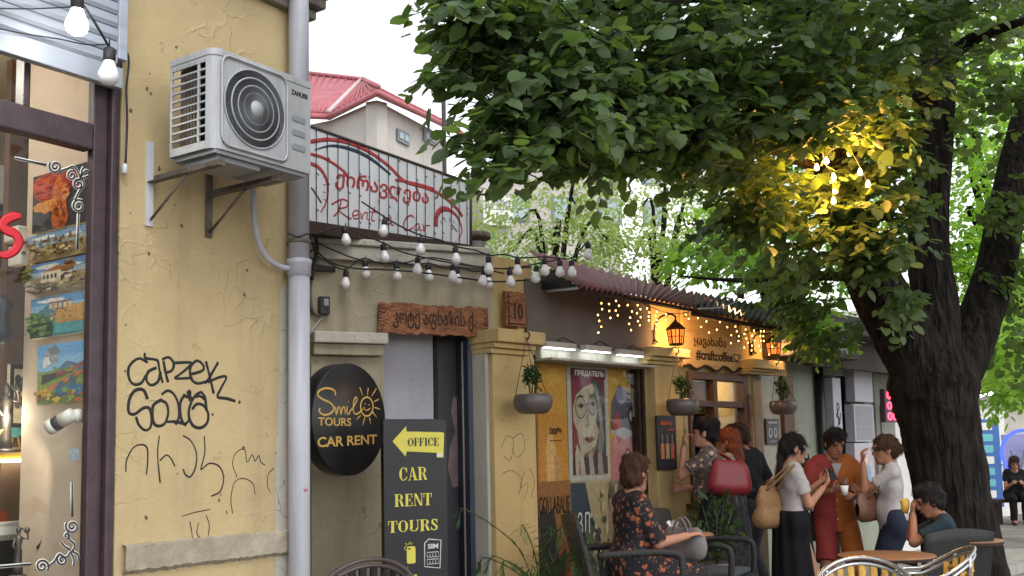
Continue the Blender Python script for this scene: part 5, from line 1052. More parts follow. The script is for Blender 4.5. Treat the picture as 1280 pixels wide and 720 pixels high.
def planter(px, py_rim, half, label, seed, hook, off=.34, shape='round'):
    s_, z_ = FC.hit(px, py_rim, off); k_ = half / 1320 * (FC.pt(s_, -off, 0)[1]); t_ = thing('hanging_planter', label, 'planter', FC.mat(s_, -off, z_), 'bowl planters hanging on the pillars')
    q = MB(); q.lathe([(k_ * .45, -k_ * .98), (k_ * .72, -k_ * .93), (k_ * .94, -k_ * .66), (k_ * 1.0, -k_ * .36), (k_ * .96, -k_ * .1), (k_ * .9, 0), (k_ * .84, -.004), (k_ * .84, -.05), (.01, -.05)], 28); q.build('bowl', 'bowl_glaze', t_)
    q = MB(); q.lathe([(k_ * .86, -.049), (k_ * .5, -.03), (.001, -.02)], 20); q.build('soil', 'soil', t_)
    hk = np.array((FC.hit(hook[0], hook[1], off - .1)[0] - s_, .1, FC.hit(hook[0], hook[1], off - .1)[1] - z_))
    for a in (30, 150, 270):
        q = MB(); q.tube([(k_ * .9 * math.cos(R(a)), k_ * .9 * math.sin(R(a)), 0), tuple(hk)], .0025, 5); q.build('chain', 'black_rubber', t_)
    q = MB(); q.tube(smooth_path([hk + (0, .12, .03), hk + (0, .03, .05), hk + (0, -.03, .03), hk + (0, -.02, -.01), hk], 4), .006, 6); q.build('hook', 'black_rubber', t_)
    r = random.Random(seed); VV, FF, CC = [], [], []; o_ = 0
    q = MB(); 
    for i in range(9):
        a = r.random() * 6.28; tip = np.array((math.cos(a) * k_ * r.uniform(.1, .5), math.sin(a) * k_ * r.uniform(.1, .5), k_ * r.uniform(.7, 1.5))); q.tube([(tip[0] * .3, tip[1] * .3, -.03), tip * .6, tip], [.004, .003, .0015], 5)
        v, f, c_ = shrub_leaves(26, tip * .75, (k_ * .16, k_ * .16, k_ * .42), .032, seed * 10 + i); VV.append(v); FF.append(f + o_); CC.append(c_); o_ += len(v)
    q.build('stems', 'stem_green', t_)
    me = np_mesh('foliage', np.concatenate(VV), np.concatenate(FF), np.concatenate(CC)); me.materials.append(MATS['shrub_leaf']); o = inst('foliage', me, t_, Matrix.Identity(4)); tag(o, kind='stuff')
planter(666, 493, 25, 'hanging bowl planter with a bushy plant left of the orange poster', 3, (658, 422))
planter(853, 499, 21, 'hanging bowl planter beside the coffee board and first lantern', 4, (845, 441))
planter(979, 501, 17.5, 'hanging bowl planter farthest along the wall, by the second lantern', 5, (970, 454))
# ------------------------------------------------------------------ wall lanterns (lit)
mat('iron', S(52, 34, 30), .55, .3, 12, metal=.3); 
def amber():
    M = bpy.data.materials.new('amber_glass'); M.use_nodes = True; t = M.node_tree; b = t.nodes['Principled BSDF']; b.inputs['Base Color'].default_value = S(200, 110, 40); b.inputs['Roughness'].default_value = .3; b.inputs['Emission Color'].default_value = (1, .22, .03, 1); b.inputs['Emission Strength'].default_value = .8; MATS['amber_glass'] = M
amber()
def lantern(px, py, h_px, label, off=.26):
    s_, z_ = FC.hit(px, py, off); h = h_px / 1320 * FC.pt(s_, -off, 0)[1]; w2 = h * .62; t_ = thing('wall_lantern', label, 'lantern', FC.mat(s_, -off, z_ - h / 2), 'iron wall lanterns by the coffee board')
    for k_ in range(6):
        a0, a1 = R(60 * k_), R(60 * k_ + 60); q = MB()
        pa, pb = np.array((math.cos(a0), math.sin(a0), 0)), np.array((math.cos(a1), math.sin(a1), 0)); q.add([pa * w2 * .8, pb * w2 * .8, pb * w2 + (0, 0, h), pa * w2 + (0, 0, h)], [(0, 1, 2, 3)]); q.build('pane', 'amber_glass', t_)
        q = MB(); q.tube([pa * w2 * .82, pa * w2 * 1.02 + (0, 0, h)], .007, 5); mid = (pa + pb) / 2; q.tube([mid * w2 * .82, mid * w2 * 1.02 + (0, 0, h)], .004, 5); q.tube([pa * w2 * .92 + (0, 0, h * .5), pb * w2 * .92 + (0, 0, h * .5)], .004, 5); q.build('glazing_bar', 'iron', t_)
    q = MB(); q.lathe([(w2 * .6, -.02), (w2 * .88, -.012), (w2 * .88, .0)], 6, sm=False); q.build('base', 'iron', t_); q = MB(); q.lathe([(w2 * 1.2, h), (w2 * 1.16, h + .012), (w2 * .7, h + h * .4), (w2 * .3, h + h * .62), (w2 * .16, h + h * .66), (w2 * .2, h + h * .74), (.004, h + h * .8)], 6, sm=False); q.build('cap', 'iron', t_)
    q = MB(); q.tube(smooth_path([(0, 0, h * 1.75), (0, .0, h * 2.0), (-.0, .06, h * 2.25), (-.0, .16, h * 2.1), (-.0, .22, h * 1.6), (0, .24, h * .6), (0, .2, h * .2)], 5), .009, 6); q.build('scroll_arm', 'iron', t_)
    q = MB(); q.box(-.03, off - .02, h * .1, .03, off - .002, h * 1.2); q.build('wall_plate', 'iron', t_)
    q = MB(); q.lathe([(.02, 0), (.035, .05), (.02, .1)], 10, (0, 0, h * .3)); q.build('bulb', emis('lantern_bulb', (1, .62, .22), 40), t_)
    ld = bpy.data.lights.new('lantern_light', 'POINT'); ld.energy = 9 if px < 900 else 4; ld.shadow_soft_size = .05; ld.color = (1, .55, .2); lo = bpy.data.objects.new('lantern_light', ld); col.objects.link(lo); p_ = FC.pt(s_, -off - .02, z_ + h * 1.0); lo.location = FC.pt(s_ + .17, -off - .02, z_ + .02)
lantern(845, 421, 17, 'lit amber wall lantern above the nearer planter, left of the coffee board')
lantern(967, 436, 14, 'lit amber wall lantern farther off, right of the coffee board')
# ------------------------------------------------------------------ coffee board
kx0, kx1 = hs_(FC, 855, .06), hs_(FC, 931, .06); kz1, kz0 = hz_(FC, 893, 393, .06), hz_(FC, 893, 461, .06)
KB = thing('coffee_board', 'pale wooden board with burnt lettering over the coffee hatch', 'sign', FC.mat(kx0, -.05, kz0)); W, H = kx1 - kx0, kz1 - kz0
mat('pale_wood', S(212, 178, 122), .65, 0, 5, bump=.25, c2=S(184, 146, 94), stretch=(.6, 1, 5))
r = random.Random(4); wav = [(W * i / 24, .02 * math.sin(i * .9) + r.uniform(-.008, .008)) for i in range(25)]
p = MB(); p.prism(wav + [(W, H * .45), (W * .985, H * .9), (W * .7, H), (.02, H * 1.0), (0, H * .4)], 0, .035); p.build('board', 'pale_wood', KB, bevel=.004)
p = MB(); p.tube([(x, -.003, z + .004) for x, z in wav], .013, 6); p.build('bark_edge', 'burnt_wood', KB)
q = MB(); text(q, 'ყავახანა', W * .18, H * .36, W * .70, H * .58, -.0005, .003, .015); q.build('lettering', 'burnt_wood', KB)
q = MB(); text(q, '#craftcoffee', W * .20, H * .13, W * .81, H * .33, -.0005, .003, .025); q.build('lettering', 'burnt_wood', KB)
q = MB(); q.stroke([(W * .83, H * .30), (W * .845, H * .2), (W * .90, H * .2), (W * .92, H * .3)], .012, -.001, .002); q.stroke([(W * .82, H * .30), (W * .93, H * .30)], .01, -.0012, .002, sm=0); q.stroke([(W * .92, H * .29), (W * .95, H * .26), (W * .91, H * .22)], .008, -.0014, .002); q.stroke([(W * .80, H * .17), (W * .96, H * .17)], .008, -.001, .002, sm=0)
q.build('cup_drawing', 'burnt_wood', KB)
for x_, z_ in ((.05, .2), (.95, .12), (.05, .9), (.93, .86)):
    q = MB(); q.lathe([(.014, 0), (.012, .006)], 8, (W * x_, -.0005, H * z_), ax=AXF); q.build('bolt', 'burnt_wood', KB)
# assumed spot lamp, unseen, added under the awning to brighten the board
SL = thing('assumed_board_lamp', 'small spot lamp under the awning lighting the coffee board', 'lamp', FC.mat(kx0 + W * .42, -.42, kz1 + .10)); q = MB(); q.lathe([(.03, 0), (.035, .02), (.03, .09), (.012, .11)], 12); q.build('shade', 'iron', SL)
q = MB(); q.lathe([(.028, -.002), (.02, -.006)], 12); q.build('lens', emis('assumed_board_lens', (1, .72, .34), 8), SL)
ld = bpy.data.lights.new('assumed_board_spot', 'SPOT'); ld.energy = 95; ld.spot_size = R(105); ld.spot_blend = .8; ld.shadow_soft_size = .04; ld.color = (1, .66, .28); lo = bpy.data.objects.new('assumed_board_spot', ld); col.objects.link(lo); lo.location = FC.pt(kx0 + W * .42, -.42, kz1 + .085); lo.rotation_euler = Vector(-(FC.i * .8 + np.array((0, 0, -.6)))).to_track_quat('Z', 'Y').to_euler()
# ------------------------------------------------------------------ icicle lights with small glowing bulbs
FAIRY = MB(); FAIRY.lathe([(.0001, -.008), (.0055, -.004), (.0065, 0), (.004, .006), (.0001, .008)], 8); FBM = FAIRY.mesh('fairy_bulb'); FBM.materials.append(emis('fairy_glow', (1, .5, .14), 4.5))
def icicles(label, rail, drops, off):
    b0 = np.asarray(FC.pt(*[FC.hit(rail[0][0], rail[0][1], off)[0], -off, FC.hit(rail[0][0], rail[0][1], off)[1]])); t_ = thing('icicle_lights', label, 'string light', T(b0), 'warm icicle lights along the awnings')
    W3 = lambda x, y: FC.pt(FC.hit(x, y, off)[0], -off, FC.hit(x, y, off)[1]) - b0
    q = MB(); q.tube(smooth_path([W3(*a) for a in rail], 4), .003, 5); q.build('cable', 'burnt_wood', t_)
    for (x, y0, y1, n) in drops:
        q = MB(); pts = [W3(x + rng.uniform(-1.5, 1.5), y0 + (y1 - y0) * i / 5) for i in range(6)]; q.tube(pts, .002, 4); q.build('drop_wire', 'burnt_wood', t_)
        for i in range(n):
            y = y0 + (y1 - y0) * (i + .7) / n; inst('fairy_bulb', FBM, t_, T(W3(x + rng.uniform(-3, 3), y)))
icicles('warm icicle lights hanging in front of the dark fascia panel', [(746, 372), (775, 368), (800, 378), (830, 390), (850, 392)], [(750, 374, 418, 6), (763, 374, 400, 3), (772, 366, 396, 5), (787, 376, 415, 5), (799, 378, 408, 6), (811, 382, 402, 4), (822, 386, 412, 5), (834, 388, 402, 2)], .5)
icicles('warm icicle lights hanging over the coffee board', [(850, 392), (872, 389), (900, 396), (930, 404), (960, 412), (968, 408)], [(860, 390, 400, 2), (874, 390, 412, 2), (886, 392, 420, 2), (898, 396, 415, 2), (912, 402, 432, 3), (922, 404, 428, 4), (932, 408, 436, 5), (941, 409, 440, 5), (949, 410, 440, 5), (957, 410, 428, 3), (964, 408, 446, 4)], .42)
# ------------------------------------------------------------------ coffee hatch: frame, transom panes, lit interior with shelves
p = MB(); p.box(ux0, -.03, uz0, ux0 + .06, .1, uz1 + .02); p.box(ux1 - .09, -.03, uz0, ux1, .1, uz1 + .02); p.box(ux0 + .061, -.028, uz1 - .05, ux1 - .091, .1, uz1 + .02)
um = hs_(FC, 890.5); p.box(um - .035, -.025, uz0, um + .035, .09, uz1 - .051)
zt_0, zt_1 = hz_(FC, 892, 509), hz_(FC, 892, 501); p.box(ux0 + .062, -.02, zt_0, um - .036, .08, zt_1); p.box(um + .036, -.02, zt_0, ux1 - .092, .08, zt_1)
p.build('hatch_frame', 'wood_brown', LOW, bevel=.006)
for a, b in ((ux0 + .06, um - .035), (um + .035, ux1 - .09)):
    q = MB(); q.box(a, .02, zt_1, b, .025, uz1 - .05); q.build('pane', glass(), LOW)
q = MB(); q.box(um + .035, .02, uz0, ux1 - .09, .025, zt_0); q.build('pane', glass(), LOW)
mat('cafe_wall', S(96, 72, 50), .7, .3, 5)
p = MB(); p.box(ux0 - .6, 1.6, 0, ux1 + .4, 1.65, 2.9); p.box(ux0 - .65, .42, 0, ux0 - .6, 1.6, 2.9); p.box(ux1 + .4, .42, 0, ux1 + .45, 1.6, 2.9); p.box(ux0 - .6, .42, 2.6, ux1 + .4, 1.6, 2.66); p.build('interior', 'cafe_wall', LOW)
p = MB(); p.box(ux0 - .1, -.22, uz0 - .04, ux1 + .05, .35, uz0); p.build('counter', 'wood_brown', LOW, bevel=.006)
for k_, zz in enumerate((1.55, 1.9, 2.25)):
    sh_ = thing('bottle_shelf', '%s wooden shelf of cups and bottles inside the coffee hatch' % ('lowest', 'middle', 'top')[k_], 'shelf', FC.mat(ux0 - .3, .62, zz), 'shelves inside the coffee hatch')
    q = MB(); q.box(0, 0, -.02, ux1 - ux0 + .9, .28, 0); q.build('board', 'wood_brown', sh_)
bcols = [S(120, 60, 30), S(200, 190, 170), S(60, 80, 50), S(190, 150, 70), S(40, 40, 46), S(150, 40, 40), S(210, 205, 200)]
for i, c_ in enumerate(bcols): mat('bottle_%d' % i, c_, .25, .05)
BOT = []
for kind in range(2):
    b = MB(); b.lathe([(.03, 0), (.032, .01), (.032, .12), (.012, .17), (.012, .22)] if kind == 0 else [(.035, 0), (.042, .09), (.04, .092), (.03, .09)], 12); BOT.append(b)
BCN = ['brown', 'cream', 'green', 'honey yellow', 'black', 'red', 'white']; SHN = {1.55: 'lowest', 1.9: 'middle', 2.25: 'top'}
for zz in (1.55, 1.9, 2.25):
    x = ux0 - .4; combos = [(a, b) for a in (True, False) for b in range(7)]; rng.shuffle(combos)
    while x < ux1 + .25 and combos:
        k_, i = combos.pop(); me = BOT[int(k_)].mesh('bottle' if not k_ else 'cup'); me.materials.append(MATS['bottle_%d' % i])
        o = bpy.data.objects.new('cup' if k_ else 'bottle', me); col.objects.link(o); o.matrix_world = FC.mat(x + .15, .74 + rng.uniform(-.05, .05), zz); tag(o, '%s %s on the %s shelf inside the coffee hatch' % (BCN[i], 'cup' if k_ else 'bottle', SHN[zz]), 'cup' if k_ else 'bottle', 'cups inside the hatch' if k_ else 'bottles inside the hatch'); x += rng.uniform(.09, .16)
ph = FC.pt((ux0 + ux1) / 2 + .25, .42, 2.33); PL_ = thing('pendant_lamp', 'glowing pendant lamp inside the coffee hatch', 'lamp', T(ph)); q = MB(); q.lathe([(.0001, -.06), (.045, -.04), (.055, 0), (.03, .05), (.01, .06)], 16); q.build('globe', emis('pendant_glow', (1, .86, .62), 12), PL_); q = MB(); q.tube([(0, 0, .06), (0, 0, .3)], .004, 5); q.build('cord', 'black_rubber', PL_)
ld = bpy.data.lights.new('pendant_light', 'POINT'); ld.energy = 7; ld.shadow_soft_size = .06; ld.color = (1, .8, .55); lo = bpy.data.objects.new('pendant_light', ld); col.objects.link(lo); lo.location = ph - np.array((0, 0, .1))
# menus and small boards on the wall
def board(c4, name, label, layers, th=.02, off=.02, fr=FC): return picture(fr, c4, name, label, 'menu board', layers, th, off, 'printed_picture', None, 'burnt_wood')
t_, W, H = board(((821, 520), (845, 519), (846, 586), (823, 588)), 'menu_board', 'dark menu board with three bright drinks beside the coffee hatch', [(RC(0, 0, 1, 1), '#1e1a22')] + [(RC(.16 + .26 * i, .2, .34 + .26 * i, .48), c_) for i, c_ in enumerate(('#c87a4a', '#b8a06a', '#c8603e'))] + [(RC(.22 + .26 * i, .48, .28 + .26 * i, .66), '#8a7a6a') for i in range(3)], off=.13)
q = MB(); text(q, 'MENU', W * .15, H * .82, W * .75, H * .89, -.009, .001, .03); text(q, 'cold', W * .5, H * .72, W * .85, H * .77, -.009, .001, .02); mat('menu_orange', S(200, 80, 40), .6, 0); q.build('lettering', 'menu_orange', t_)
board(((846, 517), (857, 517), (857, 585), (847, 586)), 'picture_board', 'narrow pale board with a faded picture beside the dark menu', [(RC(0, 0, 1, 1), '#8a7a5a')] + dabs(30, 0, 0, 1, .8, ['#a8906a', '#6a6a4a', '#c0a070', '#5a4e3c'], .03, .09, 3), off=.03)
t_, W, H = board(((958, 523), (974, 524), (974, 556), (958, 555)), 'menu_board', 'small grey menu board on the pale pillar', [(RC(0, 0, 1, 1), '#46424a'), (EL(.3, .45, .14, .2, 12), '#a8a4a8'), (EL(.3, .47, .08, .13, 12), '#46424a'), (EL(.7, .45, .14, .2, 12), '#a8a4a8'), (EL(.7, .47, .08, .13, 12), '#46424a'), (RC(.15, .82, .85, .88), '#a8a4a8'), (RC(.2, .1, .8, .14), '#8a868a')], off=.13)
p = MB(); a0, z1 = FC.hit(931, 493, .02); a1, _ = FC.hit(938, 493, .02); p.box(a0, -.03, 1.0, a1, -.001, z1); o = p.build('carved_board', 'wood_carved', M=FC.mat(), bevel=.006); tag(o, 'narrow carved brown board upright beside the coffee hatch', 'board')
p = MB(); a0, z1 = FC.hit(975, 470, .12); a1, _ = FC.hit(988, 470, .12); p.box(a0, -.15, 0, a1, -.105, z1); o = p.build('wooden_post', 'wood_brown', M=FC.mat(), bevel=.008); tag(o, 'brown wooden post behind the farthest hanging planter', 'post')

# ------------------------------------------------------------------ next shops along the street
NX = thing('neighbour_shop', 'grey green shop front with sign box beyond the coffee hatch', 'building', FC.mat())
n0, n1 = cEnd, hs_(FC, 1098)
p = MB(); p.box(n0, .12, 0, hs_(FC, 1036), .5, 3.0); p.box(hs_(FC, 1072), .12, 0, n1, .5, 3.0); p.box(hs_(FC, 1036), .12, 2.35, hs_(FC, 1072), .5, 3.0); p.build('wall', 'grey_green_wall', NX)
p = MB(); p.box(hs_(FC, 1036), .3, 0, hs_(FC, 1072), .34, 2.35); p.build('door', 'black_paint', NX)
for px_a in (1041, 1052, 1062):
    p = MB(); s_ = hs_(FC, px_a, -.2); p.box(s_ - .015, .2, 0, s_ + .015, .23, 2.35); p.build('door_bar', 'pale_plaster' if px_a == 1041 else 'black_paint', NX)
for zz in (.9, 1.4, 1.9):
    p = MB(); p.box(hs_(FC, 1052), .205, zz, hs_(FC, 1072), .225, zz + .03); p.build('door_bar', 'pale_plaster', NX)
p = MB(); p.tube([(hs_(FC, 1029), .06, 0), (hs_(FC, 1029), .06, 2.6)], .05, 10); p.build('dark_pipe', 'black_paint', NX)
z0, z1 = hz_(FC, 1030, 445, .5), hz_(FC, 1030, 415, .5); a0, a1 = hs_(FC, 1008, .5), hs_(FC, 1075, .5)
p = MB(); p.box(a0, -.5, z0, a1, .11, z1); p.build('sign_box', 'dark_render', NX, bevel=.01)
mat('worn_white', S(150, 150, 146), .7, .0, 20, c2=S(60, 58, 58)); q = MB(); text(q, 'NANINA', a0 + .05, z0 + .05, a1 - .3, z1 - .05, -.5005, .004, .03); q.build('lettering', 'worn_white', NX)
p = MB(); p.box(a0 - .2, -.62, z1 + .001, a1 + 1, .3, z1 + .05); p.build('canopy', 'dark_sheet', NX)
p = MB(); p.box(n0 + .02, -.3, hz_(FC, 1000, 455, .3), n1, -.2, hz_(FC, 1000, 440, .3) + .25); p.build('fascia', 'dark_render', NX)
p = MB(); p.box(n0, .1, 2.9, n1 + 3, 3.5, 3.1); p.build('roof', 'dark_sheet', NX)
for i, (xa, ya, xb, yb) in enumerate(((1067, 461, 1092, 503), (1067, 505, 1094, 552), (1068, 554, 1096, 640))):
    x0, z1 = FC.hit(xa, ya, .0); x1, z0 = FC.hit(xb, yb, .0); t_ = thing('weathered_cabinet', ('top', 'middle', 'lowest')[i] + ' weathered white box panel on the neighbouring shop front', 'cabinet', FC.mat(x0, -.0, z0), 'white panels on the neighbouring shop')
    q = MB(); q.box(0, 0, 0, x1 - x0, .12, z1 - z0); q.build('panel', 'white_rough_plaster', t_, bevel=.005)
    if i == 2: paint(t_, x1 - x0, z1 - z0, [(RC(.1, .3, .9, .95), '#b8a8b0'), (blot(.4, .6, .2, .25, 3), '#a86a8a'), (blot(.65, .5, .2, .2, 4), '#7aa0b8'), (blot(.5, .75, .15, .1, 5), '#d0c0b0')])
    if i == 1: paint(t_, x1 - x0, z1 - z0, [(RC(.05, .04, .95, .96), '#8a888c')])
# graffiti-marked white leaf between
x0, z1 = FC.hit(1040, 472, .0); x1, z0 = FC.hit(1054, 545, 0); q = MB(); q.box(x0, .0, z0, x1, .1, z1); o = q.build('white_shutter_leaf', 'white_rough_plaster', M=FC.mat()); tag(o, 'narrow white shutter leaf with a black scrawl by the grid door', 'shutter')
q = MB(); q.stroke([(x0 + (x1 - x0) * a, z0 + (z1 - z0) * b) for a, b in ((.3, .1), (.6, .3), (.3, .35), (.7, .5), (.4, .55), (.6, .2), (.8, .4))], .02, -.002, .002); q.build('scrawl', 'black_marker', o)
# shop with the red LED numbers, and what follows behind the tree
FE = Frame(*FC.pt(n1, 0, 0)[:2], 40)
RS2 = thing('far_shop', 'dark shop with pale front panels partly behind the tree trunk', 'building', FE.mat())
p = MB(); p.box(0, .3, 0, 2.6, .6, 3.0); p.build('wall', 'grey_green_wall', RS2)
mat('plum_paint', S(74, 44, 56), .5, .2, 6)
p = MB(); x0 = hs_(FE, 1098); x1 = hs_(FE, 1110); p.box(x0, .2, 0, x1, .35, 2.6); p.build('plum_post', 'plum_paint', RS2)
p = MB(); p.box(hs_(FE, 1124), .1, 0, hs_(FE, 1150), .29, hz_(FE, 1135, 505)); p.build('white_door', 'white_vinyl', RS2, bevel=.01)
p = MB(); p.box(-.1, -.3, 2.45, 2.6, .3, 2.75); p.build('fascia', 'dark_render', RS2)
x0, z1 = FE.hit(1105, 486, .05); x1, z0 = FE.hit(1124, 528, .05); t_ = thing('led_sign', 'red LED number sign glowing beside the tree trunk', 'sign', FE.mat(x0, -.05, z0)); W, H = x1 - x0, z1 - z0
q = MB(); q.box(0, 0, 0, W, .06, H); q.build('case', 'plum_paint', t_)
mat('dummy', (0, 0, 0), .5, 0); emis('led_red', (1, .03, .06), 5)
for i in range(3):
    q = MB(); text(q, '000'[:2], W * .15, H * (.06 + .32 * i), W * .85, H * (.30 + .32 * i), -.001, .003, .01); q.build('lettering', 'led_red', t_)
# =================================================================== BACKGROUND: houses, roof things, far shop fronts
mat('red_roof', S(172, 100, 108), .6, .2, 2.5, bump=.2); mat('roof_flashing', S(200, 190, 190), .6, .1); mat('red_ridge', S(170, 98, 104), .6, .1)
def poly3(mb, pts, th=.0): mb.add(pts, [tuple(range(len(pts)))])
HC, HR, HLf = at(471, 142, 24.0), at(556, 141, 27.0), at(414, 152, 25.4); AP = at(453, 101, 28.2); RL = at(372, 92, 31.0); LB_ = at(372, 128, 25.0)
ez = (HC[2] + HR[2] + HLf[2]) / 3
for v_ in (HC, HR, HLf, LB_): v_[2] = ez
base = np.array((HC[0], HC[1], 0)); HO = thing('red_roof_house', 'pale house with a faded red hipped roof behind the rental sign', 'house', T(base))
rz_ = AP[2]
def roof_face(pts, nseam, name='roof'):
    """sheet-metal slope with raised seams running up it; pts: eave a, eave b, top b, top a"""
    a, b, tb, ta = [np.asarray(x) - base for x in pts]; q = MB(); q.add([a, b, tb, ta, a - (0, 0, .12), b - (0, 0, .12), tb - (0, 0, .12), ta - (0, 0, .12)], [(0, 1, 2, 3), (7, 6, 5, 4), (0, 4, 5, 1), (1, 5, 6, 2), (3, 2, 6, 7), (0, 3, 7, 4)]); o = q.build(name, 'red_roof', HO)
    q = MB()
    for i in range(1, nseam):
        u = i / nseam; q.tube([a * (1 - u) + b * u + (0, 0, .02), ta * (1 - u) + tb * u + (0, 0, .02)], .035, 4)
    q.build('seam', 'red_ridge', o); q.name = name
    return o
oh = lambda v_, k=.5: v_ + (unit(v_ - np.array((AP[0], AP[1], v_[2]))) * k)
EC, ER, EL_ = oh(HC), oh(HR), oh(HLf, .2)
AP2 = AP + (HR - HC) * .12
roof_face((EC, ER, AP2 + (0, .5, 0), AP), 12); roof_face((EL_, EC, AP, AP + (.02, 0, 0)), 9)
EL2 = np.array((LB_[0], LB_[1], ez)); roof_face((EL2, EL_, AP, RL), 9)
for a, b, m in ((EC, AP, 'red_ridge'), (EL_, AP, 'roof_flashing'), (AP, RL, 'red_ridge'), (EL2, RL * .3 + EL2 * .7, 'red_ridge')):
    q = MB(); q.tube([a - base + (0, 0, .05), b - base + (0, 0, .06)], .06, 6); q.build('ridge_cap', m, HO)
q = MB()
for a, b in ((EC, ER), (EL_, EC), (EL2, EL_)): q.tube([a - base - (0, 0, .1), b - base - (0, 0, .08)], .07, 6)
q.build('gutter', 'red_ridge', HO)
q = MB()
for a, b in ((HC, HR), (HLf, HC), (LB_ + (0, .8, 0), HLf)):
    a_, b_ = a - base, b - base; d = unit(np.array((b_ - a_)[:2].tolist() + [0])); n_ = np.array((-d[1], d[0], 0)) * .3
    z0 = -0.0; q.add([(a_[0], a_[1], z0), (b_[0], b_[1], z0), (b_[0], b_[1], ez - .1), (a_[0], a_[1], ez - .1), tuple((a_ + n_)[:2]) + (z0,), tuple((b_ + n_)[:2]) + (z0,), tuple((b_ + n_)[:2]) + (ez - .1,), tuple((a_ + n_)[:2]) + (ez - .1,)], [(0, 1, 2, 3), (5, 4, 7, 6), (1, 5, 6, 2), (4, 0, 3, 7), (3, 2, 6, 7)])
q.build('wall', 'house_plaster', HO)
FH = Frame(HC[0], HC[1], math.degrees(math.atan2(HR[0] - HC[0], HR[1] - HC[1])))
mat('far_glass', S(150, 165, 172), .15, .1, 2); mat('far_frame', S(120, 128, 132), .6, .1)
for (xa, ya, xb, yb) in ((497, 160, 512, 183), (530, 160, 545, 183)):
    x0, z1 = FH.hit(xa, ya, .05); x1, z0 = FH.hit(xb, yb, .05); Mh = T(base).inverted() @ FH.mat()
    q = MB(); q.box(x0, -.06, z0, x1, -.02, z1); wn = q.build('window', 'far_frame', HO, M=Mh); q = MB(); xm = (x0 + x1) / 2; q.box(x0 + .06, -.08, z0 + .08, xm - .03, -.061, z1 - .08); q.box(xm + .03, -.08, z0 + .08, x1 - .06, -.061, z1 - .08); o = q.build('glazing', 'far_glass', wn)
# pale block with balconies farther right, mostly behind leaves
B2 = at(600, 300, 24); b2 = np.array((B2[0], B2[1], 0)); FB = Frame(B2[0], B2[1], 75)
BB = thing('apartment_block', 'pale apartment block seen through the leaves above the low roof', 'building', FB.mat())
x1 = hs_(FB, 780); q = MB(); q.box(0, 0, 0, x1, 6, hz_(FB, 620, 205)); q.build('wall', 'house_plaster', BB)
zz0, zz1 = hz_(FB, 640, 292), hz_(FB, 640, 212)
for i in range(4):
    for j in range(2):
        q = MB(); xx = .6 + i * 1.15; zb = zz0 + .3 + j * 1.0; q.box(xx, -.05, zb, xx + .6, .02, zb + .62); wn = q.build('window', 'far_frame', BB); q = MB(); q.box(xx + .05, -.06, zb + .05, xx + .55, -.051, zb + .57); q.build('glazing', 'far_glass', wn)
q = MB(); a0, z1 = FB.hit(604, 243, .2); a1, z0 = FB.hit(642, 282, .2); q.box(a0, -.2, z0, a1, -.15, z1); sgn = q.build('sign_board', 'white_vinyl', BB)
q = MB(); text(q, 'FLY RENT', a0 + .05, (z0 + z1) / 2, a1 - .05, z1 - .12, -.2005, .01, .01); text(q, 'WHERE TO', a0 + .3, z0 + .12, a1 - .1, (z0 + z1) / 2 - .1, -.2005, .01, .0); q.build('lettering', 'ac_grey', sgn)
# antenna pole, roof vent
pp_ = at(556, 230, 14); o = MB(); o.tube([(0, 0, -3), (0, 0, at(556, 75, 14)[2] - pp_[2])], .03, 8); tag(o.build('antenna_pole', 'dark_render', M=T(pp_)), 'dark thin pole rising behind the rental sign', 'pole')
vb = at(594, 308, 8.9); VT = thing('roof_vent', 'grey metal vent with a flat cap on the low roof', 'vent', T(vb[0], vb[1], 2.85)); k = vb[2] - 2.85
q = MB(); q.lathe([(.085, 0), (.085, k + .02), (.10, k + .03)], 16); q.build('stack', 'white_metal', VT)
q = MB(); q.lathe([(.13, k + .06), (.135, k + .07), (.135, k + .11), (.02, k + .13)], 16); q.build('cap', 'rust_metal', VT); q = MB(); q.tube([(.07, 0, k), (.07, 0, k + .07)], .008, 5); q.tube([(-.07, 0, k), (-.07, 0, k + .07)], .008, 5); q.build('stay', 'rust_metal', VT)

# ------------------------------------------------------------------ far end of the street on the right
FX = Frame(*at(1240, 600, 21.8)[:2], 62)
FRB = thing('far_shop', 'pale far shop front with a lit strip at the right edge', 'building', FX.mat())
q = MB(); q.box(-4, .3, 0, 6, .6, 3.4); q.build('wall', 'house_plaster', FRB)
q = MB(); q.box(-4, -.4, 3.0, 6, .3, 3.3); q.build('canopy', 'pale_plaster', FRB)
x0, z1 = FX.hit(1212, 512); x1, z0 = FX.hit(1264, 645)
DR = thing('blue_panelled_door', 'open white door with a blue panel of tour notices', 'door', FX.mat(x0, 0, 0)); W = x1 - x0; H = z1
q = MB(); q.box(0, 0, 0, .0 + W, .06, H); q.build('leaf', 'white_vinyl', DR, bevel=.01)
mat('blue_panel', S(44, 92, 160), .5, .1, 4)
q = MB(); q.box(.1, -.006, .2, W - .2, -.001, H - .2); bp_ = q.build('blue_sheet', 'blue_panel', DR)
for i in range(8):
    zb = H - .42 - i * .23; q = MB(); q.prism(rrect(W * .22, zb, W * .60, zb + .15, .03, 3), -.014, -.007); nt_ = q.build('notice', 'turquoise' if i % 3 else 'white_vinyl', bp_)
q = MB(); q.box(W - .12, -.05, 1.05, W - .10, -.0, 1.07); q.box(W - .26, -.06, 1.05, W - .10, -.05, 1.07); q.build('handle', 'rust_metal', DR)
LS = thing('led_strip', 'bright white light strip above the far blue door', 'light', T(at(1238, 492, 20.5)))
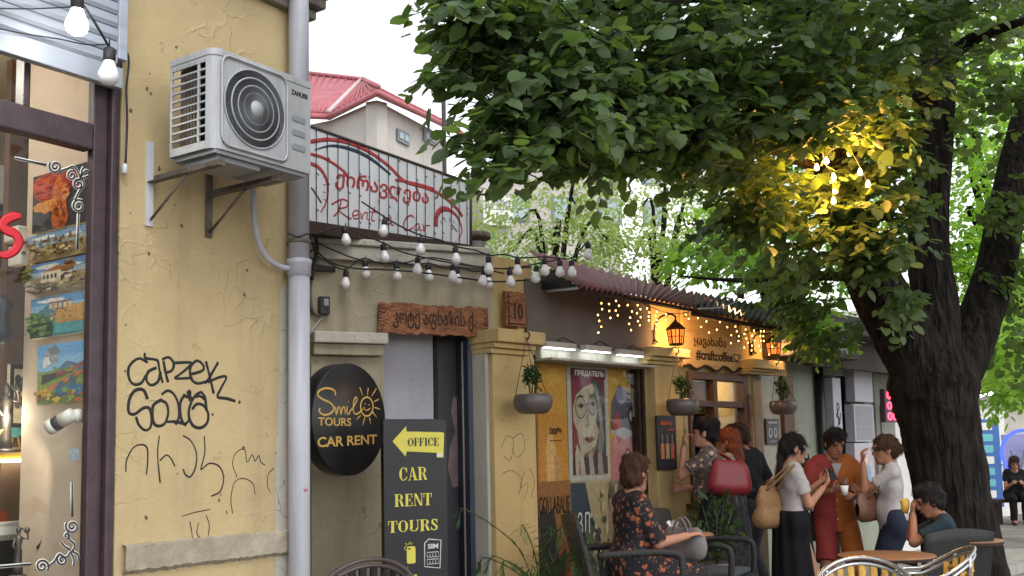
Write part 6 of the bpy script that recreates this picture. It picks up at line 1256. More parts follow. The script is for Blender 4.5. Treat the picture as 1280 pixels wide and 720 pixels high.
for i, (px, py, r) in enumerate(((1226, 493, .08), (1233, 490, .07), (1241, 492, .09), (1250, 491, .08), (1270, 491, .07), (1243, 496, .05))):
    q = MB(); q.lathe([(.001, -r * .6), (r, -r * .3), (r, r * .3), (.001, r * .6)], 10, at(px, py, 20.5) - at(1238, 492, 20.5)); q.build('lamp', emis('far_led', (1, .97, .9), 10), LS)
q = MB(); q.tube([at(1215, 490, 20.55) - at(1238, 492, 20.5), at(1285, 488, 20.55) - at(1238, 492, 20.5)], .03, 6); q.build('rail', 'rust_metal', LS)
# neon ring
nr = at(1280, 566, 20); NG = thing('neon_ring', 'blue glowing neon ring at the right edge', 'neon sign', T(nr)); q = MB(); q.tube([(.42 * math.cos(R(a)), 0, .42 * math.sin(R(a))) for a in range(0, 360, 15)], .035, 8, closed=True); q.build('tube', emis('neon_blue', (.05, .08, 1.0), 1.5), NG)
q = MB(); q.box(-.3, .2, -.7, .6, .24, .35); q.build('back_board', 'white_rough_plaster', NG); q = MB(); q.stroke([(-.25, .05), (-.1, -.3), (.05, .1), (.2, -.3)], .05, -.01, .02); q.build('scribble', 'ac_grey', NG)
q = MB(); q.box(-.04, .05, -nr[2], .04, .1, -.7); q.build('post', 'rust_metal', NG)
# blue/white folding stand by the trunk
sb = at(1224, 640, 15); ST = thing('folding_stand', 'light blue folding stand beside the tree trunk', 'stand', T(sb[0], sb[1], 0)); 
for dx in (-.1, .12):
    q = MB(); q.tube([(dx, 0, 0), (dx, .05, .9)], .014, 6); q.build('leg', 'turquoise', ST)
q = MB(); q.tube([(-.1, .05, .9), (.12, .05, .9)], .014, 6); q.tube([(-.1, .03, .5), (.12, .03, .5)], .012, 6); q.build('rail', 'turquoise', ST)
# bench for the far seated person
bb_ = at(1285, 640, 20); BE = thing('far_bench', 'dark bench under the far seated person', 'bench', T(bb_[0], bb_[1], 0))
q = MB(); q.box(-.7, -.2, .4, .7, .25, .45); q.build('seat', 'burnt_wood', BE)
for x_ in (-.6, .6):
    q = MB(); q.box(x_ - .04, -.18, 0, x_ + .04, .22, .399); q.build('leg', 'burnt_wood', BE)
# street wall closing the view far behind
q = MB(); q.box(-14, 0, 0, 16, .5, 6); o = q.build('background_building', 'house_plaster', M=TR((16, 34, 0), R(-12))); tag(o, 'plain pale building closing the street far behind the trees', 'building')

# =================================================================== TREES
def bark():
    M = bpy.data.materials.new('bark'); M.use_nodes = True; t = M.node_tree; b = t.nodes['Principled BSDF']; b.inputs['Roughness'].default_value = .95; b.inputs['Specular IOR Level'].default_value = .15
    tc = t.nodes.new('ShaderNodeTexCoord'); mp = t.nodes.new('ShaderNodeMapping'); mp.inputs['Scale'].default_value = (9, 9, 1.6); t.links.new(tc.outputs['Object'], mp.inputs['Vector'])
    n = t.nodes.new('ShaderNodeTexNoise'); n.inputs['Scale'].default_value = 2.2; n.inputs['Detail'].default_value = 8; t.links.new(mp.outputs[0], n.inputs['Vector'])
    r = t.nodes.new('ShaderNodeValToRGB'); r.color_ramp.elements[0].position = .35; r.color_ramp.elements[1].position = .7; r.color_ramp.elements[0].color = S(20, 18, 17); r.color_ramp.elements[1].color = S(54, 47, 42); t.links.new(n.outputs['Fac'], r.inputs[0]); t.links.new(r.outputs[0], b.inputs['Base Color'])
    vo = t.nodes.new('ShaderNodeTexVoronoi'); vo.feature = 'DISTANCE_TO_EDGE'; vo.inputs['Scale'].default_value = 1.6; ml = t.nodes.new('ShaderNodeMix'); ml.data_type = 'RGBA'; ml.blend_type = 'LINEAR_LIGHT'; ml.inputs[0].default_value = .35; t.links.new(mp.outputs[0], ml.inputs[6]); t.links.new(n.outputs['Color'], ml.inputs[7]); t.links.new(ml.outputs[2], vo.inputs['Vector']); sm2 = t.nodes.new('ShaderNodeMath'); sm2.operation = 'MULTIPLY_ADD'; sm2.inputs[1].default_value = 1.6; t.links.new(vo.outputs['Distance'], sm2.inputs[0]); t.links.new(n.outputs['Fac'], sm2.inputs[2])
    bp = t.nodes.new('ShaderNodeBump'); bp.inputs['Strength'].default_value = 1; bp.inputs['Distance'].default_value = .07; t.links.new(sm2.outputs[0], bp.inputs['Height']); t.links.new(bp.outputs[0], b.inputs['Normal']); MATS['bark'] = M
bark()
def limb(mb, pts, rad, base, n=12, k=5, rough=.06, seed=0):
    P_ = smooth_path([np.asarray(p) - base for p in pts], k); rr = np.interp(np.linspace(0, 1, len(P_)), np.linspace(0, 1, len(rad)), rad); r_ = random.Random(seed)
    st = len(mb.v); mb.tube(P_, list(rr), n)
    for i in range(st, len(mb.v)):                              # furrowed outline
        v = np.array(mb.v[i]); j = (i - st) % n; c_ = P_[min((i - st) // n, len(P_) - 1)]; row = (i - st) // n; an = 2 * math.pi * j / n; f = 1 + rough * (.55 * abs(math.sin(an * 7 + .5 * math.sin(row * .31 + seed))) + .5 * abs(math.sin(an * 11.5 + .8 * math.sin(row * .23 + an * 2))) - .5 + .35 * math.sin(row * .55 + an * 3)) + r_.uniform(-rough, rough) * .22; mb.v[i] = tuple(c_ + (v - c_) * f)
    return P_
def spray(points, dirs, n_leaf, size, seed, tpl=HEART, droop=.25, length=.32, flat=.35):
    """leafy twigs: alternate leaves along each twig, blades spread flat and tipping down"""
    r = np.random.RandomState(seed); K = len(points); P_, N_, D_, Sz, Rn = [], [], [], [], []
    for i in range(n_leaf):
        u = (i + .5) / n_leaf; side = 1 if i % 2 else -1
        d = dirs; pos = points + d * (length * u)[..., None] if np.ndim(u) else points + d * (length * u); pos = pos.copy(); pos[:, 2] -= droop * length * u * u
        perp = np.stack([-d[:, 1], d[:, 0], np.zeros(K)], 1); ld_ = d * .55 + perp * side * .85 + r.normal(scale=.3, size=(K, 3)); ld_[:, 2] -= droop + r.random(K) * .5
        nn = r.normal(scale=flat, size=(K, 3)); nn[:, 2] += 1; nn += d * .25
        P_.append(pos + perp * side * .015 + r.normal(scale=.015, size=(K, 3))); N_.append(nn); D_.append(ld_); Sz.append(r.uniform(.5, 1.3, K) * size); Rn.append(np.clip(r.normal(.5, .25, K), 0, 1))
    return [np.concatenate(x) for x in (P_, N_, D_, Sz, Rn)]
def blob_twigs(blobs, centre, seed, per=1.0):
    """twig roots spread through crown masses; each mass: centre xyz, radii, twig count"""
    r = np.random.RandomState(seed); Q, D_ = [], []
    for (c, rad, n) in blobs:
        n = int(n * per); d = r.normal(size=(n, 3)); d /= np.linalg.norm(d, axis=1, keepdims=True); q = np.asarray(c) + d * (r.random(n) ** .45)[:, None] * np.asarray(rad)
        out = q - np.asarray(centre); out[:, 2] *= .3; out /= np.maximum(np.linalg.norm(out, axis=1, keepdims=True), .1); out += r.normal(scale=.55, size=(n, 3)); out[:, 2] *= .5; out /= np.linalg.norm(out, axis=1, keepdims=True); Q.append(q); D_.append(out)
    return np.concatenate(Q), np.concatenate(D_)
LT = thing('linden_tree', 'big dark linden tree with forked trunk beside the café tables', 'tree')
tb = at(1205, 775, 9.0); tb[2] = 0; LT.matrix_world = T(tb)
mb = MB()
trunkP = limb(mb, [at(1210, 800, 9.0) * (1, 1, 0) + (0, 0, -.1), at(1208, 720, 9.0), at(1190, 620, 9.0), at(1174, 530, 9.0), at(1166, 480, 9.0), at(1162, 440, 9.0)], [.40, .33, .30, .32, .37, .30], tb, 44, 16, .05, 1)
mb.build('trunk', 'bark', LT)
LIMBS = [([at(1160, 470, 9.0), at(1128, 415, 8.95), at(1092, 352, 8.8), at(1066, 290, 8.7), at(1050, 200, 8.6), at(1042, 100, 8.6), at(1046, -10, 8.8), at(1040, -120, 9.0)], [.27, .25, .22, .19, .155, .13, .12, .08]),
         ([at(1168, 470, 9.0), at(1170, 390, 9.05), at(1160, 300, 9.1), at(1166, 200, 9.2), at(1172, 100, 9.3), at(1162, -20, 9.4), at(1150, -140, 9.4)], [.22, .19, .17, .16, .15, .12, .08]),
         ([at(1182, 500, 9.05), at(1215, 425, 9.2), at(1246, 330, 9.4), at(1262, 240, 9.6), at(1290, 110, 10.0), at(1330, -40, 10.4)], [.2, .19, .17, .15, .12, .07]),
         ([at(1044, 120, 8.6), at(960, 90, 7.8), at(860, 88, 6.9), at(770, 96, 6.0), at(700, 110, 5.4), at(640, 120, 5.0)], [.11, .085, .065, .045, .025, .010]),
         ([at(1045, 20, 8.7), at(920, -10, 7.5), at(780, 0, 6.4), at(690, 20, 5.6), at(610, 30, 5.1)], [.10, .08, .06, .04, .012]),
         ([at(1056, 230, 8.6), at(1000, 200, 8.2), at(920, 170, 7.6), at(850, 165, 7.0), at(780, 180, 6.4)], [.06, .05, .04, .025, .01]),
         ([at(1090, 350, 8.8), at(1040, 345, 9.2), at(980, 350, 9.8), at(910, 350, 10.3), at(850, 345, 10.6)], [.05, .04, .03, .02, .008]),
         ([at(1150, 120, 9.2), at(1200, 60, 8.2), at(1240, 40, 7.4), at(1300, 20, 6.6)], [.08, .06, .04, .02])]
for i, (pts, rad) in enumerate(LIMBS):
    mb = MB(); limb(mb, pts, rad, tb, 36 if i < 3 else 8, 12 if i < 3 else 5, .06, i + 3); mb.build('limb', 'bark', LT)
def B(px, py, t, rx, ry, rz, n): return (at(px, py, t), (rx, ry, rz), n)
crown = [B(625, 45, 5.0, .30, .4, .26, 34), B(600, -5, 5.1, .26, .35, .12, 16), B(665, 150, 5.0, .2, .3, .20, 28), B(628, 185, 4.8, .10, .16, .07, 6), B(680, 75, 5.3, .40, .5, .34, 70), B(715, 150, 5.3, .32, .4, .2, 46), B(672, 212, 4.8, .14, .2, .07, 9), B(618, 110, 4.9, .12, .16, .10, 7),
         B(720, 60, 5.8, .6, .7, .5, 100), B(750, 135, 5.8, .45, .55, .30, 90), B(735, 192, 5.6, .30, .35, .12, 30), B(785, 188, 5.9, .34, .4, .12, 36), B(820, 60, 6.4, .7, .8, .55, 112), B(830, 140, 6.4, .6, .7, .36, 120), B(868, 175, 6.7, .45, .55, .18, 60),
         B(920, 60, 7.0, .8, .9, .6, 125), B(930, 150, 7.0, .7, .7, .4, 130), B(1000, 60, 7.4, .8, .9, .6, 120), B(1010, 130, 7.2, .6, .6, .36, 90), B(1100, 50, 7.6, .8, .9, .5, 95), B(1100, 140, 7.8, .5, .5, .3, 60), B(1190, 30, 7.8, .7, .8, .4, 70),
         B(960, 230, 7.9, .45, .5, .35, 60), B(930, 275, 8.2, .3, .4, .16, 22), B(1000, 275, 8.2, .35, .4, .3, 44), B(1090, 255, 8.2, .42, .36, .42, 90), B(1105, 315, 8.3, .26, .26, .2, 26), B(1128, 365, 8.45, .16, .16, .2, 11), B(1075, 300, 8.3, .2, .2, .18, 12), B(1060, 200, 8.9, .4, .3, .4, 40), B(1130, 190, 8.4, .35, .3, .35, 40), B(1000, 335, 8.9, .3, .35, .16, 20),
         B(990, 345, 9.7, .3, .4, .16, 22), B(1020, 380, 9.6, .22, .3, .16, 20), B(1045, 415, 9.5, .24, .3, .16, 20), 
         B(1230, 120, 8.8, .5, .5, .4, 34), B(1255, 260, 9.0, .25, .35, .4, 24), B(1245, 350, 9.2, .18, .25, .25, 18), B(1255, 430, 9.6, .22, .3, .2, 12),
         ((1.9, 7.4, 5.3), (1.9, 2.2, .9), 150), ((3.4, 9.0, 6.0), (2.6, 2.6, 1.2), 270), ((5.2, 8.0, 5.2), (1.6, 2.0, 1.0), 160), ((4.0, 11.0, 5.4), (2.4, 1.8, 1.2), 260), ((2.8, 10.6, 5.0), (1.3, 1.4, .7), 110), ((1.0, 6.3, 4.8), (.7, 1.0, .5), 60), ((3.0, 5.0, 5.4), (2.2, 1.6, .7), 180)]
Q, Dv = blob_twigs(crown, (tb[0], tb[1], 4.0), 21, 1.12)
Lp, Ln, Ld, Ls, Lr = spray(Q, Dv, 10, .084, 22)
pr_ = proj(Lp); infr = (pr_[:, 0] > -20) & (pr_[:, 0] < 1300) & (pr_[:, 1] > -20) & (pr_[:, 1] < 740)
depth = np.where(infr, pr_[:, 2] / Ls, 1e9); big = np.argsort(depth)[:300]; rest = np.ones(len(Lp), bool); rest[big] = False
V_, F_, C_ = leaves_np(HEART, Lp[rest] - tb, Ln[rest], Ld[rest], Ls[rest], Lr[rest])
me = np_mesh('foliage', V_, F_, C_); me.materials.append(MATS['linden_leaf']); CRN = inst('crown', me, LT, Matrix.Identity(4)); tag(CRN, kind='stuff')
lv, lf, lc = leaves_np(HEART, np.zeros((1, 3)), np.array(((0, 0, 1.),)), np.array(((0, 1., 0),)), np.ones(1), np.array((.4,))); LME = np_mesh('leaf', lv, lf, lc); LME.materials.append(MATS['linden_leaf'])
for i in big:
    d = unit(Ld[i]); x = unit(np.cross(d, Ln[i])); z = np.cross(x, d); Mx = Matrix.Identity(4); s_ = float(Ls[i])
    for k_ in range(3): Mx[k_][0] = x[k_] * s_; Mx[k_][1] = d[k_] * s_; Mx[k_][2] = z[k_] * s_; Mx[k_][3] = Lp[i][k_] - tb[k_]
    inst('leaf', LME, CRN, Mx)
# twigs as thin stems
TV = []; tw = MB()
near = np.argsort(proj(Q)[:, 2])[:900]
for i in near:
    a = Q[i] - tb; d = Dv[i]; tw.tube([a - d * .12, a + d * .14, a + d * .27 - (0, 0, .02)], [.0045, .003, .0015], 4, cap=False)
o = tw.build('twigs', 'bark', LT); tag(o, kind='stuff')
print('leaves', len(Lp))
# warm bulbs strung in the linden
TL = thing('tree_lights', 'cluster of warm glowing bulbs hanging in the linden tree', 'string light', T(at(1044, 150, 7.75)))
t0_ = at(1044, 150, 7.75)
BL_ = [(1044, 152), (1031, 178), (1033, 201), (1021, 209), (1042, 221), (1044, 238), (1042, 251), (1062, 191), (1075, 215), (1085, 230)]
q = MB(); q.tube(smooth_path([at(1046, 120, 7.8) - t0_, at(1040, 150, 7.75) - t0_, at(1029, 174, 7.75) - t0_, at(1030, 200, 7.75) - t0_, at(1040, 218, 7.75) - t0_, at(1041, 236, 7.75) - t0_, at(1038, 275, 7.8) - t0_, at(1020, 300, 7.9) - t0_], 4), .004, 5); q.tube(smooth_path([at(1046, 140, 7.78) - t0_, at(1060, 180, 7.75) - t0_, at(1073, 205, 7.75) - t0_, at(1087, 232, 7.75) - t0_], 4), .004, 5); q.build('cable', 'black_rubber', TL)
WB = MB(); WB.lathe([(.0001, -.027), (.013, -.022), (.019, -.010), (.017, .003), (.010, .018), (.008, .027)], 12); WBM = WB.mesh('globe'); WBM.materials.append(emis('tree_bulb', (1, .52, .14), 14))
for x, y in BL_: inst('globe', WBM, TL, T(at(x, y, 7.72) - t0_))
for (x, y, e) in ((1034, 190, 18), (1043, 236, 20), (1070, 205, 13)):
    ld = bpy.data.lights.new('tree_bulb_light', 'POINT'); ld.energy = e; ld.shadow_soft_size = .06; ld.color = (1, .44, .09); lo = bpy.data.objects.new('tree_bulb_light', ld); col.objects.link(lo); lo.location = at(x, y, 7.66)
# other trees behind
def bg_tree(name, label, px, t, blobs, seed, m, size=.10, per=1.0, trunk_px=None, tr=.12, nl=9, stems=6, group='trees behind the low roofs'):
    b_ = at(px, 560, t); b_[2] = 0; t_ = thing(name, label, 'tree', T(b_), group); mb = MB(); cs = [np.asarray(b[0]) for b in blobs]; cm = np.mean(cs, 0)
    limb(mb, [b_, b_ + (0, 0, cm[2] * .35), b_ * (1, 1, 0) * .6 + cm * (.4, .4, 0) + (0, 0, cm[2] * .7), cm], [tr, tr * .8, tr * .6, tr * .3], b_, 10, 5, .05, seed); mb.build('trunk', 'bark', t_)
    for c_ in cs[:stems]:
        mb = MB(); limb(mb, [b_ * .6 + np.array((cm[0], cm[1], 0)) * .4 + (0, 0, cm[2] * .55), (c_ + cm) / 2, c_], [tr * .4, tr * .25, tr * .08], b_, 6, 4, .05, seed + 1); mb.build('limb', 'bark', t_)
    Q_, D_ = blob_twigs(blobs, (b_[0], b_[1], cm[2]), seed, per); a = spray(Q_, D_, nl, size, seed + 1, OVAL, .3, .4)
    V_, F_, C_ = leaves_np(OVAL, a[0] - b_, a[1], a[2], a[3], a[4]); me = np_mesh('crown', V_, F_, C_); me.materials.append(MATS[m]); o = inst('crown', me, t_, Matrix.Identity(4)); tag(o, kind='stuff')
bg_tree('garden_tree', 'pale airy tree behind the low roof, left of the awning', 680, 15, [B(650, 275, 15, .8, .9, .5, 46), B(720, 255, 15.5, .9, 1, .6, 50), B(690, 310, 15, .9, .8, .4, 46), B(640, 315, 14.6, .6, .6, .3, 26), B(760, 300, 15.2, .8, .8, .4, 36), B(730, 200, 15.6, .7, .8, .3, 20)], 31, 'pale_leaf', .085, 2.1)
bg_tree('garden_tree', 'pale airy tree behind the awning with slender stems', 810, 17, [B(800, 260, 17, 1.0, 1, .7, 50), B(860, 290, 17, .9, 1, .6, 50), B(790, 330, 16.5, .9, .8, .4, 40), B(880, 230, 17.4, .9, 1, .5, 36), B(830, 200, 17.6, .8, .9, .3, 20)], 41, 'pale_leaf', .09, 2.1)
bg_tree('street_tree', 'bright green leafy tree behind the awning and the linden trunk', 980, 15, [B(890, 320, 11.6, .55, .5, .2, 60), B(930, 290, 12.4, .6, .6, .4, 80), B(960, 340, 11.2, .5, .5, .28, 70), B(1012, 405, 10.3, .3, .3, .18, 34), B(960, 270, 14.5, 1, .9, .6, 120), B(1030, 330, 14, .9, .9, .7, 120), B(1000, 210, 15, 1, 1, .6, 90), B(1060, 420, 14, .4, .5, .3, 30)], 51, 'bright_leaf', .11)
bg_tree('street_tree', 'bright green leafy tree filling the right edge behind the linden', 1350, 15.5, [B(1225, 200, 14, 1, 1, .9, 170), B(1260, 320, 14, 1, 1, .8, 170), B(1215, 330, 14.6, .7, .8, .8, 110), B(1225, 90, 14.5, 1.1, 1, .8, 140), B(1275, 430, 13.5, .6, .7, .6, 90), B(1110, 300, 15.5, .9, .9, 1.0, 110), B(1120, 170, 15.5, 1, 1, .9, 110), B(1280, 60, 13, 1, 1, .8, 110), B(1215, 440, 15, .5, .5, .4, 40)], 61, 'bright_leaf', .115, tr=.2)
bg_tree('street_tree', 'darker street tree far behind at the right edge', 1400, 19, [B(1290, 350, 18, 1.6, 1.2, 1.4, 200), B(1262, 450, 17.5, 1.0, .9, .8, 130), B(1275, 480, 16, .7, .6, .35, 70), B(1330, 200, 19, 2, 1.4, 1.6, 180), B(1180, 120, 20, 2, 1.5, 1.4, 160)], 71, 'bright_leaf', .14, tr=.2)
# =================================================================== PAVEMENT, FURNITURE, POTTED PLANTS
PZ = .12
pv = MB(); slab = MB(); slab.box(0, 0, 0, .59, .47, PZ)
pv.box(-2.6, -1.45, -.02, 9, 0.5, PZ - .004)
tag(pv.build('pavement', 'stone_kerb', M=FC.mat()), kind='structure')
def ground_at(px, t, z=0.0): p_ = at(px, 560, t); return np.array((p_[0], p_[1], z))
mat('black_wicker', S(30, 30, 32), .55, .25, 60, bump=.5, bscale=120); mat('cushion', S(58, 66, 78), .85, .15, 20)
mat('aluminium', S(176, 178, 182), .25, .06, 10, metal=.9); mat('yellow_weave', S(190, 150, 70), .6, .25, 50, bump=.4, bscale=100); mat('table_wood', S(150, 108, 72), .5, 0, 7, bump=.15, c2=S(112, 76, 50), stretch=(1, 4, 1)); mat('steel', S(150, 152, 158), .35, .1, 10, metal=.7)
def armchair(label, pos, yaw, s=1.0, cushion=True):
    t_ = thing('wicker_armchair', label, 'chair', T(pos) @ Matrix.Rotation(yaw, 4, 'Z') @ Matrix.Scale(s, 4), 'black wicker armchairs')
    for sx in (-1, 1):
        q = MB(); q.box(sx * .27 - .022, .22, 0, sx * .27 + .022, .264, .40); q.build('leg', 'black_wicker', t_, bevel=.006)
        q = MB(); q.box(sx * .27 - .022, -.27, 0, sx * .27 + .022, -.226, .40); q.build('leg', 'black_wicker', t_, bevel=.006)
        q = MB(); q.tube(smooth_path([(sx * .285, .25, .36), (sx * .285, .262, .58), (sx * .285, .22, .655), (sx * .285, .0, .665), (sx * .285, -.26, .655)], 5), [(.022, .014)] * 21, 8); q.build('armrest', 'black_wicker', t_)
    q = MB(); q.box(-.262, -.27, .37, .262, .27, .43); q.build('seat', 'black_wicker', t_, bevel=.012)
    q = MB(); V_ = []
    for i in range(9):
        for j in range(7):
            u = -1 + i / 4; v = j / 6; V_.append((u * .285 * (1 - .03 * v), -.235 - .11 * v + .02 * u * u * -1, .40 + v * .5 - .03 * u * u * v))
    V2 = [(x, y - .03, z) for x, y, z in V_]; n = len(V_); F_ = []
    for i in range(8):
        for j in range(6): e = i * 7 + j; F_.append((e, e + 1, e + 8, e + 7)); F_.append((n + e, n + e + 7, n + e + 8, n + e + 1))
    for i in range(8): e = i * 7 + 6; F_.append((e, n + e, n + e + 7, e + 7)); e = i * 7; F_.append((e, e + 7, n + e + 7, n + e))
    for j in range(6): F_.append((j, n + j, n + j + 1, j + 1)); e = 56 + j; F_.append((e, e + 1, n + e + 1, n + e))
    q.add(V_ + V2, F_, sm=True); q.build('backrest', 'black_wicker', t_)
    if cushion: q = MB(); q.box(-.24, -.22, .431, .24, .25, .475); q.build('cushion', 'cushion', t_, bevel=.02)
    return t_
def bistro(label, pos, yaw, m1='aluminium', m2='yellow_weave', s=1.0):
    t_ = thing('bistro_chair', label, 'chair', T(pos) @ Matrix.Rotation(yaw, 4, 'Z') @ Matrix.Scale(s, 4), 'tube framed bistro chairs')
    hoop = []
    for i in range(25):
        a = R(-30 + 240 * i / 24); y_ = -.27 * math.sin(a); hoop.append((.28 * math.cos(a), y_, .70 + .16 * max(0, math.sin(a)) ** 1.2))
    for k_ in (0, -.035):
        q = MB(); q.tube([(x * (1 + k_ * .3), y * (1 + k_ * .3), z + k_ * 1.0) for x, y, z in hoop], .0125, 8); q.build('back_rail', m1, t_)
    for sx in (-1, 1):
        q = MB(); q.tube(smooth_path([(sx * .24, .15, .70), (sx * .245, .2, .6), (sx * .22, .19, .44), (sx * .25, .22, 0)], 5), .0125, 8); q.build('leg', m1, t_)
        q = MB(); q.tube(smooth_path([(sx * .2, -.2, .82), (sx * .19, -.19, .45), (sx * .22, -.25, 0)], 5), .0125, 8); q.build('leg', m1, t_)
    q = MB(); q.lathe([(.2, .435), (.22, .44), (.22, .455), (.2, .462), (.001, .46)], 24, cap=False); q.build('seat', m2, t_)
    for i in range(9):
        a = R(35 + 110 * i / 8); x, y = .265 * math.cos(a), -.262 * math.sin(a); zt_ = .665 + .16 * math.sin(a) ** 1.2; q = MB(); q.tube([(x, y, zt_), (x * .9, y * .86, .47)], [(.022, .004)] * 2, 6, flat=(x, y, 0)); q.build('woven_slat', m2, t_)
    for z_ in (.56, .64, .72):
        q = MB(); q.tube([(.255 * math.cos(R(a)), -.25 * math.sin(R(a)), z_) for a in range(40, 141, 10)], .012, 6); q.build('woven_band', m2, t_)
    return t_
def table(label, pos, rad=.325, h=.75, m='table_wood'):
    t_ = thing('round_table', label, 'table', T(pos), 'small round café tables')
    q = MB(); q.lathe([(rad - .01, h - .03), (rad, h - .025), (rad, h - .006), (rad - .006, h), (.001, h + .0005)], 36); q.build('table_top', m, t_)
    q = MB(); q.lathe([(rad * 1.004, h - .024), (rad * 1.01, h - .02), (rad * 1.01, h - .012), (rad * 1.004, h - .008)], 36, cap=False); q.build('rim', 'burnt_wood', t_)
    q = MB(); q.tube([(0, 0, .03), (0, 0, h - .031)], .03, 12); q.build('stem', 'steel', t_)
    for a in (45, 135, 225, 315):
        q = MB(); q.tube([(0, 0, .06), (.25 * math.cos(R(a)), .25 * math.sin(R(a)), .012)], [.02, .012], 8); q.build('foot', 'steel', t_)
    return t_
SW = ground_at(783, 7.3, PZ)                                          # the seated woman's place
armchair('black wicker armchair under the seated woman in the floral dress', SW, R(-84), 1.08)
armchair('empty black wicker armchair with a blue cushion behind the small table', ground_at(878, 8.0, PZ), R(-118), 1.05)
table('small round wooden table in front of the seated woman', ground_at(846, 7.75, PZ), .24, .78)
table('round wooden café table nearest the camera at lower right', ground_at(1100, 7.44), .327, .75)
table('small round wooden table in front of the boy by the trunk', ground_at(1203, 7.9), .24, .80)
bistro('shiny aluminium bistro chair nearest the camera at lower right', ground_at(1072, 5.95), R(165))
bistro('aluminium bistro chair with yellow weave beside the front table', ground_at(1152, 6.75), R(80), s=1.0)
bistro('dark grey bistro chair back at the bottom by the office board', ground_at(456, 6.2), R(178), 'bowl_glaze', 'black_wicker', s=1.03)
armchair('black armchair backing on to the front table, left of the boy', ground_at(1152, 8.0), R(14), 1.0, False)
# napkin holder on the small table
q = MB(); q.lathe([(.04, 0), (.045, .05), (.04, .052), (.036, .01)], 14); nh = thing('napkin_cup', 'white paper napkins in a cup on the small table', 'napkins', T(ground_at(838, 7.7, PZ + .781))); q.build('cup', 'white_vinyl', nh)
q = MB()
for i in range(5): a = i * 1.25; q.add([(0, 0, .02), (.03 * math.cos(a), .03 * math.sin(a), .1), (.05 * math.cos(a + .6), .05 * math.sin(a + .6), .085)], [(0, 1, 2)])
q.build('napkins', 'white_vinyl', nh)
# spiky palm in a pot
pp0 = ground_at(672, 7.35, PZ); PM = thing('potted_palm', 'spiky potted palm at the foot of the ochre pillar', 'plant', T(pp0)); q = MB(); q.lathe([(.13, 0), (.17, .3), (.19, .33), (.17, .33), (.15, .28), (.001, .28)], 20); q.build('pot', 'bowl_glaze', PM)
r = random.Random(9); LV = []
for i in range(15):
    a = r.uniform(0, 6.28); ln = r.uniform(.5, .85); up = r.uniform(.5, 1.1); tip = np.array((math.cos(a) * ln * .6, math.sin(a) * ln * .6, .3 + ln * up)); mid = np.array((math.cos(a) * ln * .18, math.sin(a) * ln * .18, .3 + ln * up * .62))
    q = MB(); path = smooth_path([(0, 0, .3), mid, tip, tip + (math.cos(a) * .06, math.sin(a) * .06, -.06)], 5); q.tube(path, .004, 4)
    for k_ in range(4, len(path)):
        d = unit(path[k_] - path[k_ - 1]); sd = unit(np.cross(d, (0, 0, 1)))
        for s_ in (-1, 1):
            l2 = .17 * (1 - .5 * k_ / len(path)); b0_ = path[k_]; e_ = b0_ + sd * s_ * l2 * .7 + d * l2 * .7 + np.array((0, 0, -.02)); w_2 = unit(np.cross(e_ - b0_, (0, 0, 1))) * .007; q.add([b0_, (b0_ + e_) / 2 + w_2, e_, (b0_ + e_) / 2 - w_2], [(0, 1, 2, 3)])
    q.build('frond', 'palm_leaf', PM)
def pot_shrub(label, px, t, z, h, seed, stand=0.0, n=150):
    p_ = ground_at(px, t, z); t_ = thing('potted_shrub', label, 'plant', T(p_)); q = MB(); q.lathe([(.10, stand), (.13, stand + .22), (.14, stand + .24), (.12, stand + .24), (.001, stand + .2)], 18); q.build('pot', 'bowl_glaze', t_)
    q = MB(); r = random.Random(seed)
    for i in range(6): a = r.random() * 6.28; q.tube([(0, 0, stand + .2), (.08 * math.cos(a), .08 * math.sin(a), stand + .2 + h * .5), (.16 * math.cos(a), .16 * math.sin(a), stand + .2 + h * .9)], [.007, .005, .002], 5)
    q.build('stems', 'stem_green', t_)
    v, f, c_ = shrub_leaves(n, (0, 0, stand + .2 + h * .62), (.22, .22, h * .45), .075, seed); me = np_mesh('foliage', v, f, c_); me.materials.append(MATS['shrub_leaf']); tag(inst('foliage', me, t_, Matrix.Identity(4)), kind='stuff')
    if stand:
        for a in (45, 135, 225, 315):
            q = MB(); q.tube([(.13 * math.cos(R(a)), .13 * math.sin(R(a)), 0), (.13 * math.cos(R(a)), .13 * math.sin(R(a)), stand + .1)], .022, 8); q.build('stand_leg', 'steel', t_)
pot_shrub('leafy potted shrub behind the empty wicker armchair', 890, 8.5, PZ, .55, 5, .25)
pot_shrub('leafy potted shrub on a steel stand between the standing couple', 1012, 9.6, PZ, .5, 6, .55)
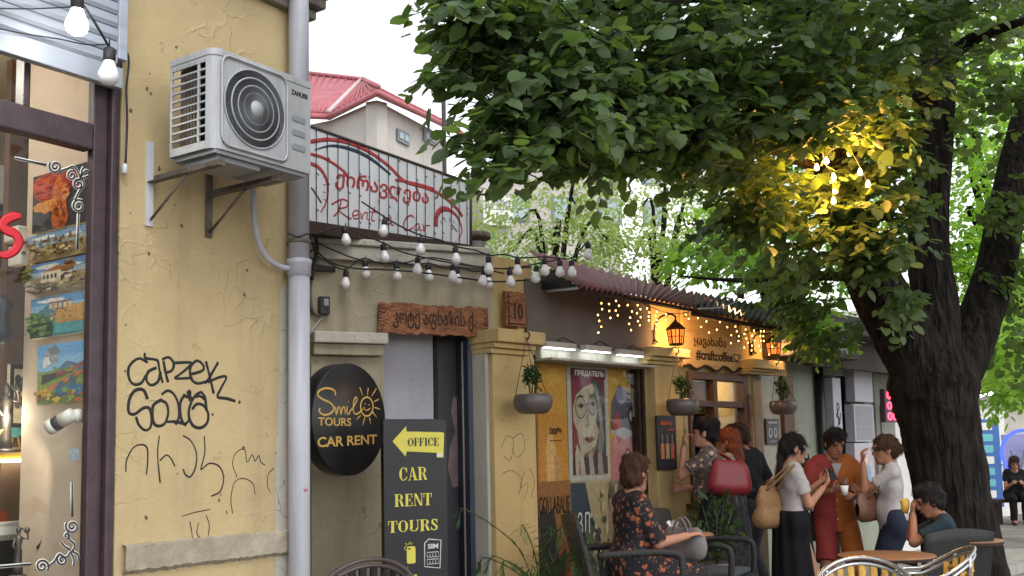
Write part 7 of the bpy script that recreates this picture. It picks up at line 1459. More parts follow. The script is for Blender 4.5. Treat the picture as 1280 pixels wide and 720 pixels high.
# =================================================================== PEOPLE: continuous figures grown from a distance field
def smin(a, b, k):
    h = np.maximum(k - np.abs(a - b), 0) / k; return np.minimum(a, b) - h * h * k * .25
def CAP(a, b, ra, rb=None, flat=None, cut=False, k=None): return dict(t='c', a=np.asarray(a, float), b=np.asarray(b, float), ra=ra, rb=ra if rb is None else rb, flat=flat, cut=cut, k=k)
def ELL(c, r, M=None, k=None): return dict(t='e', a=np.asarray(c, float), r=np.asarray(r, float), M=M, k=k)
def pdist(p, X):
    if p['t'] == 'e':
        q = X - p['a'].astype(np.float32)
        if p['M'] is not None: q = q @ p['M'].astype(np.float32)
        n = np.linalg.norm(q / p['r'].astype(np.float32), axis=-1); return (n - 1) * float(min(p['r']))
    a, b = p['a'], p['b']; q = X - a.astype(np.float32); ab = b - a
    if p['flat'] is not None:
        f, fac = p['flat']; f = unit(f).astype(np.float32); q = q + (q @ f)[..., None] * f * (1 / fac - 1); ab = ab + (ab @ f) * f * (1 / fac - 1)
    L2 = max(float(ab @ ab), 1e-9); tt = np.clip((q @ ab.astype(np.float32)) / L2, 0, 1); d = np.linalg.norm(q - tt[..., None] * ab.astype(np.float32), axis=-1) - (p['ra'] + (p['rb'] - p['ra']) * tt)
    if p['flat'] is not None: d = d * (.5 + .5 * p['flat'][1])
    if p['cut']: d = np.maximum(d, (X - b.astype(np.float32)) @ unit(b - a).astype(np.float32))
    return d
_E = [(0, 1), (2, 3), (4, 5), (6, 7), (0, 2), (1, 3), (4, 6), (5, 7), (0, 4), (1, 5), (2, 6), (3, 7)]
def sdf_mesh(name, prims, h=.008, k=.03, sub=(), cuts=(), disp=None, infl=0.0):
    FX_ = lambda p: max(p['ra'], p['rb']) * (max(1, p['flat'][1]) if p['flat'] is not None else 1) if p['t'] == 'c' else max(p['r'])
    lo = np.min([np.minimum(p['a'], p.get('b', p['a'])) - FX_(p) for p in prims], 0) - infl - 3 * h
    hi = np.max([np.maximum(p['a'], p.get('b', p['a'])) + FX_(p) for p in prims], 0) + infl + 3 * h
    n = np.ceil((hi - lo) / h).astype(int) + 1; D = np.full(n, 1.0, np.float32); ax = [(lo[i] + h * np.arange(n[i])).astype(np.float32) for i in range(3)]
    def region(p, pad):
        r = FX_(p); l = np.minimum(p['a'], p.get('b', p['a'])) - r - pad; u = np.maximum(p['a'], p.get('b', p['a'])) + r + pad
        i0 = np.clip(np.floor((l - lo) / h).astype(int), 0, n - 1); i1 = np.clip(np.ceil((u - lo) / h).astype(int) + 1, 1, n); return tuple(slice(i0[i], i1[i]) for i in range(3))
    def grid(sl): return np.stack(np.meshgrid(ax[0][sl[0]], ax[1][sl[1]], ax[2][sl[2]], indexing='ij'), -1)
    for p in prims:
        kk = p['k'] or k; sl = region(p, infl + 1.6 * kk + 2 * h); d = pdist(p, grid(sl)) - infl; D[sl] = smin(D[sl], d.astype(np.float32), kk)
    for p in sub: sl = region(p, .03); d = pdist(p, grid(sl)); D[sl] = np.maximum(D[sl], -d)
    if cuts or disp:
        X = grid((slice(None),) * 3)
        if disp: D = D + disp(X)
        for pt, nn in cuts: D = np.maximum(D, ((X - np.asarray(pt, np.float32)) @ unit(nn).astype(np.float32)))
    s = D < 0; C8 = [(i, j, l) for i in (0, 1) for j in (0, 1) for l in (0, 1)]; m_ = n - 1
    cnt = sum(s[i:i + m_[0], j:j + m_[1], l:l + m_[2]].astype(np.int8) for i, j, l in C8); act = np.argwhere((cnt > 0) & (cnt < 8))
    vals = np.stack([D[act[:, 0] + i, act[:, 1] + j, act[:, 2] + l] for i, j, l in C8], 1); cor_ = np.array(C8, np.float32); acc = np.zeros((len(act), 3)); ct = np.zeros(len(act))
    for a, b in _E:
        va, vb = vals[:, a], vals[:, b]; mk = (va < 0) != (vb < 0); t = np.where(mk, va / np.where(mk, va - vb, 1), 0); acc += np.where(mk[:, None], cor_[a] + (cor_[b] - cor_[a]) * t[:, None], 0); ct += mk
    V_ = lo + h * (act + acc / ct[:, None]); idx = np.full(m_, -1, np.int32); idx[act[:, 0], act[:, 1], act[:, 2]] = np.arange(len(act)); FF = []
    for axn in range(3):
        o = [(axn + 1) % 3, (axn + 2) % 3]; s0 = [slice(None)] * 3; s1 = [slice(None)] * 3; s0[axn] = slice(0, -1); s1[axn] = slice(1, None); ch = s[tuple(s0)] != s[tuple(s1)]; e = np.argwhere(ch)
        ok = (e[:, o[0]] > 0) & (e[:, o[1]] > 0) & (e[:, o[0]] < m_[o[0]]) & (e[:, o[1]] < m_[o[1]]); e = e[ok]; q = []
        for da, db in ((1, 1), (0, 1), (0, 0), (1, 0)):
            c = e.copy(); c[:, o[0]] -= da; c[:, o[1]] -= db; q.append(idx[c[:, 0], c[:, 1], c[:, 2]])
        q = np.stack(q, 1); ins = s[e[:, 0], e[:, 1], e[:, 2]]; q[~ins] = q[~ins][:, ::-1]; FF.append(q)
    F_ = np.concatenate(FF); F_ = F_[(F_ >= 0).all(1)]
    for _ in range(1):                                                   # one light relaxing pass
        sm_ = np.zeros_like(V_); w_ = np.zeros(len(V_))
        for a in range(4): np.add.at(sm_, F_[:, a], V_[F_[:, (a + 1) % 4]]); np.add.at(w_, F_[:, a], 1)
        V_ = V_ * .5 + .5 * sm_ / np.maximum(w_, 1)[:, None]
    return np_mesh(name, V_, F_, None, True)
def folds(amp, f=28.0, ph=0.0):
    return lambda X: (amp * (np.sin(X[..., 2] * f + np.sin(X[..., 0] * 17 + ph) * 2.2 + X[..., 1] * 9) * .6 + np.sin(X[..., 0] * 31 + X[..., 2] * 11 + ph) * .4)).astype(np.float32)
def vfolds(amp, nf=11, ph=0.0, cx_=0.0, cy_=0.0):
    return lambda X: (amp * np.sin(np.arctan2(X[..., 1] - cy_, X[..., 0] - cx_) * nf + ph + X[..., 2] * 1.5)).astype(np.float32)
def strands(amp, ph=0.0): return lambda X: (amp * (np.sin(X[..., 0] * 95 + X[..., 2] * 26 + ph) + np.sin(X[..., 1] * 88 + X[..., 2] * 31 + 1.3 * ph) + .8 * np.sin(X[..., 2] * 60 + X[..., 0] * 40))).astype(np.float32)
def rx(a): c, s = math.cos(a), math.sin(a); return np.array(((1, 0, 0), (0, c, -s), (0, s, c)))
def ry(a): c, s = math.cos(a), math.sin(a); return np.array(((c, 0, s), (0, 1, 0), (-s, 0, c)))
def rz3(a): c, s = math.cos(a), math.sin(a); return np.array(((c, -s, 0), (s, c, 0), (0, 0, 1)))
def ik(a, c, l1, l2, pole):
    a, c = np.asarray(a, float), np.asarray(c, float); d = c - a; L = min(np.linalg.norm(d), (l1 + l2) * .999); dn = unit(d); c = a + dn * L; x = (l1 * l1 - l2 * l2 + L * L) / (2 * L); y = math.sqrt(max(l1 * l1 - x * x, 0)); pv_ = np.asarray(pole, float); pv_ = unit(pv_ - dn * (pv_ @ dn)); return a + dn * x + pv_ * y, c
def skin(name, c): return mat(name, c, .55, .08, 18, spec=.3)
skin('skin_light', S(168, 122, 100)); skin('skin_tan', S(150, 104, 82)); mat('eye_dark', S(30, 22, 20), .25, 0); mat('lip', S(150, 84, 78), .5, 0); mat('shoe_dark', S(34, 30, 30), .5, .1); mat('shoe_light', S(190, 184, 176), .6, .1)
def hairmat(n, c, c2): return mat(n, c, .62, 0, 34, bump=.7, bscale=70, c2=c2, stretch=(3, 3, .5), spec=.2)
hairmat('hair_black', S(22, 19, 20), S(44, 38, 38)); hairmat('hair_brown', S(56, 36, 28), S(86, 58, 44)); hairmat('hair_red', S(110, 52, 32), S(150, 80, 50)); hairmat('hair_dark_brown', S(40, 28, 26), S(66, 46, 40))
def person(label, pos, yaw, H=1.68, sit=0.0, lean=0.0, side=0.0, hy=0.0, hp=0.0, hands=None, feet=None, poles=None, palm=None, curl=(.9, .9), skinm='skin_light', female=True, stout=1.0, hair=('short', 'hair_black'), top=None, bottom=None, shoes='shoe_dark', face=True, h=.0075, seat_y=.0, wr=(None, None)):
    k = H / 1.70; t_ = thing('person', label, 'person', T(pos) @ Matrix.Rotation(yaw, 4, 'Z'))
    hz = sit if sit else .905 * k; P_ = np.array((0, seat_y, hz)); RB = ry(side) @ rx(-lean)
    U = lambda x, y, z: P_ + RB @ (np.array((x, y, z)) * k)
    sw = (.150 if female else .172); ft = np.array((0, 1, 0)); fl = (RB @ ft, .72)
    hipw = .085 if female else .062; st = stout; hr_ = .115 if female else .10
    torso = [CAP(U(-hipw, 0, .0), U(hipw, 0, .0), hr_ * k * st, flat=fl), CAP(U(-.05, 0, .06), U(.05, 0, .06), (hr_ + .003) * k * st, flat=fl), CAP(U(-.05, .005, .2), U(.05, .005, .2), .100 * k * st, flat=fl), CAP(U(-.075, .0, .33), U(.075, .0, .33), .108 * k * st ** .6, flat=fl), CAP(U(-sw * .72, -.01, .44), U(sw * .72, -.01, .44), .075 * k, flat=(RB @ ft, .85))]
    if female: torso += [ELL(U(.06, .075, .325), (.062 * k, .055 * k, .06 * k)), ELL(U(-.06, .075, .325), (.062 * k, .055 * k, .06 * k))]
    if st > 1.05: torso.append(ELL(U(0, .06, .12), (.12 * k * st, .09 * k * st, .12 * k)))
    nb = U(0, -.008, .475); HR_ = rz3(hy) @ rx(-lean * .45 + hp); hc = nb + RB @ np.array((0, .012, .05)) * k + HR_ @ np.array((0, .02, .115)) * k; hk = k ** .4
    Hd = lambda x, y, z: hc + HR_ @ (np.array((x, y, z)) * hk)
    neck = [CAP(nb, Hd(0, -.012, -.045), .052 * k, .047 * k)]
    head = [ELL(Hd(0, -.012, .03), np.array((.074, .093, .087)) * hk, HR_, k=.02), ELL(Hd(0, .016, -.03), np.array((.062, .073, .092)) * hk, HR_, k=.02), CAP(Hd(-.014, .056, -.098), Hd(.014, .056, -.098), .024 * hk, k=.025), CAP(Hd(0, .086, .012), Hd(0, .101, -.030), .009 * hk, .014 * hk, k=.012), ELL(Hd(.075, -.008, -.012), np.array((.010, .022, .031)) * hk, HR_, k=.008), ELL(Hd(-.075, -.008, -.012), np.array((.010, .022, .031)) * hk, HR_, k=.008), CAP(Hd(-.036, .078, .026), Hd(.036, .078, .026), .011 * hk, k=.02), CAP(Hd(-.016, .082, -.062), Hd(.016, .082, -.062), .010 * hk, k=.012)]
    socks = [ELL(Hd(sx * .031, .095, .004), np.array((.016, .012, .010)) * hk, HR_) for sx in (-1, 1)]
    arms, hnd, AR = [], [], []
    for i, sx in enumerate((-1, 1)):
        sh_ = U(sx * sw, -.012, .43); tgt = (hands[i] if hands else None); tgt = U(sx * .22, .02, -.06) if tgt is None else np.asarray(tgt, float) * (k, k, 1); pl = (poles[i] if poles else (sx * .28, -.6, -1)); el, wr_ = ik(sh_, tgt, .285 * k, .245 * k, pl); AR.append((sh_, el, wr_))
        arms += [CAP(sh_, el, (.05 if female else .056) * k * st ** .5, .038 * k, k=.03), CAP(el, wr_, .039 * k, .026 * k, k=.02)]
        d = unit(wr_ - el); d = unit(d + np.asarray(wr[i]) * 1.0) if wr[i] is not None else d; pn = np.asarray(palm[i] if palm and palm[i] is not None else (-sx, .2, 0), float); pn = unit(pn - d * (pn @ d)); lat = np.cross(d, pn)
        hnd.append(CAP(wr_ + d * .012, wr_ + d * .075 * k, .028, .036, flat=(pn, .42), k=.015)); cu = curl[i]
        for f_, (o, ln) in enumerate(((-.027, .062), (-.009, .072), (.009, .068), (.026, .054))):
            b0_ = wr_ + d * .082 * k + lat * o; d1 = unit(d * math.cos(cu * .6) + pn * math.sin(cu * .6) + lat * o * 2.5); m1 = b0_ + d1 * ln * .52; d2 = unit(d * math.cos(cu * 1.5) + pn * math.sin(cu * 1.5)); hnd += [CAP(b0_ - d * .012, m1, .0088, .0082, k=.005), CAP(m1, m1 + d2 * ln * .5, .0082, .0068, k=.005)]
        tside = -lat * sx * (1 if True else 0); thb = wr_ + d * .025 + (-sx * np.cross(pn, d)) * .0; tl_ = lat * (-1 if (lat @ np.array((0, 0, 1))) < 0 else 1); th0 = wr_ + d * .028 + tl_ * .026; th1 = th0 + unit(d * .6 + tl_ * .7 + pn * .35) * .036; th2 = th1 + unit(d * .85 + tl_ * .15 + pn * .5) * .03; hnd += [CAP(th0, th1, .0125, .0105, k=.008), CAP(th1, th2, .010, .008, k=.005)]
    legs, LG, ftp = [], [], []
    for i, sx in enumerate((-1, 1)):
        hj = P_ + np.array((sx * .085 * k, 0, -.03)); f_ = np.asarray(feet[i] if feet else (sx * .10, .02 if not sit else .42, 0), float); an = f_ + (0, -.06, .085); kn, an = ik(hj, an, .43 * k, .42 * k, (sx * .05, 1, .25 if sit else .05)); LG.append((hj, kn, an))
        legs += [CAP(hj, kn, .082 * k * st ** .5, .055 * k, k=.03), CAP(kn, an, .052 * k, .036 * k, k=.03), CAP(an + (0, -.01, -.03), f_ + (0, .10, .03), .042, .03, k=.03)]; ftp += [CAP(an + (0, -.015, -.045), f_ + (sx * .01, .13, .028), .048, .032, flat=((0, 0, 1), .8), k=.03)]
    me = sdf_mesh('body', torso + neck + head + arms + hnd + legs, h, .035, sub=socks); me.materials.append(MATS[skinm]); inst('body', me, t_, Matrix.Identity(4))
    if face:
        for sx in (-1, 1):
            q = MB(); q.lathe([(.0001, -.011), (.0085, -.007), (.0112, 0), (.0085, .007), (.0001, .011)], 10, Hd(sx * .031, .080, .004)); q.build('eye', 'eye_dark', t_)
            q = MB(); q.tube([Hd(sx * .014, .0925, .022), Hd(sx * .032, .091, .028), Hd(sx * .05, .078, .022)], [.0035, .0042, .002], 6); q.build('eyebrow', hair[1], t_)
        q = MB(); q.tube([Hd(-.022, .0875, -.062), Hd(0, .0945, -.060), Hd(.022, .0875, -.062)], [.003, .0065, .003], 8); q.build('lips', 'lip', t_)
    # hair
    kind, hm = hair[0], hair[1]
    hp_ = [ELL(Hd(0, -.018, .04), np.array((.086, .104, .094)) * hk, HR_, k=.03)]; hs_sub = [ELL(Hd(0, .105, -.035), np.array((.075, .085, .085)) * hk, HR_), ELL(Hd(.0, .05, -.13), np.array((.09, .10, .075)) * hk, HR_)]
    if kind == 'short': hp_.append(ELL(Hd(0, -.045, -.02), np.array((.078, .066, .075)) * hk, HR_, k=.03)); hp_.append(ELL(Hd(0, .03, .10), np.array((.065, .06, .035)) * hk, HR_, k=.03))
    if kind == 'bob': hp_ += [ELL(Hd(0, -.05, -.035), np.array((.092, .075, .11)) * hk, HR_, k=.03), ELL(Hd(0, -.01, .085), np.array((.085, .085, .06)) * hk, HR_, k=.03)]
    if kind == 'crop': hp_ += [ELL(Hd(0, -.045, -.03), np.array((.086, .07, .085)) * hk, HR_, k=.03), ELL(Hd(0, -.02, .08), np.array((.08, .085, .055)) * hk, HR_, k=.03)]
    if kind == 'up': hp_ += [ELL(Hd(0, -.04, .08), np.array((.095, .095, .07)) * hk, HR_, k=.03), ELL(Hd(.0, .02, .1), np.array((.08, .07, .04)) * hk, HR_, k=.03), ELL(Hd(0, -.07, -.01), np.array((.08, .06, .08)) * hk, HR_, k=.03)]
    if kind == 'long': hp_ += [ELL(Hd(0, -.05, -.03), np.array((.095, .07, .12)) * hk, HR_, k=.03), CAP(Hd(-.05, -.06, -.08), U(-.07, -.10, .34), .055 * k, .03 * k, k=.05), CAP(Hd(.05, -.06, -.08), U(.07, -.10, .34), .055 * k, .03 * k, k=.05), CAP(Hd(0, -.07, -.08), U(0, -.12, .32), .055 * k, .03 * k, k=.05)]
    if kind == 'tail': hp_ += [ELL(Hd(0, -.05, -.01), np.array((.07, .065, .075)) * hk, HR_, k=.03), CAP(Hd(0, -.10, -.03), U(0, -.12, .36), .034 * k, .018 * k, k=.03)]
    if kind == 'bun': hp_ += [ELL(Hd(0, -.06, -.02), np.array((.07, .06, .07)) * hk, HR_, k=.03), ELL(Hd(0, -.12, .0), np.array((.045, .04, .045)) * hk, HR_, k=.015)]
    me = sdf_mesh('hair', hp_, .006, .03, sub=hs_sub, disp=strands(.0036, 3.0 * H)); me.materials.append(MATS[hm]); inst('hair', me, t_, Matrix.Identity(4))
    nv = len(me.vertices); co = np.empty(nv * 3, np.float32); me.vertices.foreach_get('co', co); co = co.reshape(-1, 3); no = np.empty(nv * 3, np.float32); me.vertex_normals.foreach_get('vector', no); no = no.reshape(-1, 3)
    rs = np.random.RandomState(int(H * 1000) + nv % 97); pick = rs.choice(nv, min(1100, nv), replace=False); pp_ = co[pick] + no[pick] * .001; nn_ = no[pick]
    cen = Hd(0, -.06, .10); flow = pp_ - cen; flow[:, 2] -= .12; flow += rs.normal(scale=.045, size=flow.shape); rows_ = []; ln_ = (.02 + .035 * rs.random(len(pick)))[:, None] * (1.6 if kind in ('long', 'tail', 'bob') else 1.0)
    for j in range(4):
        rows_.append(pp_.copy()); fl_ = flow - nn_ * np.sum(flow * nn_, 1, keepdims=True); fl_ /= np.maximum(np.linalg.norm(fl_, axis=1, keepdims=True), 1e-4); pp_ = pp_ + fl_ * ln_ * .33 + nn_ * .0016 * (j < 2)
    sd_ = np.cross(rows_[-1] - rows_[0], nn_); sd_ /= np.maximum(np.linalg.norm(sd_, axis=1, keepdims=True), 1e-5); VV_ = []
    for j in range(4): VV_ += [rows_[j] + sd_ * .0026 * (1 - j / 3.4), rows_[j] - sd_ * .0026 * (1 - j / 3.4)]
    VV_ = np.stack(VV_, 1).reshape(-1, 3); qd = np.array([(0, 1, 3, 2), (2, 3, 5, 4), (4, 5, 7, 6)]); FS_ = (np.arange(len(pick))[:, None, None] * 8 + qd[None]).reshape(-1, 4); ms = np_mesh('strands', VV_, FS_, None, True); ms.materials.append(MATS[hm]); ob_h = inst('hair_strands', ms, t_, Matrix.Identity(4)); tag(ob_h, kind='stuff')
    out = dict(t=t_, U=U, Hd=Hd, AR=AR, LG=LG, P=P_, k=k, RB=RB, torso=torso, fl=fl, hip=torso[0])
    # top
    if top:
        sl = top.get('sleeve', .6); fit = top.get('fit', .014) * .62; pr = [dict(p) for p in torso]
        for sh_, el, wr_ in AR:
            if sl <= 1: pr.append(CAP(sh_, sh_ + (el - sh_) * sl, .052 * k * st ** .5, (.052 + top.get('flare', 0) * .7) * k - .010 * sl * k, cut=True, k=.012))
            else: pr += [CAP(sh_, el, .052 * k, .042 * k, k=.03), CAP(el, el + (wr_ - el) * (sl - 1), .048 * k, .036 * k, cut=True, k=.03)]
        hem = top.get('hem', -.02); bd = U(0, 0, hem)
        if hem < -.03: pr.append(CAP(U(0, 0, .0), U(0, 0, hem - .1), .126 * k * st, .150 * k * st, flat=(RB @ ft, .78), k=.05))
        me = sdf_mesh('shirt', pr, .0085, .04, cuts=[(bd, RB @ np.array((0, 0, -1.)))], sub=[ELL(U(0, .03, .53), np.array((.075, .09, .075)) * k), ], disp=folds(top.get('fold', .0045)), infl=fit); me.materials.append(MATS[top['mat']]); inst(top.get('name', 'shirt'), me, t_, Matrix.Identity(4))
        if top.get('collar'):
            q = MB(); c_ = [U(.062 * math.cos(R(a)), .0 + .066 * math.sin(R(a)), .475 + .02 * math.sin(R(a + 180)) * .5) for a in range(110, 431, 20)]; q.tube(c_, [(.016, .008)] * len(c_), 8, flat=(0, 0, 1)); q.build('collar', top['mat'], t_)
    if bottom:
        bt = bottom['type']; fit = bottom.get('fit', .012); pr = []
        if bt in ('trousers', 'shorts'):
            pr = [dict(torso[0]), dict(torso[1])]
            for hj, kn, an in LG:
                if bt == 'trousers': pr += [CAP(hj, kn, .092 * k * st ** .5, .064 * k, k=.03), CAP(kn, kn + (an - kn) * .97, .062 * k, .052 * k, cut=True, k=.03)]
                else: e_ = hj + (kn - hj) * bottom.get('len', .85); pr += [CAP(hj, e_, .09 * k * st ** .5, .092 * k, cut=True, k=.018)]
            me = sdf_mesh(bt, pr, .0085, .035, cuts=[(U(0, 0, .13), RB @ np.array((0, 0, 1.)))], disp=folds(.004, 24, 1.0), infl=fit)
        elif bt == 'skirt':
            hemz = bottom.get('hem', .12); pr = [dict(torso[0]), dict(torso[1]), CAP(U(0, 0, .02), np.array((0, .02, hemz)), .150 * k * st, bottom.get('w', .22), flat=((0, 1, 0), .85), cut=True, k=.05)]
            me = sdf_mesh('skirt', pr, .009, .05, cuts=[(U(0, 0, bottom.get('waist', .17)), (0, 0, 1))], disp=vfolds(.008, 10), infl=fit * .6)
        else:                                                             # seated skirt / dress lap
            (h0, k0, a0), (h1, k1, a1) = LG; pr = [dict(torso[0]), dict(torso[1]), CAP(h0, k0, .11 * k, .09 * k), CAP(h1, k1, .11 * k, .09 * k), CAP((h0 + h1) / 2, (k0 + k1) / 2, .10 * k, .09 * k), CAP(k0, k0 + (a0 - k0) * .65, .085 * k, .095 * k, cut=True), CAP(k1, k1 + (a1 - k1) * .65, .085 * k, .095 * k, cut=True), CAP((k0 + k1) / 2, (k0 + k1) / 2 + ((a0 + a1) / 2 - (k0 + k1) / 2) * .65, .085 * k, .10 * k, cut=True)]
            me = sdf_mesh('skirt', pr, .009, .06, disp=folds(.006, 20), cuts=[(U(0, 0, .17), RB @ np.array((0, 0, 1.)))], infl=fit)
        me.materials.append(MATS[bottom['mat']]); inst('trousers' if bt == 'trousers' else 'shorts' if bt == 'shorts' else 'skirt', me, t_, Matrix.Identity(4))
    for i, p in enumerate(ftp):
        me = sdf_mesh('shoe', [p], .009, .02, cuts=[((0, 0, .004), (0, 0, -1.))]); me.materials.append(MATS[shoes]); inst('shoe', me, t_, Matrix.Identity(4))
    return out
def fabric(n, c, var=.12, sc=30): return mat(n, c, .85, var, sc, bump=.25, bscale=160, spec=.2)
fabric('white_tee', S(168, 164, 164)); fabric('black_skirt', S(22, 22, 26)); fabric('black_shirt', S(30, 30, 36)); fabric('grey_trousers', S(66, 66, 72)); fabric('jeans', S(40, 46, 64)); fabric('teal_tee', S(40, 54, 62)); fabric('grey_pattern', S(84, 84, 88), .5, 24); fabric('pale_dress', S(150, 138, 134), .4, 20); fabric('dark_trousers', S(34, 34, 40))
def floral(name, base, cols_, sc, thr):
    M = bpy.data.materials.new(name); M.use_nodes = True; t = M.node_tree; b = t.nodes['Principled BSDF']; b.inputs['Roughness'].default_value = .85; N = t.nodes.new; L = t.links.new; tc = N('ShaderNodeTexCoord'); cur = None
    nz = N('ShaderNodeTexNoise'); nz.inputs['Scale'].default_value = 40; L(tc.outputs['Object'], nz.inputs['Vector']); wp = N('ShaderNodeMix'); wp.data_type = 'RGBA'; wp.blend_type = 'LINEAR_LIGHT'; wp.inputs[0].default_value = .02; L(tc.outputs['Object'], wp.inputs[6]); L(nz.outputs['Color'], wp.inputs[7])
    for i, c in enumerate(cols_):
        v = N('ShaderNodeTexVoronoi'); v.inputs['Scale'].default_value = sc[i]; mp = N('ShaderNodeMapping'); mp.inputs['Location'].default_value = (i * 3.1, i * 1.7, i * .9); L(wp.outputs[2], mp.inputs['Vector']); L(mp.outputs[0], v.inputs['Vector'])
        r = N('ShaderNodeValToRGB'); r.color_ramp.elements[0].position = thr[i] * .85; r.color_ramp.elements[1].position = thr[i]; r.color_ramp.elements[0].color = (1, 1, 1, 1); r.color_ramp.elements[1].color = (0, 0, 0, 1); L(v.outputs['Distance'], r.inputs[0])
        x = N('ShaderNodeMix'); x.data_type = 'RGBA'; L(r.outputs[0], x.inputs[0]); x.inputs[7].default_value = c
        if cur is None: x.inputs[6].default_value = base
        else: L(cur, x.inputs[6])
        cur = x.outputs[2]
    L(cur, b.inputs['Base Color']); MATS[name] = M
floral('floral_dress', S(20, 17, 24), [S(110, 92, 84), S(150, 84, 54), S(92, 42, 34)], [34, 18, 18], [.24, .34, .16])
floral('patterned_top', S(96, 82, 78), [S(190, 160, 140), S(54, 44, 46)], [20, 24], [.36, .3])
def halves(name, c1, c2):
    M = bpy.data.materials.new(name); M.use_nodes = True; t = M.node_tree; b = t.nodes['Principled BSDF']; b.inputs['Roughness'].default_value = .85; N = t.nodes.new; L = t.links.new; tc = N('ShaderNodeTexCoord'); sx = N('ShaderNodeSeparateXYZ'); L(tc.outputs['Object'], sx.inputs[0]); g = N('ShaderNodeMath'); g.operation = 'GREATER_THAN'; g.inputs[1].default_value = .015; L(sx.outputs[0], g.inputs[0]); x = N('ShaderNodeMix'); x.data_type = 'RGBA'; L(g.outputs[0], x.inputs[0]); x.inputs[6].default_value = c2; x.inputs[7].default_value = c1; L(x.outputs[2], b.inputs['Base Color'])
    n2 = N('ShaderNodeTexNoise'); n2.inputs['Scale'].default_value = 9; L(tc.outputs['Object'], n2.inputs['Vector']); bp = N('ShaderNodeBump'); bp.inputs['Strength'].default_value = .4; bp.inputs['Distance'].default_value = .02; L(n2.outputs['Fac'], bp.inputs['Height']); L(bp.outputs[0], b.inputs['Normal']); MATS[name] = M
halves('red_orange_cloth', S(132, 44, 42), S(156, 84, 26))
# 1 seated woman in a floral dress, seen from behind on her right side
p1 = person('woman with short brown hair seated in a dark floral dress', SW + (0, 0, 0), R(-70), 1.68, sit=.60, lean=R(4), hy=R(22), hp=R(-6), hands=((-.10, .42, .76), (.16, .36, .80)), feet=((-.1, .46, 0), (.1, .44, 0)), hair=('crop', 'hair_brown'), stout=1.10, top=dict(mat='floral_dress', sleeve=.95, fit=.02, hem=-.02, name='dress_top', flare=.012), bottom=dict(type='lap', mat='floral_dress', fit=.02), palm=((0, 0, -1), (0, 0, -1)))
# 2 woman with the red bag
def stand_at(px, t, z=PZ): return ground_at(px, t, z)
p2 = person('woman with black hair in a patterned top carrying a red bag', stand_at(890, 9.25), R(72), 1.68, lean=R(5), hy=R(6), hp=R(4), hands=((-.08, .24, 1.40), (.16, .27, 1.04)), hair=('up', 'hair_black'), stout=1.12, top=dict(mat='patterned_top', sleeve=.62, fit=.022, hem=-.06, flare=.016), bottom=dict(type='trousers', mat='dark_trousers', fit=.02), palm=((.3, -1, .2), (-1, 0, 0)))
# 3 woman with long red hair
p3 = person('woman with long red hair in a pale dress behind the red bag', stand_at(913, 9.75), R(60), 1.60, hy=R(10), hair=('long', 'hair_red'), top=dict(mat='pale_dress', sleeve=.8, fit=.016, hem=-.05), bottom=dict(type='skirt', mat='grey_pattern', hem=.22, w=.25), hands=((-.2, .1, .9), (.2, .14, .95)))
# 4 man in a black shirt
p4 = person('man with short brown hair in a black shirt facing the hatch', stand_at(938, 9.9), R(40), 1.66, lean=R(9), hy=R(22), hp=R(-14), hair=('short', 'hair_dark_brown'), female=False, stout=1.08, skinm='skin_tan', top=dict(mat='black_shirt', sleeve=.75, fit=.02, hem=-.06, flare=.012, collar=True), bottom=dict(type='trousers', mat='grey_trousers', fit=.018), hands=((-.2, .16, .95), (.22, .18, .92)))
# 5 woman in a white tee and a long black skirt
p5 = person('woman in a white tee and long black skirt looking at her phone', stand_at(984, 8.9, 0), R(-80), 1.65, lean=R(2), hy=R(-8), hp=R(-8), hair=('tail', 'hair_black'), top=dict(mat='white_tee', sleeve=.62, fit=.014, hem=.07, flare=.012), bottom=dict(type='skirt', mat='black_skirt', hem=.08, w=.22, waist=.11, fit=.03), hands=((-.03, .29, 1.20), (.08, .27, 1.16)), palm=((.4, -.6, 1), (-.4, -.6, 1)), curl=(.8, .8), poles=((-.4, -.4, -1), (.4, -.4, -1)))
# 6 man in a red and orange suit of shirt and shorts
p6 = person('man in a half red half orange shirt and shorts facing the camera', stand_at(1040, 9.25, 0), R(178), 1.70, hy=R(10), hp=R(-20), hair=('short', 'hair_black'), female=False, stout=1.02, skinm='skin_tan', top=dict(mat='red_orange_cloth', sleeve=.86, fit=.024, hem=-.13, flare=.016, collar=True, fold=.006), bottom=dict(type='shorts', mat='red_orange_cloth', fit=.002, len=.84), shoes='shoe_light', feet=((-.15, .02, 0), (.15, .02, 0)), hands=((-.09, .30, 1.08), (.10, .30, 1.14)), palm=((1, 0, .6), (-1, 0, .6)), poles=((-1, -.6, -.8), (1, -.6, -.8)))
q = MB()
for z_ in (.30, .22, .14, .06, -.02): q.lathe([(.007, 0), (.006, .004)], 8, p6['U'](.018, .145 if z_ > .1 else .135, z_), ax=AXF * np.array((1, 1, -1.)))
q.build('buttons', 'white_vinyl', p6['t']); tag(p6['t'].children[-1], kind='stuff')
q = MB(); q.prism([(-.045, .0), (.045, .0), (.0, -.12)], 0, .004); o = q.build('undershirt', 'white_tee', p6['t']); o.matrix_local = T(p6['U'](0, .128, .455)) @ Matrix.Rotation(R(-14), 4, 'X')
# 7 woman in a white tee with a shoulder bag
p7 = person('woman in a white top with a brown shoulder bag eating by the trunk', stand_at(1113, 8.85, 0), R(76), 1.62, lean=R(2), hy=R(14), hp=R(-4), hair=('bun', 'hair_brown'), stout=1.15, skinm='skin_tan', top=dict(mat='white_tee', sleeve=.6, fit=.016, hem=-.05, flare=.012), bottom=dict(type='trousers', mat='jeans', fit=.014), hands=((-.06, .24, 1.36), (.12, .26, 1.12)), palm=((0, -1, .3), (-1, 0, .4)))
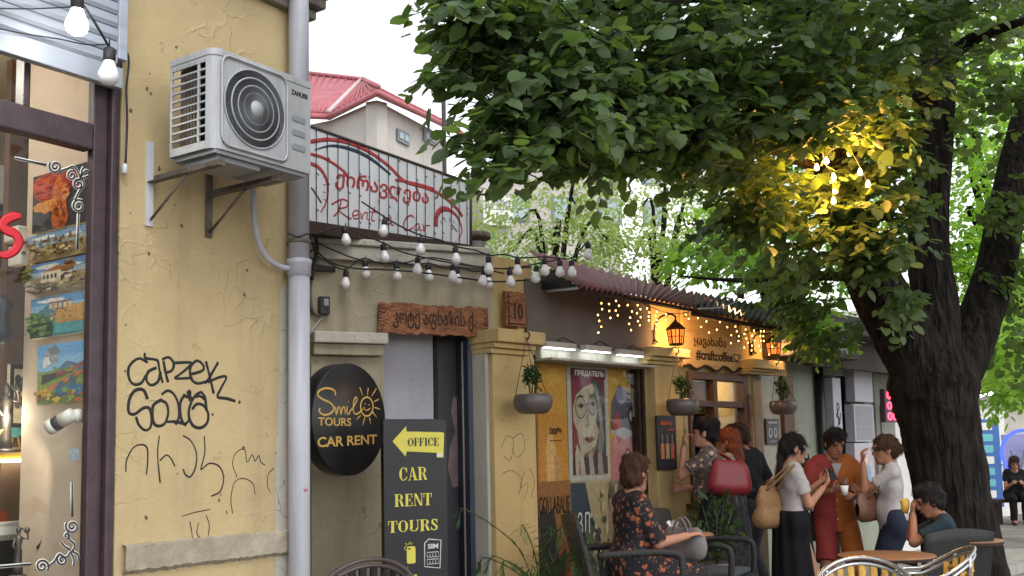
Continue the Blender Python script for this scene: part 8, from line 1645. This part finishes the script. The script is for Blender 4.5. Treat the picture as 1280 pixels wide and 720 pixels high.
# 8 boy at the small table
p8 = person('boy in a dark teal tee seated at the trunk and eating', ground_at(1194, 7.75 + .1), R(72), 1.52, sit=.55, lean=R(18), hy=R(8), hp=R(-10), hair=('short', 'hair_black'), female=False, skinm='skin_tan', top=dict(mat='teal_tee', sleeve=.7, fit=.018, hem=-.04, flare=.014), bottom=dict(type='trousers', mat='dark_trousers', fit=.014), hands=((-.05, .36, .98), (.06, .36, .99)), feet=((-.1, .36, 0), (.1, .34, 0)), palm=((0, -1, .4), (0, -1, .4)), poles=((-.6, .2, -1), (.6, .2, -1)))
# 9 far person on the bench
p9 = person('far person in black seated at the right edge under the neon ring', bb_ * (1, 1, 0) + np.array((-.25, -.05, 0)), R(165), 1.6, sit=.54, lean=R(14), hp=R(-10), hair=('bob', 'hair_brown'), top=dict(mat='black_shirt', sleeve=.5, fit=.02), bottom=dict(type='trousers', mat='black_skirt'), h=.012, hands=((-.1, .35, .75), (.1, .35, .75)), feet=((-.1, .4, 0), (.1, .4, 0)))
# ------------------------------------------------------------------ things they carry (each a thing of its own)
mat('red_leather', S(120, 30, 40), .45, .12, 12, bump=.1); mat('straw', S(142, 108, 72), .8, .2, 40, bump=.6, bscale=90); mat('brown_leather', S(92, 58, 42), .5, .15, 12); mat('grey_leather', S(110, 104, 104), .5, .15, 10)
def bag(name, label, P0, W, H, Dp, yaw, m, strap_to, tilt=0.0, wd=.012, peak=.12):
    t_ = thing(name, label, 'bag', T(P0) @ Matrix.Rotation(yaw, 4, 'Z') @ Matrix.Rotation(tilt, 4, 'Y'))
    pr = [CAP((-W * .42, 0, .05), (W * .42, 0, .05), .05, flat=((0, 1, 0), Dp)), CAP((-W * .46, 0, H * .25), (W * .46, 0, H * .25), .06, flat=((0, 1, 0), Dp)), CAP((-W * .4, 0, H * .6), (W * .4, 0, H * .6), .055, flat=((0, 1, 0), Dp * .8)), CAP((-W * .36, 0, H * .88), (W * .36, 0, H * .88), .03, flat=((0, 1, 0), Dp * .6))]
    me = sdf_mesh('bag_body', pr, .008, .09, disp=folds(.004, 18)); me.materials.append(MATS[m]); inst('bag_body', me, t_, Matrix.Identity(4))
    iv = (T(P0) @ Matrix.Rotation(yaw, 4, 'Z') @ Matrix.Rotation(tilt, 4, 'Y')).inverted(); s_ = np.array(iv @ Vector(strap_to))
    for y_ in (-.03, .03):
        q = MB(); q.tube(smooth_path([(-W * .3, y_, H * .85), s_ * .75 + np.array((-W * .18, y_, H * .2)), s_ + (0, y_, .01), s_ * .75 + np.array((W * .18, y_, H * .2)), (W * .3, y_, H * .85)], 6), [(wd, .004)] * 25, 6, flat=(0, 1, 0)); q.build('strap', m, t_)
    return t_
def wpt(pp, v): return np.array(pp['t'].matrix_world @ Vector(np.asarray(v, float)))
bpy.context.view_layer.update()
b_ = at(911, 616, 8.95); bag('red_handbag', 'large dark red leather handbag on the shoulder of the black haired woman', b_, .27, .27, 1.0, R(10), 'red_leather', wpt(p2, p2['AR'][1][0] + (.0, -.02, .05)), R(6))
b_ = at(961, 660, 8.85); bag('straw_bag', 'tan straw bag hanging behind the woman in the long black skirt', b_, .20, .36, 1.2, R(35), 'straw', wpt(p5, p5['AR'][1][0] + (.0, -.04, .05)), R(4), .014)
b_ = at(1086, 646, 8.8); bag('brown_shoulder_bag', 'brown shoulder bag at the hip of the woman in white by the trunk', b_, .18, .17, .5, R(40), 'brown_leather', wpt(p7, p7['AR'][0][0] + (.04, -.02, .05)), 0, .010)
b_ = wpt(p1, (.02, .40, .66)); bag('grey_handbag', 'grey handbag on the lap of the seated woman', b_, .21, .15, .55, R(-40), 'grey_leather', b_ + np.array((0, 0, .24)), 0, .010)
# phone, snack, glasses
mid5 = wpt(p5, (.02, .37, 1.27)); q = MB(); q.box(-.037, -.004, -.07, .037, .004, .07); o = q.build('phone', 'black_paint', M=T(mid5) @ Matrix.Rotation(R(20), 4, 'Z') @ Matrix.Rotation(R(-50), 4, 'X'), bevel=.004); tag(o, 'dark phone held by the woman in the long black skirt', 'phone')
mid6 = wpt(p6, (.02, .40, 1.15)); t_ = thing('ice_cream_cup', 'small cup with brown ice cream in the hands of the man in orange', 'cup', T(mid6)); q = MB(); q.lathe([(.022, -.05), (.034, .03), (.032, .03), (.02, -.04)], 14); q.build('cup', 'white_vinyl', t_); me = sdf_mesh('scoop', [ELL((0, 0, .045), (.034, .034, .032)), ELL((.012, .01, .075), (.024, .024, .022))], .005, .015); me.materials.append(MATS['brown_leather']); inst('scoop', me, t_, Matrix.Identity(4))
mid8 = wpt(p8, (p8['AR'][0][2] + p8['AR'][1][2]) / 2 + (0, .05, .07)); t_ = thing('wrapped_snack', 'wrapped snack held to the mouth by the seated boy', 'snack', T(mid8)); q = MB(); q.lathe([(.018, -.06), (.03, -.02), (.034, .03), (.02, .05)], 12); q.build('wrap', 'gilt', t_)
q = MB()
for sx in (-1, 1): q.tube([p7['Hd'](sx * .033 + .024 * math.cos(R(a)), .095, .004 + .019 * math.sin(R(a))) for a in range(0, 360, 30)], .002, 5, closed=True); q.tube([p7['Hd'](sx * .057, .092, .008), p7['Hd'](sx * .078, -.005, .008)], .002, 5)
q.tube([p7['Hd'](-.009, .1, .008), p7['Hd'](.009, .1, .008)], .002, 5); o = q.build('glasses', 'black_paint', p7['t'])
